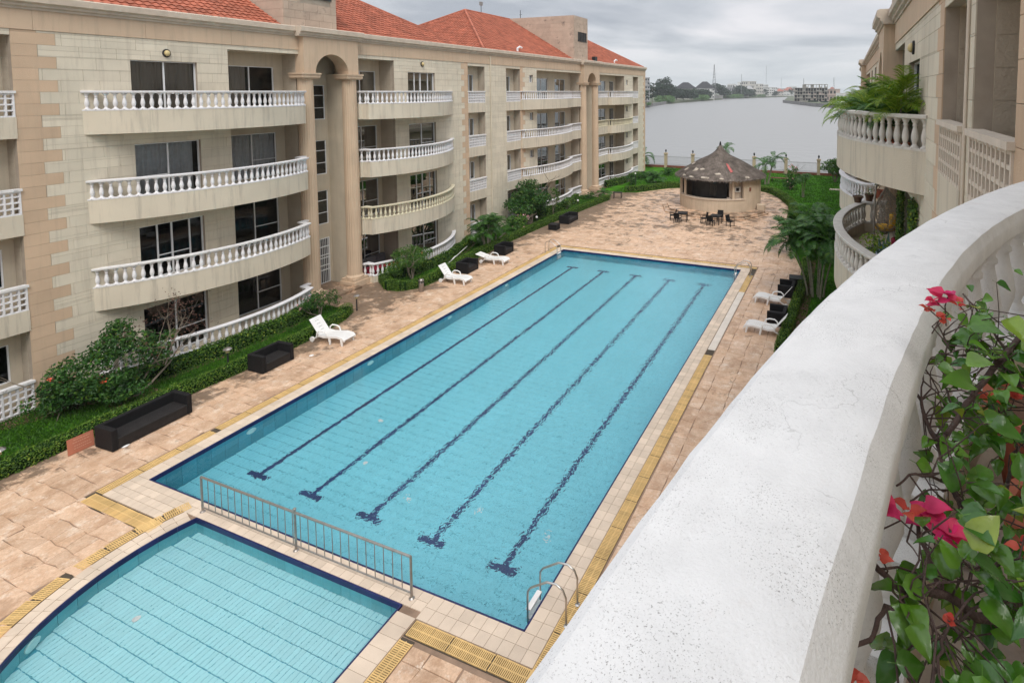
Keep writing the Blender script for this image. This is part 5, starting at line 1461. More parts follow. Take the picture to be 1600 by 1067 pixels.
# potted palms on the top right balcony
pz = 9.66
def pot(name, loc, r, h, label, m='terracotta', group=None):
    o = root(name, loc, label, 'plant pot', group); b = MB()
    b.lathe([(r * .68, 0), (r * .95, h * .84), (r * 1.08, h * .84), (r * 1.08, h), (r * .93, h), (r * .90, h * .86), (.01, h * .86)], 20, loc); b.build('pot_body', M[m], o, auto=35)
    b = MB(); b.lathe([(r * .9, h * .84), (r * .88, h * .89), (.01, h * .9)], 16, loc); b.build('potting_soil', M['soil'], o); return o
for i, (x, y, h, L_, lab, mm) in enumerate((
        (.45, 17.9, 1.3, 1.5, 'lime green potted palm at the far tip of the crowded top balcony', 'palmlime'),
        (.45, 16.6, 1.0, 1.45, 'drooping potted palm leaning over the curve of the top balcony rail', 'palmlime'),
        (.75, 15.6, 1.0, 1.35, 'dark bushy potted palm in the middle of the top balcony', 'palm'),
        (1.0, 14.7, .9, 1.2, 'low dark potted palm near the top balcony doorway', 'palm'),
        (1.1, 13.6, 2.0, 1.25, 'tall potted palm with a thin pale trunk nearest the wall', 'palmlime'),
        (.9, 19.0, 1.5, 1.5, 'pale green potted palm at the back of the top balcony', 'palmlime'))):
    pot('plant_pot', (x, y, pz), .2, .36, ['terracotta pot under the farthest lime palm', 'terracotta pot beside the curved rail under a drooping palm', 'terracotta pot under the dark bushy palm', 'terracotta pot under the low dark palm', 'terracotta pot of the tall thin palm nearest the wall', 'terracotta pot at the back of the top balcony'][i])
    palm('potted_palm', (x, y, pz + .34), [(0, 0, h * .5), (.12, .1, h * .35), (-.1, .12, h * .3)], 10, L_, lab, mm, 'potted palm', 20 + i, tr=.024, n=36, ll=.32, lw=.022, tilt=(.2, 1.35), arch=.6)
# ================================================================ furniture and small things
def armchair(name, w=1.15, d=.86, h=.66, label='', cat='armchair'):
    """boxy woven armchair: local x = width, front towards -y"""
    o = root(name, (0, 0, 0), label, cat); t = .16
    b = MB(); b.cbox(-w / 2, -w / 2 + t, -d / 2, d / 2, .02, h, .015); b.build('armrest', M['rattan'], o)
    b = MB(); b.cbox(w / 2 - t, w / 2, -d / 2, d / 2, .02, h, .015); b.build('armrest', M['rattan'], o)
    b = MB(); b.cbox(-w / 2 + t + .002, w / 2 - t - .002, d / 2 - t, d / 2, .02, h - .003, .015); b.build('backrest', M['rattan'], o)
    b = MB(); b.cbox(-w / 2 + t + .003, w / 2 - t - .003, -d / 2 + .004, d / 2 - t - .002, .03, .36, .012); b.build('seat', M['rattantop'], o)
    b = MB(); b.box(-w / 2 + t + .01, w / 2 - t - .01, -d / 2 - .004, -d / 2 + .02, .27, .285); b.build('seat_trim', M['rattantop'], o)
    for x in (-w / 2 + .06, w / 2 - .06):
        for y in (-d / 2 + .06, d / 2 - .06):
            b = MB(); b.box(x - .03, x + .03, y - .03, y + .03, 0, .02); b.build('foot', M['blackmetal'], o)
    return o
G1 = 'black woven armchairs round the pool'
pa = armchair('armchair', label='x')
sofa = armchair('long_sofa', 2.30, .86, .68, 'long black woven sofa between the red sign and the lawn hedge', 'sofa')
sofa.location = (-21.42, 10.75, .014); sofa.rotation_euler = (0, 0, R(92))
two = armchair('armchair', 1.35, .86, .68, 'wide black armchair nearest the first white lounger on the left')
two.location = (-21.72, 15.25, .014); two.rotation_euler = (0, 0, R(91)); two['group'] = G1
chairs = [(-21.85, 27.95, 93, 'black armchair between two white loungers on the left side'), (-21.92, 32.0, 93, 'black armchair past the folded lounger on the left side')]
used = False
for x, y, a, lab in chairs:
    place(pa, used, (x, y, .014), R(a), lab, G1); used = True
place(pa, True, (-2.95, 27.05, .014), R(-90), 'black armchair between the two right hand loungers', G1)
place(pa, True, (-2.9, 30.95, .014), R(-90), 'black armchair behind the far right hand lounger', G1)
s2 = armchair('long_sofa', 1.95, .9, .66, 'short black sofa against the hedge on the far left of the deck', 'sofa'); s2.location = (-22.1, 41.9, .014); s2.rotation_euler = (0, 0, R(93))
def cube_table(label, x, y, rz=0, w=.62, h=.46):
    o = root('side_table', (0, 0, 0), label, 'side table'); b = MB(); b.cbox(-w / 2, w / 2, -w / 2, w / 2, .02, h - .04, .01); b.build('table_body', M['rattan'], o)
    b = MB(); b.cbox(-w / 2 - .015, w / 2 + .015, -w / 2 - .015, w / 2 + .015, h - .038, h, .008); b.build('table_top', M['rattantop'], o)
    o.location = (x, y, .014); o.rotation_euler = (0, 0, rz)
cube_table('low black cube table left of the short far sofa', -21.95, 39.1, R(3), .72)
cube_table('black cube table behind the right hand armchairs', -2.55, 32.6, R(4), .74, .5)

def lounger_proto(name, back_deg):
    """moulded plastic sun lounger: x = length, head at -x"""
    o = root(name, (0, 0, 0), 'x', 'sun lounger'); P = M['plastic']
    # seat panel curving to the foot, with slots
    b = MB(); prof = [(-.28, .33), (0, .30), (.35, .33), (.70, .37), (1.0, .33), (1.12, .24)]
    for i in range(len(prof) - 1):
        (xa, za), (xb, zb) = prof[i], prof[i + 1]; n = 4
        for k in range(n):
            a = xa + (xb - xa) * k / n; c = xa + (xb - xa) * (k + .82) / n; z1_ = za + (zb - za) * k / n; z2_ = za + (zb - za) * (k + .82) / n
            b.loft([[(a, -.27, z1_), (a, .27, z1_), (a, .27, z1_ + .022), (a, -.27, z1_ + .022)], [(c, -.27, z2_), (c, .27, z2_), (c, .27, z2_ + .022), (c, -.27, z2_ + .022)]])
        for s_ in (-1, 1):
            y0_, y1_ = (.27, .34) if s_ > 0 else (-.34, -.27)
            b.loft([[(xa, y0_, za - .05), (xa, y1_, za - .05), (xa, y1_, za + .035), (xa, y0_, za + .035)], [(xb, y0_, zb - .05), (xb, y1_, zb - .05), (xb, y1_, zb + .035), (xb, y0_, zb + .035)]])
    b.build('seat', P, o)
    a = R(back_deg); L_ = .78; b = MB(); cx, cz = -.28, .345
    def bp(s, y, t): return (cx - math.cos(a) * s - math.sin(a) * t, y, cz + math.sin(a) * s - math.cos(a) * t * -1 * .0 + math.cos(a) * t)
    def slab(s0, s1, y0_, y1_): b.add([bp(s, y, t) for t in (0, .035) for s in (s0, s1) for y in (y0_, y1_)], [(0, 1, 3, 2), (4, 6, 7, 5), (0, 2, 6, 4), (1, 5, 7, 3), (0, 4, 5, 1), (2, 3, 7, 6)])
    slab(0, L_, -.31, -.10); slab(0, L_, .10, .31); z = 0
    for k in range(5): slab(.02 + k * .155, .02 + k * .155 + .11, -.098, .098)
    slab(L_ - .05, L_, -.098, .098)
    b.build('backrest', P, o)
    for s_ in (-1, 1):      # arm loop
        b = MB(); b.tube([(-.34, .36 * s_, .28), (-.30, .37 * s_, .46), (-.18, .37 * s_, .55), (.05, .37 * s_, .55), (.20, .37 * s_, .50), (.27, .36 * s_, .36), (.27, .35 * s_, .30)], .032, 6); b.build('armrest', P, o)
        for xl, sl_ in ((.30, .06), (.95, .05)):
            b = MB(); b.loft([[(xl - .05, s_ * .27, .30), (xl + .05, s_ * .27, .30), (xl + .05, s_ * .34, .30), (xl - .05, s_ * .34, .30)], [(xl - .03 + sl_, s_ * .30, 0), (xl + .03 + sl_, s_ * .30, 0), (xl + .03 + sl_, s_ * .35, 0), (xl - .03 + sl_, s_ * .35, 0)]]); b.build('leg', P, o)
        b = MB(); b.tube([(-.62, s_ * .30, .12), (-.62, s_ * .36, .12)], .115, 14); b.build('wheel', P, o)
        b = MB(); b.tube([(-.62, s_ * .31, .12), (-.25, s_ * .31, .30)], .028, 6); b.build('strut', P, o)
    return o
GL = 'white plastic sun loungers beside the pool'
l1 = lounger_proto('sun_lounger', 52)
place(l1, False, (-21.45, 17.75, .014), R(5), 'white sun lounger with raised back nearest the long black sofa', GL)
place(l1, True, (-21.35, 26.0, .014), R(2), 'white sun lounger with raised back just past the litter bin', GL)
place(l1, True, (-3.15, 25.55, .014), R(176), 'white sun lounger nearest the whitewashed rail on the right', GL)
place(l1, True, (-3.3, 29.3, .014), R(172), 'white sun lounger between the two right hand armchairs', GL)
l2 = lounger_proto('sun_lounger', 14); place(l2, False, (-21.4, 29.9, .014), R(4), 'white sun lounger with its back folded flat', GL)

# dining sets by the hut
def dining_table(x, y, rz, label, w=.85):
    o = root('dining_table', (0, 0, 0), label, 'table', 'dark tables by the hut'); b = MB(); b.cbox(-w / 2, w / 2, -w / 2, w / 2, .71, .75, .008); b.build('table_top', M['rattantop'], o)
    for sx in (-1, 1):
        for sy in (-1, 1): b = MB(); b.box(sx * (w / 2 - .05) - .03, sx * (w / 2 - .05) + .03, sy * (w / 2 - .05) - .03, sy * (w / 2 - .05) + .03, 0, .71); b.build('leg', M['rattan'], o)
    b = MB(); b.box(-w / 2 + .03, w / 2 - .03, -w / 2 + .03, w / 2 - .03, .63, .709); b.build('apron', M['rattan'], o); o.location = (x, y, .014); o.rotation_euler = (0, 0, rz)
def dining_chair():
    o = root('dining_chair', (0, 0, 0), 'x', 'chair'); b = MB(); b.cbox(-.25, .25, -.25, .22, .40, .45, .01); b.build('seat', M['rattan'], o)
    b = MB(); b.loft([[(-.25, .20, .45), (.25, .20, .45), (.25, .25, .45), (-.25, .25, .45)], [(-.25, .30, .92), (.25, .30, .92), (.25, .34, .92), (-.25, .34, .92)]]); b.build('backrest', M['rattan'], o)
    for sx in (-1, 1):
        for sy in (-1, 1): b = MB(); b.box(sx * .24 - .02, sx * .24 + .02, sy * .22 - .02, sy * .22 + .02, 0, .40); b.build('leg', M['rattan'], o)
        b = MB(); b.tube([(sx * .26, -.23, .40), (sx * .26, -.22, .66), (sx * .26, .27, .68)], .02, 6); b.build('armrest', M['rattan'], o)
    return o
dining_table(-13.05, 45.6, R(8), 'small dark square table of the left pair of chairs by the hut')
dining_table(-10.15, 45.6, R(-4), 'small dark square table with four chairs right of the other table')
dc = dining_chair(); GC = 'dark dining chairs by the hut'
for i, (x, y, a, lab) in enumerate(((-13.95, 45.7, -68, 'dark chair on the far left of the left hand table'), (-13.25, 44.75, 175, 'dark chair with its back to the pool at the left hand table'),
        (-11.15, 45.5, -62, 'dark chair facing the right hand table from its left'), (-10.4, 44.8, 170, 'dark chair with its back to the pool at the right hand table'),
        (-10.0, 46.6, 5, 'dark chair on the hut side of the right hand table'), (-8.85, 45.2, 62, 'dark chair pulled away to the right of the right hand table'))):
    place(dc, i > 0, (x, y, .014), R(a), lab, GC)
o = root('side_table', (0, 0, 0), 'slim black console table at the end of the left hedge', 'side table'); b = MB(); b.box(-.45, .45, -.25, .25, .60, .65); b.build('table_top', M['rattantop'], o)
for sx in (-.4, .4):
    for sy in (-.2, .2): b = MB(); b.box(sx - .025, sx + .025, sy - .025, sy + .025, 0, .6); b.build('leg', M['rattan'], o)
o.location = (-22.2, 53.0, .014); o.rotation_euler = (0, 0, R(10))

# ---- pool rail between the pools
o = root('pool_railing', (-15.75, 9.05, 0), 'steel railing of thin upright bars between the two pools', 'railing'); x0, x1, yy = -15.75, -8.72, 9.04
for x in (x0, -12.28, x1):
    b = MB(); b.tube([(x, yy, .01), (x, yy, .98 if x != -12.28 else 1.04)], .028, 10); b.lathe([(.065, .012), (.065, .025), (.03, .05)], 12, (x, yy, 0)); b.build('post', M['steelrail'], o)
    if x == -12.28: b = MB(); b.lathe([(.0, 1.03), (.035, 1.05), (.04, 1.08), (.0, 1.11)], 10, (x, yy, 0)); b.build('post_knob', M['steelrail'], o)
b = MB(); b.tube([(x0, yy, .98), (x1, yy, .98)], .027, 10); b.build('top_rail', M['steelrail'], o); b = MB(); b.tube([(x0, yy, .14), (x1, yy, .14)], .018, 8); b.build('bottom_rail', M['steelrail'], o)
nb = 27
for i in range(1, nb):
    x = x0 + (x1 - x0) * i / nb
    if abs(x + 12.28) < .08: continue
    b = MB(); b.tube([(x, yy, .14), (x, yy, .97)], .010, 6); b.build('bar', M['steelrail'], o)
# ---- ladders
def ladder(x, y, inward, label, steps_m='plastic'):
    """inward = unit vector (dx,dy) from deck to water; two hoops with steps"""
    o = root('pool_ladder', (x, y, 0), label, 'pool ladder', 'pool ladders'); ix, iy = inward; sx, sy = -iy, ix
    for s_ in (-.26, .26):
        ax, ay = x + sx * s_, y + sy * s_
        pts = [(ax - ix * .75, ay - iy * .75, .0), (ax - ix * .75, ay - iy * .75, .62), (ax - ix * .68, ay - iy * .68, .78), (ax - ix * .52, ay - iy * .52, .86), (ax - ix * .30, ay - iy * .30, .84), (ax + ix * .10, ay + iy * .10, .58), (ax + ix * .17, ay + iy * .17, .48), (ax + ix * .18, ay + iy * .18, .35), (ax + ix * .18, ay + iy * .18, -.95)]
        b = MB(); b.tube(pts, .022, 10); b.build('handrail', M['steel'], o, smooth=True)
        b = MB(); b.lathe([(.055, .014), (.055, .03), (.024, .045)], 12, (ax - ix * .75, ay - iy * .75, 0)); b.build('flange', M['steel'], o)
    for k in range(4):
        z = .02 - k * .26; b = MB(); cx, cy = x + ix * .18, y + iy * .18
        P_ = [(cx + sx * s_ + ix * t_, cy + sy * s_ + iy * t_, z + zz) for zz in (0, .03) for s_, t_ in ((-.24, -.06), (.24, -.06), (.24, .06), (-.24, .06))]
        b.add(P_, [(0, 3, 2, 1), (4, 5, 6, 7), (0, 1, 5, 4), (1, 2, 6, 5), (2, 3, 7, 6), (3, 0, 4, 7)]); b.build('step', M[steps_m], o)
ladder(-5.99, 9.95, (-1, 0), 'steel ladder with white steps at the near right corner of the pool')
ladder(-5.99, 33.3, (-1, 0), 'steel ladder at the far right corner of the pool')
ladder(-18.52, 33.3, (1, 0), 'steel ladder at the far left corner of the pool')

# ---- sign, bin, lights, pole
M['signred'] = mat('faded_red_sign', (.46, .17, .105), var=.06, vs=6, bump=.1)
M['signtext'] = mat('pale_sign_lettering', (.56, .29, .20), var=.05, bump=0)
o = root('notice_board', (-21.95, 9.35, 0), 'faded red notice board leaning at the end of the long sofa', 'sign')
def tilt(u, v, d=0): return (-21.98 + .04 * u + .20 * v * -.45 + d * .95, 9.02 + u, .03 + v * 1.15 + d * .3)
b = MB(); b.add([tilt(u, v, d) for d in (0, -.03) for u, v in ((0, 0), (.62, .0), (.62, .42), (0, .42))], [(0, 1, 2, 3), (7, 6, 5, 4), (0, 4, 5, 1), (1, 5, 6, 2), (2, 6, 7, 3), (3, 7, 4, 0)]); b.build('board', M['signred'], o)
rr = random.Random(2)
for r_, v in enumerate((.34, .27, .18, .11)):
    b = MB(); u = .07 + rr.uniform(0, .08)
    while u < .52:
        w = rr.uniform(.025, .06); b.add([tilt(u, v, .004), tilt(u + w, v, .004), tilt(u + w, v + .022, .004), tilt(u, v + .022, .004)], [(0, 1, 2, 3)]); u += w + .014
    b.build('lettering', M['signtext'], o, kind='stuff')
o = root('litter_bin', (-21.98, 24.1, 0), 'small steel cylinder litter bin in front of the curved hedge', 'litter bin'); b = MB(); b.lathe([(.13, .014), (.14, .03), (.14, .50), (.12, .52)], 20, (-21.98, 24.1, 0)); b.build('bin_body', M['steelrail'], o, auto=40)
b = MB(); b.lathe([(.15, .60), (.15, .66), (.10, .72), (.01, .73)], 20, (-21.98, 24.1, 0)); b.build('bin_hood', M['steelrail'], o, auto=40)
b = MB(); b.box(-22.10, -22.06, 24.0, 24.2, .5, .62); b.box(-21.90, -21.86, 24.0, 24.2, .5, .62); b.build('hood_bracket', M['blackmetal'], o)
def bollard(x, y, label, h=.55, white=False):
    o = root('garden_lamp', (x, y, 0), label, 'garden lamp', 'low garden lamps on the lawns'); b = MB(); b.lathe([(.035, 0), (.03, h)], 10, (x, y, 0)); b.build('lamp_post', M['blackmetal'], o)
    b = MB()
    if white: b.lathe([(.05, h), (.09, h + .05), (.09, h + .14), (.04, h + .19), (.01, h + .2)], 12, (x, y, 0)); b.build('lamp_globe', M['plastic'], o)
    else:
        b.lathe([(.07, h), (.07, h + .13)], 8, (x, y, 0)); b.build('lamp_shade', M['lampglass'], o); b = MB(); b.lathe([(.17, h + .13), (.10, h + .19), (.01, h + .22)], 8, (x, y, 0)); b.build('lamp_hood', M['steelrail'], o)
bollard(-22.95, 7.9, 'low black garden lamp at the left edge of the picture on the lawn'); bollard(-23.35, 14.6, 'low black garden lamp behind the wide armchair'); bollard(-23.1, 20.75, 'low black garden lamp at the rounded end of the first long hedge', .65)
bollard(-23.95, 33.0, 'slim black garden lamp beside the bushy palm', .7); bollard(-23.75, 39.4, 'garden lamp with white globe near the dense tree', .7, True); bollard(-23.75, 46.9, 'garden lamp with white globe beyond the short black sofa', .7, True); bollard(-22.9, 60.0, 'tall garden lamp on the far lawn by the facade', 1.5, True)
o = root('white_pole', (-24.3, 28.8, 0), 'long thin white pole lying propped over the lawn', 'pole'); b = MB(); b.tube([(-23.75, 28.4, .10), (-24.45, 31.3, .42)], .022, 8); b.build('pole_shaft', M['plastic'], o); b = MB(); b.tube([(-24.0, 29.2, .16), (-23.95, 29.45, .30)], .03, 6); b.build('pole_clip', M['plastic'], o)
for x, y, s_ in ((-21.0, 9.95, .10), (-20.9, 16.4, .08)):
    o = root('litter', (x, y, 0), 'scrap of white litter by the long sofa' if y < 12 else 'scrap of white litter by the wide armchair', 'litter'); b = MB(); b.lathe([(s_, .015), (s_ * 1.2, .03), (s_ * .5, .05)], 7, (x, y, 0)); b.build('scrap', M['plastic'], o)

# ---- thatched hut
hx, hy, hr = -11.35, 52.7, 3.85
o = root('thatched_hut', (hx, hy, 0), 'round poolside bar hut with grey thatched conical roof', 'hut')
def ang(a): return (hx + math.cos(R(a)), hy + math.sin(R(a)))
def ringwall(b, r0, r1, a0_, a1_, z0, z1, n=None):
    n = n or max(2, int(abs(a1_ - a0_) / 6)); path = [(hx + r1 * math.cos(R(a0_ + (a1_ - a0_) * k / n)), hy + r1 * math.sin(R(a0_ + (a1_ - a0_) * k / n))) for k in range(n + 1)]
    t = r1 - r0; b.sweep(path, [(0, z0), (0, z1), (-t, z1), (-t, z0)])
b = MB(); ringwall(b, hr - .2, hr, 190, 330, .25, 1.35); b.build('counter_wall', M['hutwall'], o, auto=30)
b = MB(); ringwall(b, hr - .45, hr + .06, 205, 318, 1.352, 1.44); b.build('counter_top', M['coping'], o, auto=30)
b = MB(); ringwall(b, hr - .2, hr, -30, 190, .25, 3.25); ringwall(b, hr - .2, hr - .002, 190, 206, 1.35, 3.25); ringwall(b, hr - .2, hr - .002, 316, 330, 1.35, 3.25); b.build('hut_wall', M['hutwall'], o, auto=30)
for a in (222, 301):
    b = MB(); c_ = (hx + (hr - .15) * math.cos(R(a)), hy + (hr - .15) * math.sin(R(a))); b.lathe([(.13, 1.44), (.13, 3.3)], 14, (*c_, 0)); b.build('pillar', M['hutwall'], o, auto=40)
b = MB(); ringwall(b, hr - 1.35, hr - 1.2, 196, 296, .1, 3.2); b.build('inner_wall', M['dark'], o)
b = MB(); ringwall(b, hr - .62, hr - .55, 297, 325, .1, 3.2); b.build('inner_panel', M['coping'], o)
b = MB(); ringwall(b, hr - 1.1, hr - 1.06, 262, 276, 1.5, 3.0); b.build('bar_fridge', M['glass'], o)
def on_wall(b, a, z0, z1, w, d=.03, dr=0.0):
    c_, s_ = math.cos(R(a)), math.sin(R(a)); r0 = hr + dr
    P_ = [(hx + c_ * (r0 + dd) - s_ * ww, hy + s_ * (r0 + dd) + c_ * ww, z) for dd in (0, d) for ww, z in ((-w, z0), (w, z0), (w, z1), (-w, z1))]
    b.add(P_, [(0, 1, 2, 3), (7, 6, 5, 4), (0, 4, 5, 1), (1, 5, 6, 2), (2, 6, 7, 3), (3, 7, 4, 0)])
b = MB(); on_wall(b, 310, 2.0, 2.48, .32, .04, -.50); f_ = b.build('menu_frame', M['plastic'], o); b = MB(); on_wall(b, 310, 2.10, 2.38, .15, .02, -.455); b.build('menu_panel', M['blackmetal'], f_)
M['signgreen'] = mat('green_sign', (.10, .30, .17), var=.2, vs=14, bump=0)
b = MB(); on_wall(b, 199, 2.25, 2.6, .17, .03); b.build('round_sign', M['signgreen'], o)
b = MB(); on_wall(b, 327, 2.1, 2.4, .10, .05); b.build('meter_box', M['kerbred'], o)
b = MB(); b.cbox(hx + 3.75, hx + 4.45, hy - 1.5, hy - .9, .0, .75, .02); b.build('side_block', M['hutwall'], o)
# straight-edged double step in front
for k, (g, z) in enumerate(((.95, .13), (.45, .26))):
    b = MB(); P_ = [(hx - 4.5 - g, hy - 1.2), (hx - 3.6 - g * .6, hy - 3.3 - g), (hx - 1.0, hy - 4.55 - g), (hx + 1.6, hy - 4.6 - g), (hx + 3.2, hy - 4.1 - g), (hx + 4.3 + g * .6, hy - 1.8), (hx + 4.0, hy - .5), (hx, hy)]
    n = len(P_); b.add([(x, y, 0) for x, y in P_] + [(x, y, z) for x, y in P_], [tuple(range(n, 2 * n))] + [(i, (i + 1) % n, n + (i + 1) % n, n + i) for i in range(n)]); b.build('hut_step', M['stone'], o)
# thatch: cone shell of overlapping reed bundles
def roofz(r): return 5.78 - 2.53 * (r / 4.3) ** .95 + .34 * math.exp(-(r / .32) ** 2) - .12 * math.exp(-((r - 1) / .7) ** 2)
M['thatchm'] = mat('grey_weathered_thatch', (.165, .138, .118), var=.40, vs=1.6, bump=1.0, bs=26, island=.30, rough=.95, spec=.1, stain=.60, stain_col=(.035, .028, .026), stain_scale=1.3)
M['thatchlight'] = mat('exposed_pale_underlay', (.40, .345, .28), var=.5, vs=6, bump=.3)
b = MB(); b.lathe([(4.28, 3.12), (4.32, 3.2)] + [(r, roofz(r) - .06) for r in (4.3, 3.8, 3.2, 2.6, 2.0, 1.4, 1.0, .7, .45, .28, .15, .05)], 48, (hx, hy, 0)); b.build('roof_cone', M['thatchm'], o, smooth=True)
rs = np.random.RandomState(3); n = 24000
rr_ = np.sqrt(rs.uniform(.004, 1, n)) * 4.42; aa = rs.uniform(0, 2 * np.pi, n); rz_ = np.array([roofz(r) for r in rr_]); rz2 = np.array([roofz(max(r - .16, .01)) for r in rr_])
ww = rs.uniform(.010, .026, n) / np.maximum(rr_, .2); lift = rs.uniform(-.03, .05, n); dz = -np.abs(rs.normal(0, .10, n)) * (rr_ > 4.15)
def pt(r, a, z): return np.stack([r * np.cos(a), r * np.sin(a), z], 1)
r2 = np.maximum(rr_ - rs.uniform(.25, .60, n), .02); z2 = rz_ + (rz2 - rz_) * (rr_ - r2) / .16
V = np.stack([pt(rr_, aa - ww, rz_ + lift + dz), pt(rr_, aa + ww, rz_ + lift + dz), pt(r2, aa + ww * .8, z2 - .02), pt(r2, aa - ww * .8, z2 - .02)], 1).reshape(-1, 3)
link('thatch', newmesh('thatch', V, np.arange(4 * n).reshape(n, 4), M['thatchm']), o, kind='stuff')
b = MB(); b.lathe([(.12, 5.85), (.10, 6.1), (.06, 6.28), (.02, 6.36)], 8, (hx, hy, 0)); b.build('finial', M['rattan'], o)
rr = random.Random(9)
for a, r_, w, h in ((238, 3.2, .30, .28), (250, 3.05, .30, .20), (279, 3.55, .34, .14), (262, 4.12, .5, .14), (228, 4.1, .3, .12), (284, 4.15, .35, .10), (243, 4.15, .35, .12), (205, 2.6, .3, .2), (318, 4.1, .3, .12), (214, 3.4, .22, .22)):
    b = MB(); k = 9; P_ = []
    for i in range(k):
        t = 2 * math.pi * i / k; q = rr.uniform(.55, 1.1); ra = r_ + h * math.sin(t) * q; ab = R(a) + w * math.cos(t) * q / r_; P_.append((hx + ra * math.cos(ab), hy + ra * math.sin(ab), roofz(ra) + .055))
    b.add(P_ + [(x, y, z - .05) for x, y, z in P_], [tuple(range(k))] + [(i, (i + 1) % k, k + (i + 1) % k, k + i) for i in range(k)]); b.build('bald_patch', M['thatchlight'], o)
M['redcloth'] = mat('faded_red_cloth', (.42, .12, .11), var=.3, vs=8, bump=.2)
b = MB(); P_ = []
for r_, a in ((2.2, 296), (2.3, 300), (3.3, 302.5), (3.4, 298), (2.9, 297)): P_.append((hx + r_ * math.cos(R(a)), hy + r_ * math.sin(R(a)), roofz(r_) + .08))
b.add(P_ + [(x, y, z - .05) for x, y, z in P_], [tuple(range(5))] + [(i, (i + 1) % 5, 5 + (i + 1) % 5, 5 + i) for i in range(5)]); b.build('red_cloth_scrap', M['redcloth'], o)

# ---- lagoon fence
fence = root('lagoon_fence', (-11, 77, 0), 'iron bar fence with stone posts along the lagoon', 'fence')
b = MB(); b.box(-60, 1.3, 76.9, 77.1, -.1, .38); b.build('plinth', M['kerbred'], fence)
px_ = [-24.9 - 4.35 * 2, -24.9 - 4.35, -24.9 + .3, -20.55, -16.2, -11.85, -7.6, -3.4, .85]
for x in px_:
    b = MB(); b.box(x - .2, x + .2, 76.8, 77.2, -.05, 2.0); b.box(x - .27, x + .27, 76.73, 77.27, 2.0, 2.12); b.box(x - .23, x + .23, 76.77, 77.23, 2.12, 2.22); p_ = b.build('post', M['postst'], fence)
    b = MB(); b.lathe([(.05, 2.22), (.05, 2.35), (.13, 2.42), (.11, 2.62), (.03, 2.72), (.01, 2.78)], 8, (x, 77, 0)); b.build('post_lantern', M['blackmetal'], p_)
M['fencebar'] = mat('grey_painted_bar', (.30, .30, .31), var=.1, bump=0)
bars = []
x = -34
while x < 1.2:
    bars.append((x, 77.0, 1.03, .028, .028, 1.45, M['fencebar'])); x += .15
box_pieces('fence_bar', fence, bars, 300)
b = MB(); b.box(-34, 1.2, 76.975, 77.025, 1.62, 1.67); b.box(-34, 1.2, 76.975, 77.025, .50, .55); b.build('fence_rail', M['fencebar'], fence)
o = root('garden_bench', (-7.6, 70.0, 0), 'low dark red bench on the lawn right of the palms', 'bench'); b = MB(); b.box(-8.7, -6.6, 69.8, 70.3, .42, .50); b.build('seat', M['kerbred'], o)
for x in (-8.6, -6.75): b = MB(); b.box(x, x + .1, 69.85, 70.25, 0, .42); b.build('leg', M['blackmetal'], o)
o = root('inspection_cover', (-.9, 66.3, 0), 'flat stone inspection cover on the far right lawn', 'cover'); b = MB(); b.box(-1.7, -.2, 65.9, 66.8, .03, .09); b.build('slab', M['cornice'], o)
o = root('white_chair', (-25.9, 61.8, 0), 'white plastic chair on the farthest ground floor balcony', 'chair')
b = MB(); b.box(-26.5, -26.1, 61.6, 62.0, .5, .55); b.build('seat', M['plastic'], o); b = MB(); b.box(-26.5, -26.45, 61.6, 62.0, .55, 1.0); b.build('backrest', M['plastic'], o)

# ---- balcony contents
o = root('balcony_sofa', (-26.7, 25.2, 0), 'grey sofa with dark red cushions on the second ground floor balcony', 'sofa')
M['greycloth'] = mat('charcoal_cushion', (.075, .072, .075), var=.15, vs=8, bump=.3); M['redcushion'] = mat('dark_red_cushion', (.24, .015, .035), var=.15, vs=8, bump=.3)
for k in range(3): b = MB(); b.cbox(-27.25, -26.95, 24.35 + k * .75, 25.05 + k * .75, .45, 1.05, .06); b.build('back_cushion', M['greycloth'], o)
b = MB(); b.cbox(-26.94, -26.1, 24.4, 26.8, .12, .55, .04); b.build('seat', M['redcushion'], o)
def f2z(z): return z
FZ = 7.12 - .33 - .5    # floor of the egg-chair balcony
ex, ey = 1.15, 18.4
o = root('hanging_egg_chair', (ex, ey, FZ), 'woven egg chair hanging from a curved steel stand', 'hanging chair')
b = MB(); b.tube([(ex - .45, ey - .75, FZ + .03), (ex - .35, ey - .5, FZ + .04), (ex - .33, ey - .45, FZ + .5), (ex - .33, ey - .45, FZ + 1.7), (ex - .30, ey - .40, FZ + 2.0), (ex - .18, ey - .22, FZ + 2.2), (ex + 0, ey, FZ + 2.2)], .028, 10); b.build('stand', M['steelrail'], o, smooth=True)
b = MB(); b.lathe([(.42, .0), (.42, .05), (.05, .07)], 20, (ex - .2, ey - .3, FZ)); b.build('stand_base', M['blackmetal'], o)
b = MB(); b.tube([(ex, ey, FZ + 2.2), (ex, ey, FZ + 1.98)], .01, 6); b.build('chain', M['steelrail'], o)
M['wicker'] = mat('taupe_wicker', (.34, .295, .245), var=.15, vs=10, bump=0, rough=.6)
def egg(t, a):      # t 0 top..1 bottom
    z = 1.95 - 1.45 * t; r = .50 * math.sin(math.pi * t ** 1.25) ** .8 if 0 < t < 1 else .01
    return (ex + r * math.cos(a), ey + r * math.sin(a) * 1.0, FZ + z)
b = MB(); open0, open1 = R(120), R(225)
for k in range(26):
    a = open1 + (2 * math.pi - (open1 - open0)) * k / 25; b.tube([egg(t / 14, a + .25 * math.sin(t * 1.3 + k * 1.7)) for t in range(15)], .009, 4)
for k in range(20):
    t = (k + 1) / 21; b.tube([egg(t + .02 * math.sin(i * 1.1 + k), open1 + (2 * math.pi - (open1 - open0)) * i / 18) for i in range(19)], .008, 4)
b.build('wicker_shell', M['wicker'], o, kind='stuff')
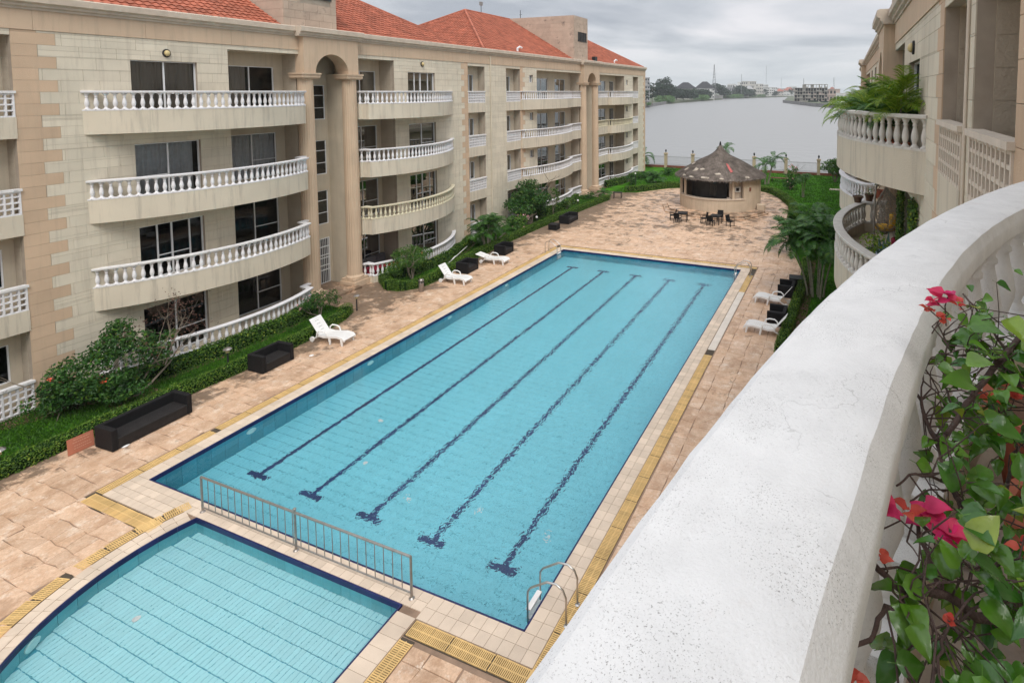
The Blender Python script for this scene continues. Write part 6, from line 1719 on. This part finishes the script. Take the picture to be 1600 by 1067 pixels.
for a in (open0, open1): b = MB(); b.tube([egg(t / 14, a) for t in range(15)], .024, 8); b.build('rim', M['wicker'], o)
M['yellow'] = mat('yellow_cushion', (.72, .42, .035), var=.1, vs=10, bump=.3)
b = MB(); b.lathe([(.10, .62), (.26, .66), (.30, .73), (.24, .79), (.05, .80)], 16, (ex, ey, FZ)); b.build('seat_cushion', M['yellow'], o, smooth=True); b = MB(); b.cbox(ex + .12, ex + .3, ey - .22, ey + .22, FZ + .82, FZ + 1.15, .05); b.build('back_cushion', M['yellow'], o)
# balcony plants and climbers
def potted(x, y, z, r, h, lab1, lab2, m='shrub2', lr=.3, n=260, leaf=.07, mp='terracotta', up=0, fl=None):
    pot('plant_pot', (x, y, z), r, h, lab1, mp); return shrub('potted_plant', (x, y, z + h * .88), [(0, 0, lr * .6 + up, lr, lr, lr * .75)], lab2, 'potted plant', m, n, leaf, int(x * 7 + y * 13) % 97, 2, .012, fl)
M['brownpot'] = mat('brown_glazed_pot', (.10, .055, .03), var=.2, vs=8, bump=.1, rough=.4)
zr2 = 7.12 + .70 - .5
potted(.40, 20.55, zr2, .16, .22, 'brown pot on the far end of the egg chair balcony rail', 'light green plant in the brown pot on the balcony rail', lr=.20, n=500, leaf=.05, mp='brownpot')
potted(.78, 20.95, zr2, .15, .24, 'second brown pot on the balcony rail', 'small plant in the second pot on the rail', lr=.19, n=500, leaf=.05, mp='brownpot')
potted(1.1, 21.0, zr2 + .1, .17, .30, 'terracotta pot against the column above the rail', 'dark leafy plant in the pot against the column', 'shrub', lr=.24, n=400, leaf=.06)
potted(.62, 15.3, FZ, .20, .34, 'dark pot just inside the egg chair balcony rail', 'yellow and green variegated plant inside the egg chair balcony', 'palmlime', .42, 420, .085, 'brownpot', .45)
for x, y, lab in ((1.36, 16.7, 'left ivy covered strip of wall behind the egg chair'), (1.36, 13.9 - .15, 'right ivy covered strip of wall behind the egg chair')):
    rs = np.random.RandomState(int(y)); n = 2600; P_ = np.stack([rs.uniform(x - .02, x + .12, n), y + rs.normal(0, .26, n).clip(-.5, .5), FZ + rs.uniform(.1, 2.4, n)], 1)
    o = root('climbing_ivy', (x, y, FZ), lab, 'climbing plant'); leaves('foliage', P_, P_ * 0 + np.array([-1, -.3, .2]), .075, M['hedgedark'], o, 5, .4, .7)
    b = MB(); b.tube([(x + .1, y, FZ), (x + .1, y + .1, FZ + 2.3)], .02, 5); b.build('stem', M['bark'], o)
o = root('agave', (1.0, 15.6, FZ), 'blue green agave with stiff pointed leaves beside the egg chair', 'plant'); rr = random.Random(4)
M['agave'] = leafmat('agave_leaf', (.06, .13, .10), (.12, .20, .16), rough=.5, trans=0)
for k in range(11):
    a = 2 * math.pi * k / 11 + rr.uniform(-.2, .2); L_ = rr.uniform(.6, .95); c_, s_ = math.cos(a), math.sin(a); el_ = rr.uniform(.7, 1.35); b = MB(); rg = []
    for t, w in ((0, .04), (.3, .06), (.7, .045), (1, .004)):
        rad = L_ * t * math.cos(el_) + .04; z = FZ + .35 + L_ * t * math.sin(el_); rg.append([(1.0 + c_ * rad - s_ * w, 15.6 + s_ * rad + c_ * w, z), (1.0 + c_ * rad, 15.6 + s_ * rad, z - .02), (1.0 + c_ * rad + s_ * w, 15.6 + s_ * rad - c_ * w, z), (1.0 + c_ * rad, 15.6 + s_ * rad, z + .004)])
    b.loft(rg); b.build('leaf', M['agave'], o)
b = MB(); b.lathe([(.14, 0), (.19, .32), (.17, .35), (.02, .34)], 14, (1.0, 15.6, FZ)); b.build('pot_body', M['brownpot'], o)
o = root('outdoor_sofa', (1.2, 17.2, FZ), 'low dark sofa with striped blanket under the egg chair', 'sofa'); b = MB(); b.cbox(.75, 1.45, 16.2, 17.6, FZ, FZ + .40, .04); b.build('seat', M['greycloth'], o)
M['stripe'] = mat('pale_blue_cloth', (.42, .47, .60), var=.25, vs=22, bump=.2)
b = MB(); b.cbox(.72, 1.40, 16.2, 16.9, FZ + .402, FZ + .44, .02); b.build('blanket', M['stripe'], o); b = MB(); b.cbox(1.25, 1.42, 16.95, 17.4, FZ + .41, FZ + .7, .05); b.build('cushion', M['redcushion'], o)
# ================================================================ bougainvillea on the near balcony
S_ = 1.24
def far_(p, s=S_): return (p[0] * s, p[1] * s, EYE + (p[2] - EYE) * s)
BR = {
 'a': ([[0.445, 1.602, 10.606], [0.407, 1.549, 10.58], [0.343, 1.461, 10.54], [0.267, 1.331, 10.514], [0.221, 1.242, 10.499], [0.175, 1.157, 10.477], [0.184, 1.084, 10.457], [0.199, 1.047, 10.443], [0.213, 0.989, 10.417], [0.232, 0.95, 10.372]], .014, .007),
 'b': ([[0.154, 1.343, 10.501], [0.164, 1.243, 10.484], [0.175, 1.157, 10.477]], .006, .008),
 'c': ([[0.045, 0.815, 10.49], [0.082, 0.805, 10.467], [0.094, 0.822, 10.457], [0.142, 0.855, 10.441], [0.185, 0.871, 10.407], [0.249, 0.896, 10.392], [.32, .93, 10.36]], .007, .015),
 'd': ([[0.114, 0.987, 10.477], [0.119, 0.917, 10.467], [0.139, 0.856, 10.443]], .005, .008),
 'e': ([[0.019, 0.696, 10.462], [0.045, 0.727, 10.466], [0.063, 0.77, 10.469], [0.076, 0.775, 10.461], [0.094, 0.822, 10.457]], .005, .007),
 'f': ([[0.155, 1.357, 10.532], [0.212, 1.412, 10.549], [0.266, 1.425, 10.548], [0.331, 1.441, 10.539]], .003, .004),
 'g': ([[.17, .84, 10.43], [0.139, 0.781, 10.463], [0.12, 0.726, 10.474], [0.105, 0.683, 10.47], [.09, .6, 10.45]], .003, .004),
 'h': ([[0.175, 1.358, 10.539], [0.153, 1.262, 10.519], [0.161, 1.224, 10.491], [.175, 1.157, 10.477]], .003, .005),
 'i': ([[0.214, 1.591, 10.593], [0.233, 1.464, 10.55], [0.21, 1.341, 10.513], [.221, 1.242, 10.499]], .003, .005),
 'j': ([[0.294, 1.641, 10.62], [0.331, 1.569, 10.586], [0.367, 1.485, 10.533], [0.384, 1.393, 10.464]], .004, .007),
 'k': ([[0.327, 1.4, 10.448], [0.355, 1.362, 10.39], [0.292, 1.222, 10.332], [0.246, 1.097, 10.316]], .006, .008),
 'l': ([[0.09, 0.995, 10.487], [0.122, 1.024, 10.499], [0.18, 1.084, 10.456]], .003, .005),
 'm': ([[.40, 1.30, 10.42], [.36, 1.15, 10.38], [.31, 1.02, 10.36], [.27, .90, 10.37]], .007, .009),
 'n': ([[.21, .76, 10.40], [.15, .70, 10.42], [.10, .66, 10.44]], .005, .003),
}
bo = root('bougainvillea', (.45, 1.4, 9.85), 'bougainvillea with glossy leaves and magenta bracts beside the whitewashed rail', 'flowering plant')
rr = random.Random(12)
allp = []
for k, (pts, r0, r1) in BR.items():
    P_ = [Vector(far_(p)) for p in pts]; q = []
    for i in range(len(P_) - 1):
        for t in range(4): q.append(P_[i].lerp(P_[i + 1], t / 4) + Vector((rr.gauss(0, .0018), rr.gauss(0, .0018), rr.gauss(0, .0018))))
    q.append(P_[-1]); n = len(q)
    b = MB(); b.tube(q, [.62 * (r0 + (r1 - r0) * i / (n - 1)) * (1 + .15 * rr.random()) for i in range(n)], 8); b.build('branch', M['stem'], bo, smooth=True); allp += [(p, (q[min(i + 1, n - 1)] - q[max(i - 1, 0)]).normalized()) for i, p in enumerate(q)]
for (a, c) in (((.55, 2.05, 9.8), (.5, 1.8, 10.2)), ((.29, 1.17, 10.15), (.6, 1.9, 9.8)), ((.39, 1.15, 10.17), (.6, 1.85, 9.8))):
    b = MB(); b.tube([a, tuple((Vector(a) + Vector(c)) / 2 + Vector((.03, .02, 0))), c], .013, 8); b.build('branch', M['stem'], bo, smooth=True)
def leaf_mesh(name, m, curl=.25, wid=.36, seed=0, n=7, wav=.02):
    """heart-shaped leaf with folded midrib; base at the origin, tip along +x, unit length"""
    r2 = random.Random(seed); V = []; F = []
    for i in range(n):
        t = i / (n - 1); w = wid * (math.sin(math.pi * min(1, t ** .62)) ** .85) if t < 1 else 0
        zc = -curl * t * t; x = t
        for s_ in (-1, -.5, 0, .5, 1):
            V.append((x, w * s_, zc + abs(s_) * w * .38 + wav * math.sin(t * 9 + s_ * 3 + seed) * abs(s_)))
    for i in range(n - 1):
        for j in range(4): F.append((i * 5 + j, i * 5 + j + 1, i * 5 + 6 + j, i * 5 + 5 + j))
    k = len(V); V += [(-.28, -.012, .02), (-.28, .012, .02), (.02, .012, 0), (.02, -.012, 0)]; F.append((k, k + 1, k + 2, k + 3))
    return newmesh(name, V, F, m, True)
LM = [leaf_mesh('leaf', M['leaf_big'], .10 + .13 * k, .33 + .04 * (k % 3), k, wav=.015 + .008 * k) for k in range(5)]
FM = [leaf_mesh('bract', M['bract'], .25, .42, 3, 6, .05), leaf_mesh('bract', M['bractred'], .25, .42, 5, 6, .06)]
def orient(o, p, d, nrm, s):
    d = d.normalized(); nrm = (nrm - d * nrm.dot(d)).normalized(); y = nrm.cross(d); g = origin(bo)
    o.matrix_local = Matrix(((d.x * s, y.x * s, nrm.x * s, p.x - g.x), (d.y * s, y.y * s, nrm.y * s, p.y - g.y), (d.z * s, y.z * s, nrm.z * s, p.z - g.z), (0, 0, 0, 1)))
twigs = MB(); cnt = 0
def ok(p):      # keep clear of the rail and of the lens
    return p.x > x_bv(max(p.y, .36)) + .015 and p.z < 10.62 and (p - EYEV).length > 1.05
tries = 0
while cnt < 292 and tries < 9000:
    tries += 1
    p0, t0 = rr.choice(allp); v = Vector((rr.gauss(0, 1), rr.gauss(0, 1), rr.gauss(.2, .7))).normalized(); L_ = rr.uniform(.04, .20)
    p1 = p0 + v * L_ * .5 + Vector((rr.gauss(0, .01), rr.gauss(0, .01), 0)); p2 = p1 + (v + Vector((rr.gauss(0, .3), rr.gauss(0, .3), .1))) * L_ * .5
    if not (ok(p2) and ok(p1)): continue
    twigs.tube([p0, p0.lerp(p1, .5) + Vector((rr.gauss(0, .006), rr.gauss(0, .006), .006)), p1, p1.lerp(p2, .5) + Vector((rr.gauss(0, .004), 0, .004)), p2], [.0022, .002, .0018, .0014, .001], 5, False)
    for p, kk in ((p2, 1), (p2, 1), (p1, rr.random() < .7), (p0.lerp(p1, .4), rr.random() < .3)):
        if not kk or cnt >= 292: continue
        d = (v + Vector((rr.gauss(0, .7), rr.gauss(0, .7), rr.gauss(-.25, .4)))).normalized(); nrm = (Vector((-.1, -.35, 1)) + Vector((rr.gauss(0, .35), rr.gauss(0, .35), 0))).normalized()
        if abs(d.dot(nrm)) > .95: continue
        s_ = rr.choice((.032, .042, .05, .058, .066, .072)) * rr.uniform(.85, 1.1)
        if not ok(p + d * s_) or (p.x < x_bv(max(p.y, .36)) + .11 and rr.random() < .72) or (p + d * s_).z > 10.50 + .02 * p.y: continue
        q = bpy.data.objects.new('leaf', rr.choice(LM)); COL.objects.link(q); q.parent = bo; orient(q, p + d * s_ * .2, d, nrm, s_); cnt += 1
more = []
for _ in range(1500):
    p0, t0 = rr.choice(allp); v = Vector((rr.gauss(0, 1), rr.gauss(0, 1), rr.gauss(-.1, .8))).normalized(); p1 = p0 + v * rr.uniform(.03, .22) + Vector((0, 0, -.04))
    if len(more) < 210 and ok(p1) and (p1 - EYEV).length > 1.15:
        more.append(p1)
        if len(more) % 3 == 0: twigs.tube([p0, (p0 + p1) / 2 + Vector((rr.gauss(0, .012), rr.gauss(0, .012), 0)), p1], [.002, .0016, .001], 4, False)
VV, FF = [], []
for p in more:
    me = rr.choice(LM); s_ = rr.uniform(.028, .06); d = Vector((rr.gauss(0, 1), rr.gauss(0, 1), rr.gauss(-.2, .4))).normalized(); nr = (Vector((-.1, -.35, 1)) + Vector((rr.gauss(0, .45), rr.gauss(0, .45), 0))).normalized()
    nr = (nr - d * nr.dot(d)).normalized(); y = nr.cross(d); k = len(VV)
    VV += [tuple(p - origin(bo) + (d * v.co.x + y * v.co.y + nr * v.co.z) * s_) for v in me.vertices]; FF += [tuple(i + k for i in f.vertices) for f in me.polygons]
link('leaves', newmesh('leaves', VV, FF, M['leaf_big'], True), bo, kind='stuff')
twigs.build('twigs', M['stem'], bo, kind='stuff')
def flower(c, s_, kind, n=6):
    c = Vector(c)
    for k in range(n):
        a = 2 * math.pi * k / n + rr.uniform(-.3, .3); d = Vector((math.cos(a), math.sin(a) * .8, rr.uniform(-.1, .7))); nrm = Vector((-d.x * .4, -d.y * .4 - .3, 1))
        q = bpy.data.objects.new('bract', FM[kind]); COL.objects.link(q); q.parent = bo; orient(q, c + Vector((rr.gauss(0, .006), rr.gauss(0, .006), rr.gauss(0, .004))), d, nrm, s_ * rr.uniform(.8, 1.15))
    b = MB(); b.tube([c, c + Vector((rr.uniform(-.02, .03), rr.uniform(0, .03), -.03)), c + Vector((rr.uniform(-.01, .05), rr.uniform(.0, .05), -.07))], .0015, 5); b.build('stalk', M['stem'], bo)
for p, s_, kd, sc in (((0.198, 1.408, 10.673), .045, 0, 1.0), ((0.222, 1.409, 10.684), .048, 0, 1.0), ((0.243, 1.405, 10.672), .034, 1, 1.0), ((.183, 1.40, 10.655), .036, 1, 1.0), ((.205, 1.37, 10.648), .034, 1, 1.0),
        ((0.069, 0.893, 10.512), .045, 0, 1.2), ((0.098, 0.935, 10.488), .040, 1, 1.2), ((0.137, 0.975, 10.465), .055, 0, 1.2), ((0.165, 0.955, 10.455), .058, 0, 1.2), ((0.058, 0.821, 10.495), .032, 1, 1.2),
        ((0.352, 1.408, 10.478), .045, 1, 1.2), ((0.31, 1.412, 10.465), .045, 1, 1.2), ((0.018, 0.662, 10.465), .04, 1, 1.2), ((.14, .80, 10.45), .022, 1, 1.15), ((.28, 1.02, 10.42), .035, 1, 1.2)):
    flower(far_(p, sc), s_ * sc * (.55 if kd else .68), kd, 5 if s_ > .04 else 4)
FB = zf - .33
pot('plant_pot', (.80, 2.55, FB), .24, .42, 'terracotta pot at the right edge under the bougainvillea'); pot('plant_pot', (.72, 1.95, FB), .22, .38, 'nearer terracotta pot under the bougainvillea leaves'); pot('plant_pot', (.62, 1.35, FB), .20, .36, 'terracotta pot nearest the camera under the bougainvillea')
for i, (x, y, r_) in enumerate(((.42, 1.6, .09), (.45, 2.2, .08), (.40, 1.1, .07), (.55, 2.9, .08))):
    o = root('white_stone', (x, y, FB), ['largest pale stone on the floor beside the middle pot', 'pale stone on the floor left of the pot at the right edge', 'smallest pale stone on the floor nearest the camera', 'pale stone on the floor behind the pot at the right edge'][i], 'stone', 'stones on the balcony floor'); b = MB()
    b.lathe([(r_ * .6, 0), (r_, r_ * .4), (r_ * .8, r_ * .9), (r_ * .3, r_ * 1.15), (.004, r_ * 1.2)], 12, (x, y, FB)); b.build('stone_body', M['parapet'], o, smooth=True)

# ================================================================ the far shore of the lagoon
def pol(u, d):
    """ground point seen on the bearing of picture column u at horizontal distance d"""
    a = math.atan((u - 990) / 868.05) - R(21.0655); return (d * math.sin(a), d * math.cos(a))
WZ = -1.7
def bank_poly(name, pts, z, m):
    b = MB(); n = len(pts); b.add([(x, y, z) for x, y in pts] + [(x, y, WZ - 1) for x, y in pts], [tuple(range(n))] + [(i, (i + 1) % n, n + (i + 1) % n, n + i) for i in range(n)])
    return b.build(name, m, kind='structure')
M['farland'] = mat('far_bank', (.10, .115, .07), var=.3, vs=.05, bump=0)
M['farwall'] = mat('far_quay_wall', (.20, .195, .19), var=.2, vs=.2, bump=0)
bank_poly('far_bank', [pol(930, 300), pol(985, 400), pol(1008, 440), pol(1040, 560), pol(1085, 690), pol(1128, 860), pol(1129, 980), pol(1185, 1120), pol(1225, 1290), pol(1330, 1500), pol(1500, 3000), pol(700, 3000), pol(600, 700)], .3, M['farland'])
bank_poly('far_bank', [pol(1224, 650), pol(1274, 490), pol(1310, 450), pol(1420, 420), pol(1500, 900), pol(1400, 1500), pol(1232, 1200)], .5, M['farland'])
b = MB(); P_ = [pol(1224, 648), pol(1274, 488), pol(1310, 448), pol(1420, 418)]
b.sweep(P_, [(0, WZ), (0, 1.3), (.8, 1.3), (.8, WZ)]); b.build('far_quay_wall', M['farwall'], kind='structure')
b = MB(); P_ = [pol(930, 298), pol(985, 398), pol(1008, 438), pol(1040, 558)]; b.sweep(P_, [(0, WZ), (0, 1.2), (.8, 1.2), (.8, WZ)]); b.build('far_quay_wall', M['farwall'], kind='structure')
b = MB(); P_ = [pol(1108, 850), pol(1128, 858), pol(1129, 975)]; b.sweep(P_, [(0, WZ), (0, 5), (.8, 5), (.8, WZ)]); b.build('far_quay_wall', M['farwall'], kind='structure')
def zt_(v, d): return EYE + (143 - v) * d / 868.05 * 1.0
cols = dict(white=(.62, .62, .60), grey=(.34, .34, .345), pale=(.50, .48, .44), dark=(.032, .032, .036), red=(.34, .12, .085), conc=(.30, .285, .255), pink=(.46, .37, .33))
for k, v in cols.items(): M['f' + k] = mat('far_' + k + '_wall', v, var=.12, vs=.15, bump=0)
M['fwin'] = mat('far_window', (.035, .04, .045), var=.1, bump=0, rough=.3)
def house(u0, u1, vtop, d, label, m='fwhite', floors=3, roof='flat', roofm='fdark', bays=None, deep=12, name='house', group='buildings across the lagoon', base=.3):
    """block facing the water with recessed-looking windows and a roof"""
    (xa, ya), (xb, yb) = pol(u0, d), pol(u1, d); w = math.hypot(xb - xa, yb - ya); a = math.atan2(yb - ya, xb - xa); h = zt_(vtop, d) - base
    o = root(name, ((xa + xb) / 2, (ya + yb) / 2, base), label, 'house' if name == 'house' else 'building', group, rz=a)
    hb = h if roof == 'flat' else h * .62
    def part(nm, boxes, mm, par=o):
        b = MB()
        for q in boxes: b.box(*q)
        me = newmesh(nm, b.v, b.f, M[mm]); q = bpy.data.objects.new(nm, me); COL.objects.link(q); q.parent = par; return q
    part('walls', [(-w / 2, w / 2, 0, deep, -2, hb)], m)
    bays = bays or max(2, int(w / 3.2)); fh = hb / floors; bw = w / bays
    for f in range(floors):
        for k in range(bays):
            if (k * 7 + f * 3 + int(u0)) % 9 == 0: continue
            x = -w / 2 + bw * (k + .5); z = fh * f + fh * .3
            part('window', [(x - bw * .27, x + bw * .27, -.12, -.02, z, z + fh * .45)], 'fwin')
    if roof == 'flat': part('parapet', [(-w / 2 - .3, w / 2 + .3, -.3, .05, hb - .5, hb + .3)] + [(-w / 2 - .3, w / 2 + .3, -.5, -.02, fh * f - .15, fh * f + .15) for f in range(1, floors)], m)
    else:
        b = MB(); e_ = 1.0; b.loft([[(-w / 2 - e_, -e_, hb), (w / 2 + e_, -e_, hb), (w / 2 + e_, deep + e_, hb), (-w / 2 - e_, deep + e_, hb)], [(-w * .12, deep * .45, h), (w * .12, deep * .45, h), (w * .12, deep * .55, h), (-w * .12, deep * .55, h)]])
        q = bpy.data.objects.new('roof', newmesh('roof', b.v, b.f, M[roofm])); COL.objects.link(q); q.parent = o
    return o
house(1004, 1015, 122, 440, 'grey slab building just past the end of the left apartment block', 'fgrey', 7, bays=3, deep=18)
house(1054, 1088, 129, 770, 'house with broad dark hipped roof among the left shore trees', 'fpale', 3, 'hip', deep=22)
house(1086, 1116, 128, 800, 'white house with dark hipped roof right of the first dark roof', 'fwhite', 3, 'hip', deep=20)
house(1040, 1056, 131, 760, 'dark roofed house behind the tall dark tree', 'fgrey', 3, 'hip')
house(1136, 1150, 132, 1060, 'white low building behind the middle trees', 'fwhite', 3)
house(1134, 1152, 137, 1040, 'long grey wall building under the middle trees', 'fgrey', 2)
house(1158, 1181, 128, 1200, 'pale four storey building with open frame top', 'fpale', 4, bays=7)
house(1152, 1159, 129, 1220, 'white narrow building left of the pale frame building', 'fwhite', 4)
house(1164, 1176, 134, 1160, 'house with grey hipped roof in front of the frame building', 'fwhite', 2, 'hip', 'fgrey')
house(1181, 1192, 132, 1150, 'grey flat roofed building in the middle distance', 'fpale', 4)
house(1188, 1200, 133, 1210, 'white terrace of flats right of the middle trees', 'fwhite', 5, bays=6)
house(1199, 1214, 137, 1240, 'bright white block of flats near the water', 'fwhite', 4, bays=5)
house(1212, 1224, 139, 1330, 'low pale houses at the narrow end of the lagoon', 'fpale', 2, 'hip', 'fred')
house(1222, 1242, 137, 1400, 'red roofed houses behind the lagoon inlet', 'fwhite', 2, 'hip', 'fred')
house(1290, 1312, 140, 620, 'low pinkish building right of the concrete frame', 'fpink', 2)
house(1293, 1306, 137, 800, 'red roofed house beyond the pinkish building', 'fpale', 3, 'hip', 'fred')
house(1306, 1330, 146, 560, 'long white shed on the right bank', 'fwhite', 1)
for i in range(9):
    u = 1140 + i * 11.5; house(u, u + 8 + (i % 3) * 2, 136 + (i * 5) % 4, 1550 + i * 22, ['far pale building on the skyline left of the frame building', 'far grey block on the skyline by the first thin mast', 'far white block on the skyline behind the frame building', 'far low block behind the hipped roof house', 'far block behind the white terrace', 'far grey block left of the bright white flats', 'far white block above the bright white flats', 'far block at the head of the lagoon', 'far block left of the unfinished building'][i], ('fpale', 'fgrey', 'fwhite')[i % 3], 3)
# unfinished concrete building: slabs, columns and open bays
d = 600; (xa, ya), (xb, yb) = pol(1241, d), pol(1292, d); w = math.hypot(xb - xa, yb - ya); a = math.atan2(yb - ya, xb - xa); base = .5; h = zt_(133, d) - base
o = root('unfinished_building', ((xa + xb) / 2, (ya + yb) / 2, base), 'unfinished concrete frame building with open storeys on the right bank', 'building', rz=a)
def cpart(nm, boxes, mm):
    b = MB()
    for q in boxes: b.box(*q)
    q = bpy.data.objects.new(nm, newmesh(nm, b.v, b.f, M[mm])); COL.objects.link(q); q.parent = o
nf = 5; fh = h / nf; nb = 12
for f in range(nf + 1):
    x0 = -w / 2 if f < nf else -w * .22; x1 = w / 2
    cpart('floor_slab', [(x0, x1, -1.4, 14, fh * f - .25, fh * f + .25)], 'fconc')
rr = random.Random(6)
for k in range(nb + 1):
    x = -w / 2 + w * k / nb; cpart('column', [(x - .3, x + .3, -.6, .1, 0, h - (fh if k < 3 else 0))], 'fconc')
for f in range(nf):
    for k in range(nb):
        if f == nf - 1 and (k < 3 or 7 <= k <= 8): continue
        x = -w / 2 + w * (k + .5) / nb; bw = w / nb; kind_ = rr.random()
        if kind_ < .45: cpart('infill_wall', [(x - bw / 2 + .3, x + bw / 2 - .3, -.3, 0, fh * f, fh * f + fh * .35), (x - bw / 2 + .3, x - bw * .18, -.3, 0, fh * f, fh * (f + 1))], 'fpink' if f < 3 and k > 4 else 'fconc')
        elif kind_ < .6: cpart('infill_wall', [(x - bw / 2 + .3, x + bw / 2 - .3, -.3, 0, fh * f, fh * (f + 1))], 'fpink' if f < 3 and k > 5 else 'fconc')
cpart('rear_wall', [(-w / 2, w / 2, 9, 9.4, 0, h - fh)], 'fdark')
M['mast'] = mat('mast_steel', (.22, .22, .23), var=.1, bump=0)
def mast(u, vtop, d, wb, label, lattice_=True, base=.3):
    x, y = pol(u, d); h = zt_(vtop, d) - base; o = root('radio_mast', (x, y, base), label, 'mast', 'masts on the skyline'); b = MB(); n = 12 if lattice_ else 1
    if lattice_:
        legs = [(-1, -1), (1, -1), (1, 1), (-1, 1)]; f_ = lambda t: wb * (1 - t) ** 1.3 / 2 + wb * .05
        for sx, sy in legs: b.tube([(x + sx * f_(k / n), y + sy * f_(k / n), base + h * k / n) for k in range(n + 1)], wb * .018 + .04, 4)
        for k in range(n):
            z0, z1 = base + h * k / n, base + h * (k + 1) / n; a0_, a1_ = f_(k / n), f_((k + 1) / n)
            for i in range(4):
                (ax, ay), (bx, by) = legs[i], legs[(i + 1) % 4]; b.tube([(x + ax * a0_, y + ay * a0_, z0), (x + bx * a1_, y + by * a1_, z1)], wb * .007 + .025, 3); b.tube([(x + bx * a0_, y + by * a0_, z0), (x + ax * a1_, y + ay * a1_, z1)], wb * .007 + .025, 3)
    else: b.tube([(x, y, base), (x, y, base + h)], wb, 5)
    b.build('mast_frame', M['mast'], o)
mast(1115.5, 102, 800, 7, 'tall tapering lattice mast above the left shore roofs'); mast(1302, 123, 800, 5, 'short lattice mast right of the unfinished building')
mast(1158, 117, 1000, .35, 'thin plain mast near the middle trees', False); mast(1196.5, 105, 1300, .35, 'tall thin mast above the white flats', False)
mast(1220, 123, 1300, .30, 'thin mast over the head of the lagoon', False); mast(1255, 124, 900, .40, 'thin mast behind the unfinished building', False)
def far_tree(u, vtop, d, wpx, label, seed, m='farleaf', dens=.9, leaf=1.3, base=.3, lumps=9, name='far_tree', squash=.5, vb=None):
    x, y = pol(u, d); h = zt_(vtop, d) - base; w = wpx * d / 868.05; rs = np.random.RandomState(seed); o = root(name, (x, y, base), label, 'tree' if name != 'far_bush' else 'bush', 'trees across the lagoon')
    b = MB(); b.tube([(x, y, base - 1), (x, y, base + h * .7)], [w * .03, w * .012], 6)
    for k in range(5):
        a = rs.uniform(0, 6.28); b.tube([(x, y, base + h * (.25 + .08 * k)), (x + w * .3 * math.cos(a), y + w * .2 * math.sin(a), base + h * (.55 + .08 * k))], [w * .014, w * .005], 5)
    b.build('trunk', M['bark'], o)
    B_ = []
    for k in range(lumps):
        zz = rs.uniform(.3 if name != 'far_bush' else .05, .88) * h; sp = w * .5 * (1 - abs(zz / h - .5) * .7); q = w * rs.uniform(.14, .26)
        B_.append((x + rs.uniform(-1, 1) * (sp - q * .5), y + rs.uniform(-1, 1) * w * .3, base + zz, q, q, q * squash * rs.uniform(.8, 1.2)))
    P_, N_ = blob_points(B_, dens * 60 / (leaf * leaf) / 10, rs); P_[:, 2] = np.clip(P_[:, 2], base, base + h); leaves('crown', P_, N_, leaf, M[m], o, seed, .8, .8)
T_ = [(1029, 131, 600, 24, 'dark leafy tree between the grey slab building and the tallest tree', 21), (1057, 137, 700, 26, 'dark tree mass in front of the first hipped roof', 22), (1091, 139, 745, 22, 'dark tree between the two hipped roofs', 23), (1019, 127, 460, 17, 'dark tree just right of the grey slab building', 1), (1037, 118, 620, 30, 'tallest dark tree with rounded crown on the left shore', 2), (1047, 133, 600, 22, 'dark lower tree under the tallest tree', 3),
      (1068, 140, 665, 36, 'wide dark spreading tree at the water edge', 4), (1080, 144, 690, 20, 'dark tree at the right end of the spreading tree', 5), (1102, 141, 770, 22, 'dark green tree below the second hipped roof', 6),
      (1124, 130, 900, 26, 'tall dark tree group right of the lattice mast', 7), (1133, 136, 900, 18, 'lower dark tree beside the tall tree group', 8), (1155, 133, 1040, 22, 'dark tree in front of the white buildings', 9), (1168, 140, 1060, 30, 'low wide dark tree near the green bank', 10),
      (1196, 139, 1160, 9, 'small dark tree before the bright white flats', 11), (1236, 138, 1320, 9, 'small tree left of the unfinished building', 12), (1147, 141, 1020, 14, 'small dark tree by the grey wall', 13), (1212, 143, 1230, 12, 'small dark tree at the lagoon head', 14), (1010, 140, 430, 12, 'dark bush at the foot of the grey slab building', 15)]
for u, v, d, w, lab, s_ in T_: far_tree(u, v, d, w, lab, s_, lumps=26 if w > 18 else 13, leaf=1.5 if d < 700 else 2.2)
for u, v, d, w, lab, s_ in ((1040, 150, 575, 30, 'pale green reeds along the left shore', 31), (1095, 149, 730, 28, 'pale green bushes along the shore wall', 32), (1140, 148, 980, 34, 'light green grassy bank with bushes', 33), (1182, 148, 1160, 24, 'light green bushes on the far bank', 34), (1012, 161, 440, 12, 'green bushes where the shore meets the left building', 35), (1270, 157, 585, 16, 'dark bushes at the foot of the unfinished building', 36), (1288, 158, 560, 10, 'dark bushes on the right bank', 37)):
    far_tree(u, v, d, w, lab, s_, 'farbush' if s_ < 36 else 'farleaf', lumps=24, leaf=1.0, name='far_bush', squash=.7)

# ================================================================ damp air over the lagoon
HZ = 0.00022
hm = bpy.data.materials.new('damp_air'); hm.use_nodes = True
for n_ in list(hm.node_tree.nodes):
    if n_.type == 'BSDF_PRINCIPLED': hm.node_tree.nodes.remove(n_)
pv = hm.node_tree.nodes.new('ShaderNodeVolumePrincipled'); pv.inputs['Density'].default_value = HZ; pv.inputs['Color'].default_value = (.86, .90, .93, 1)
hm.node_tree.links.new(pv.outputs[0], hm.node_tree.nodes['Material Output'].inputs['Volume'])
b = MB(); b.box(-1500, 900, -120, 2050, -4.0, 62.0); hz_o = b.build('haze', hm); hz_o['kind'] = 'stuff'; hz_o['label'] = 'thin damp haze over the lagoon'
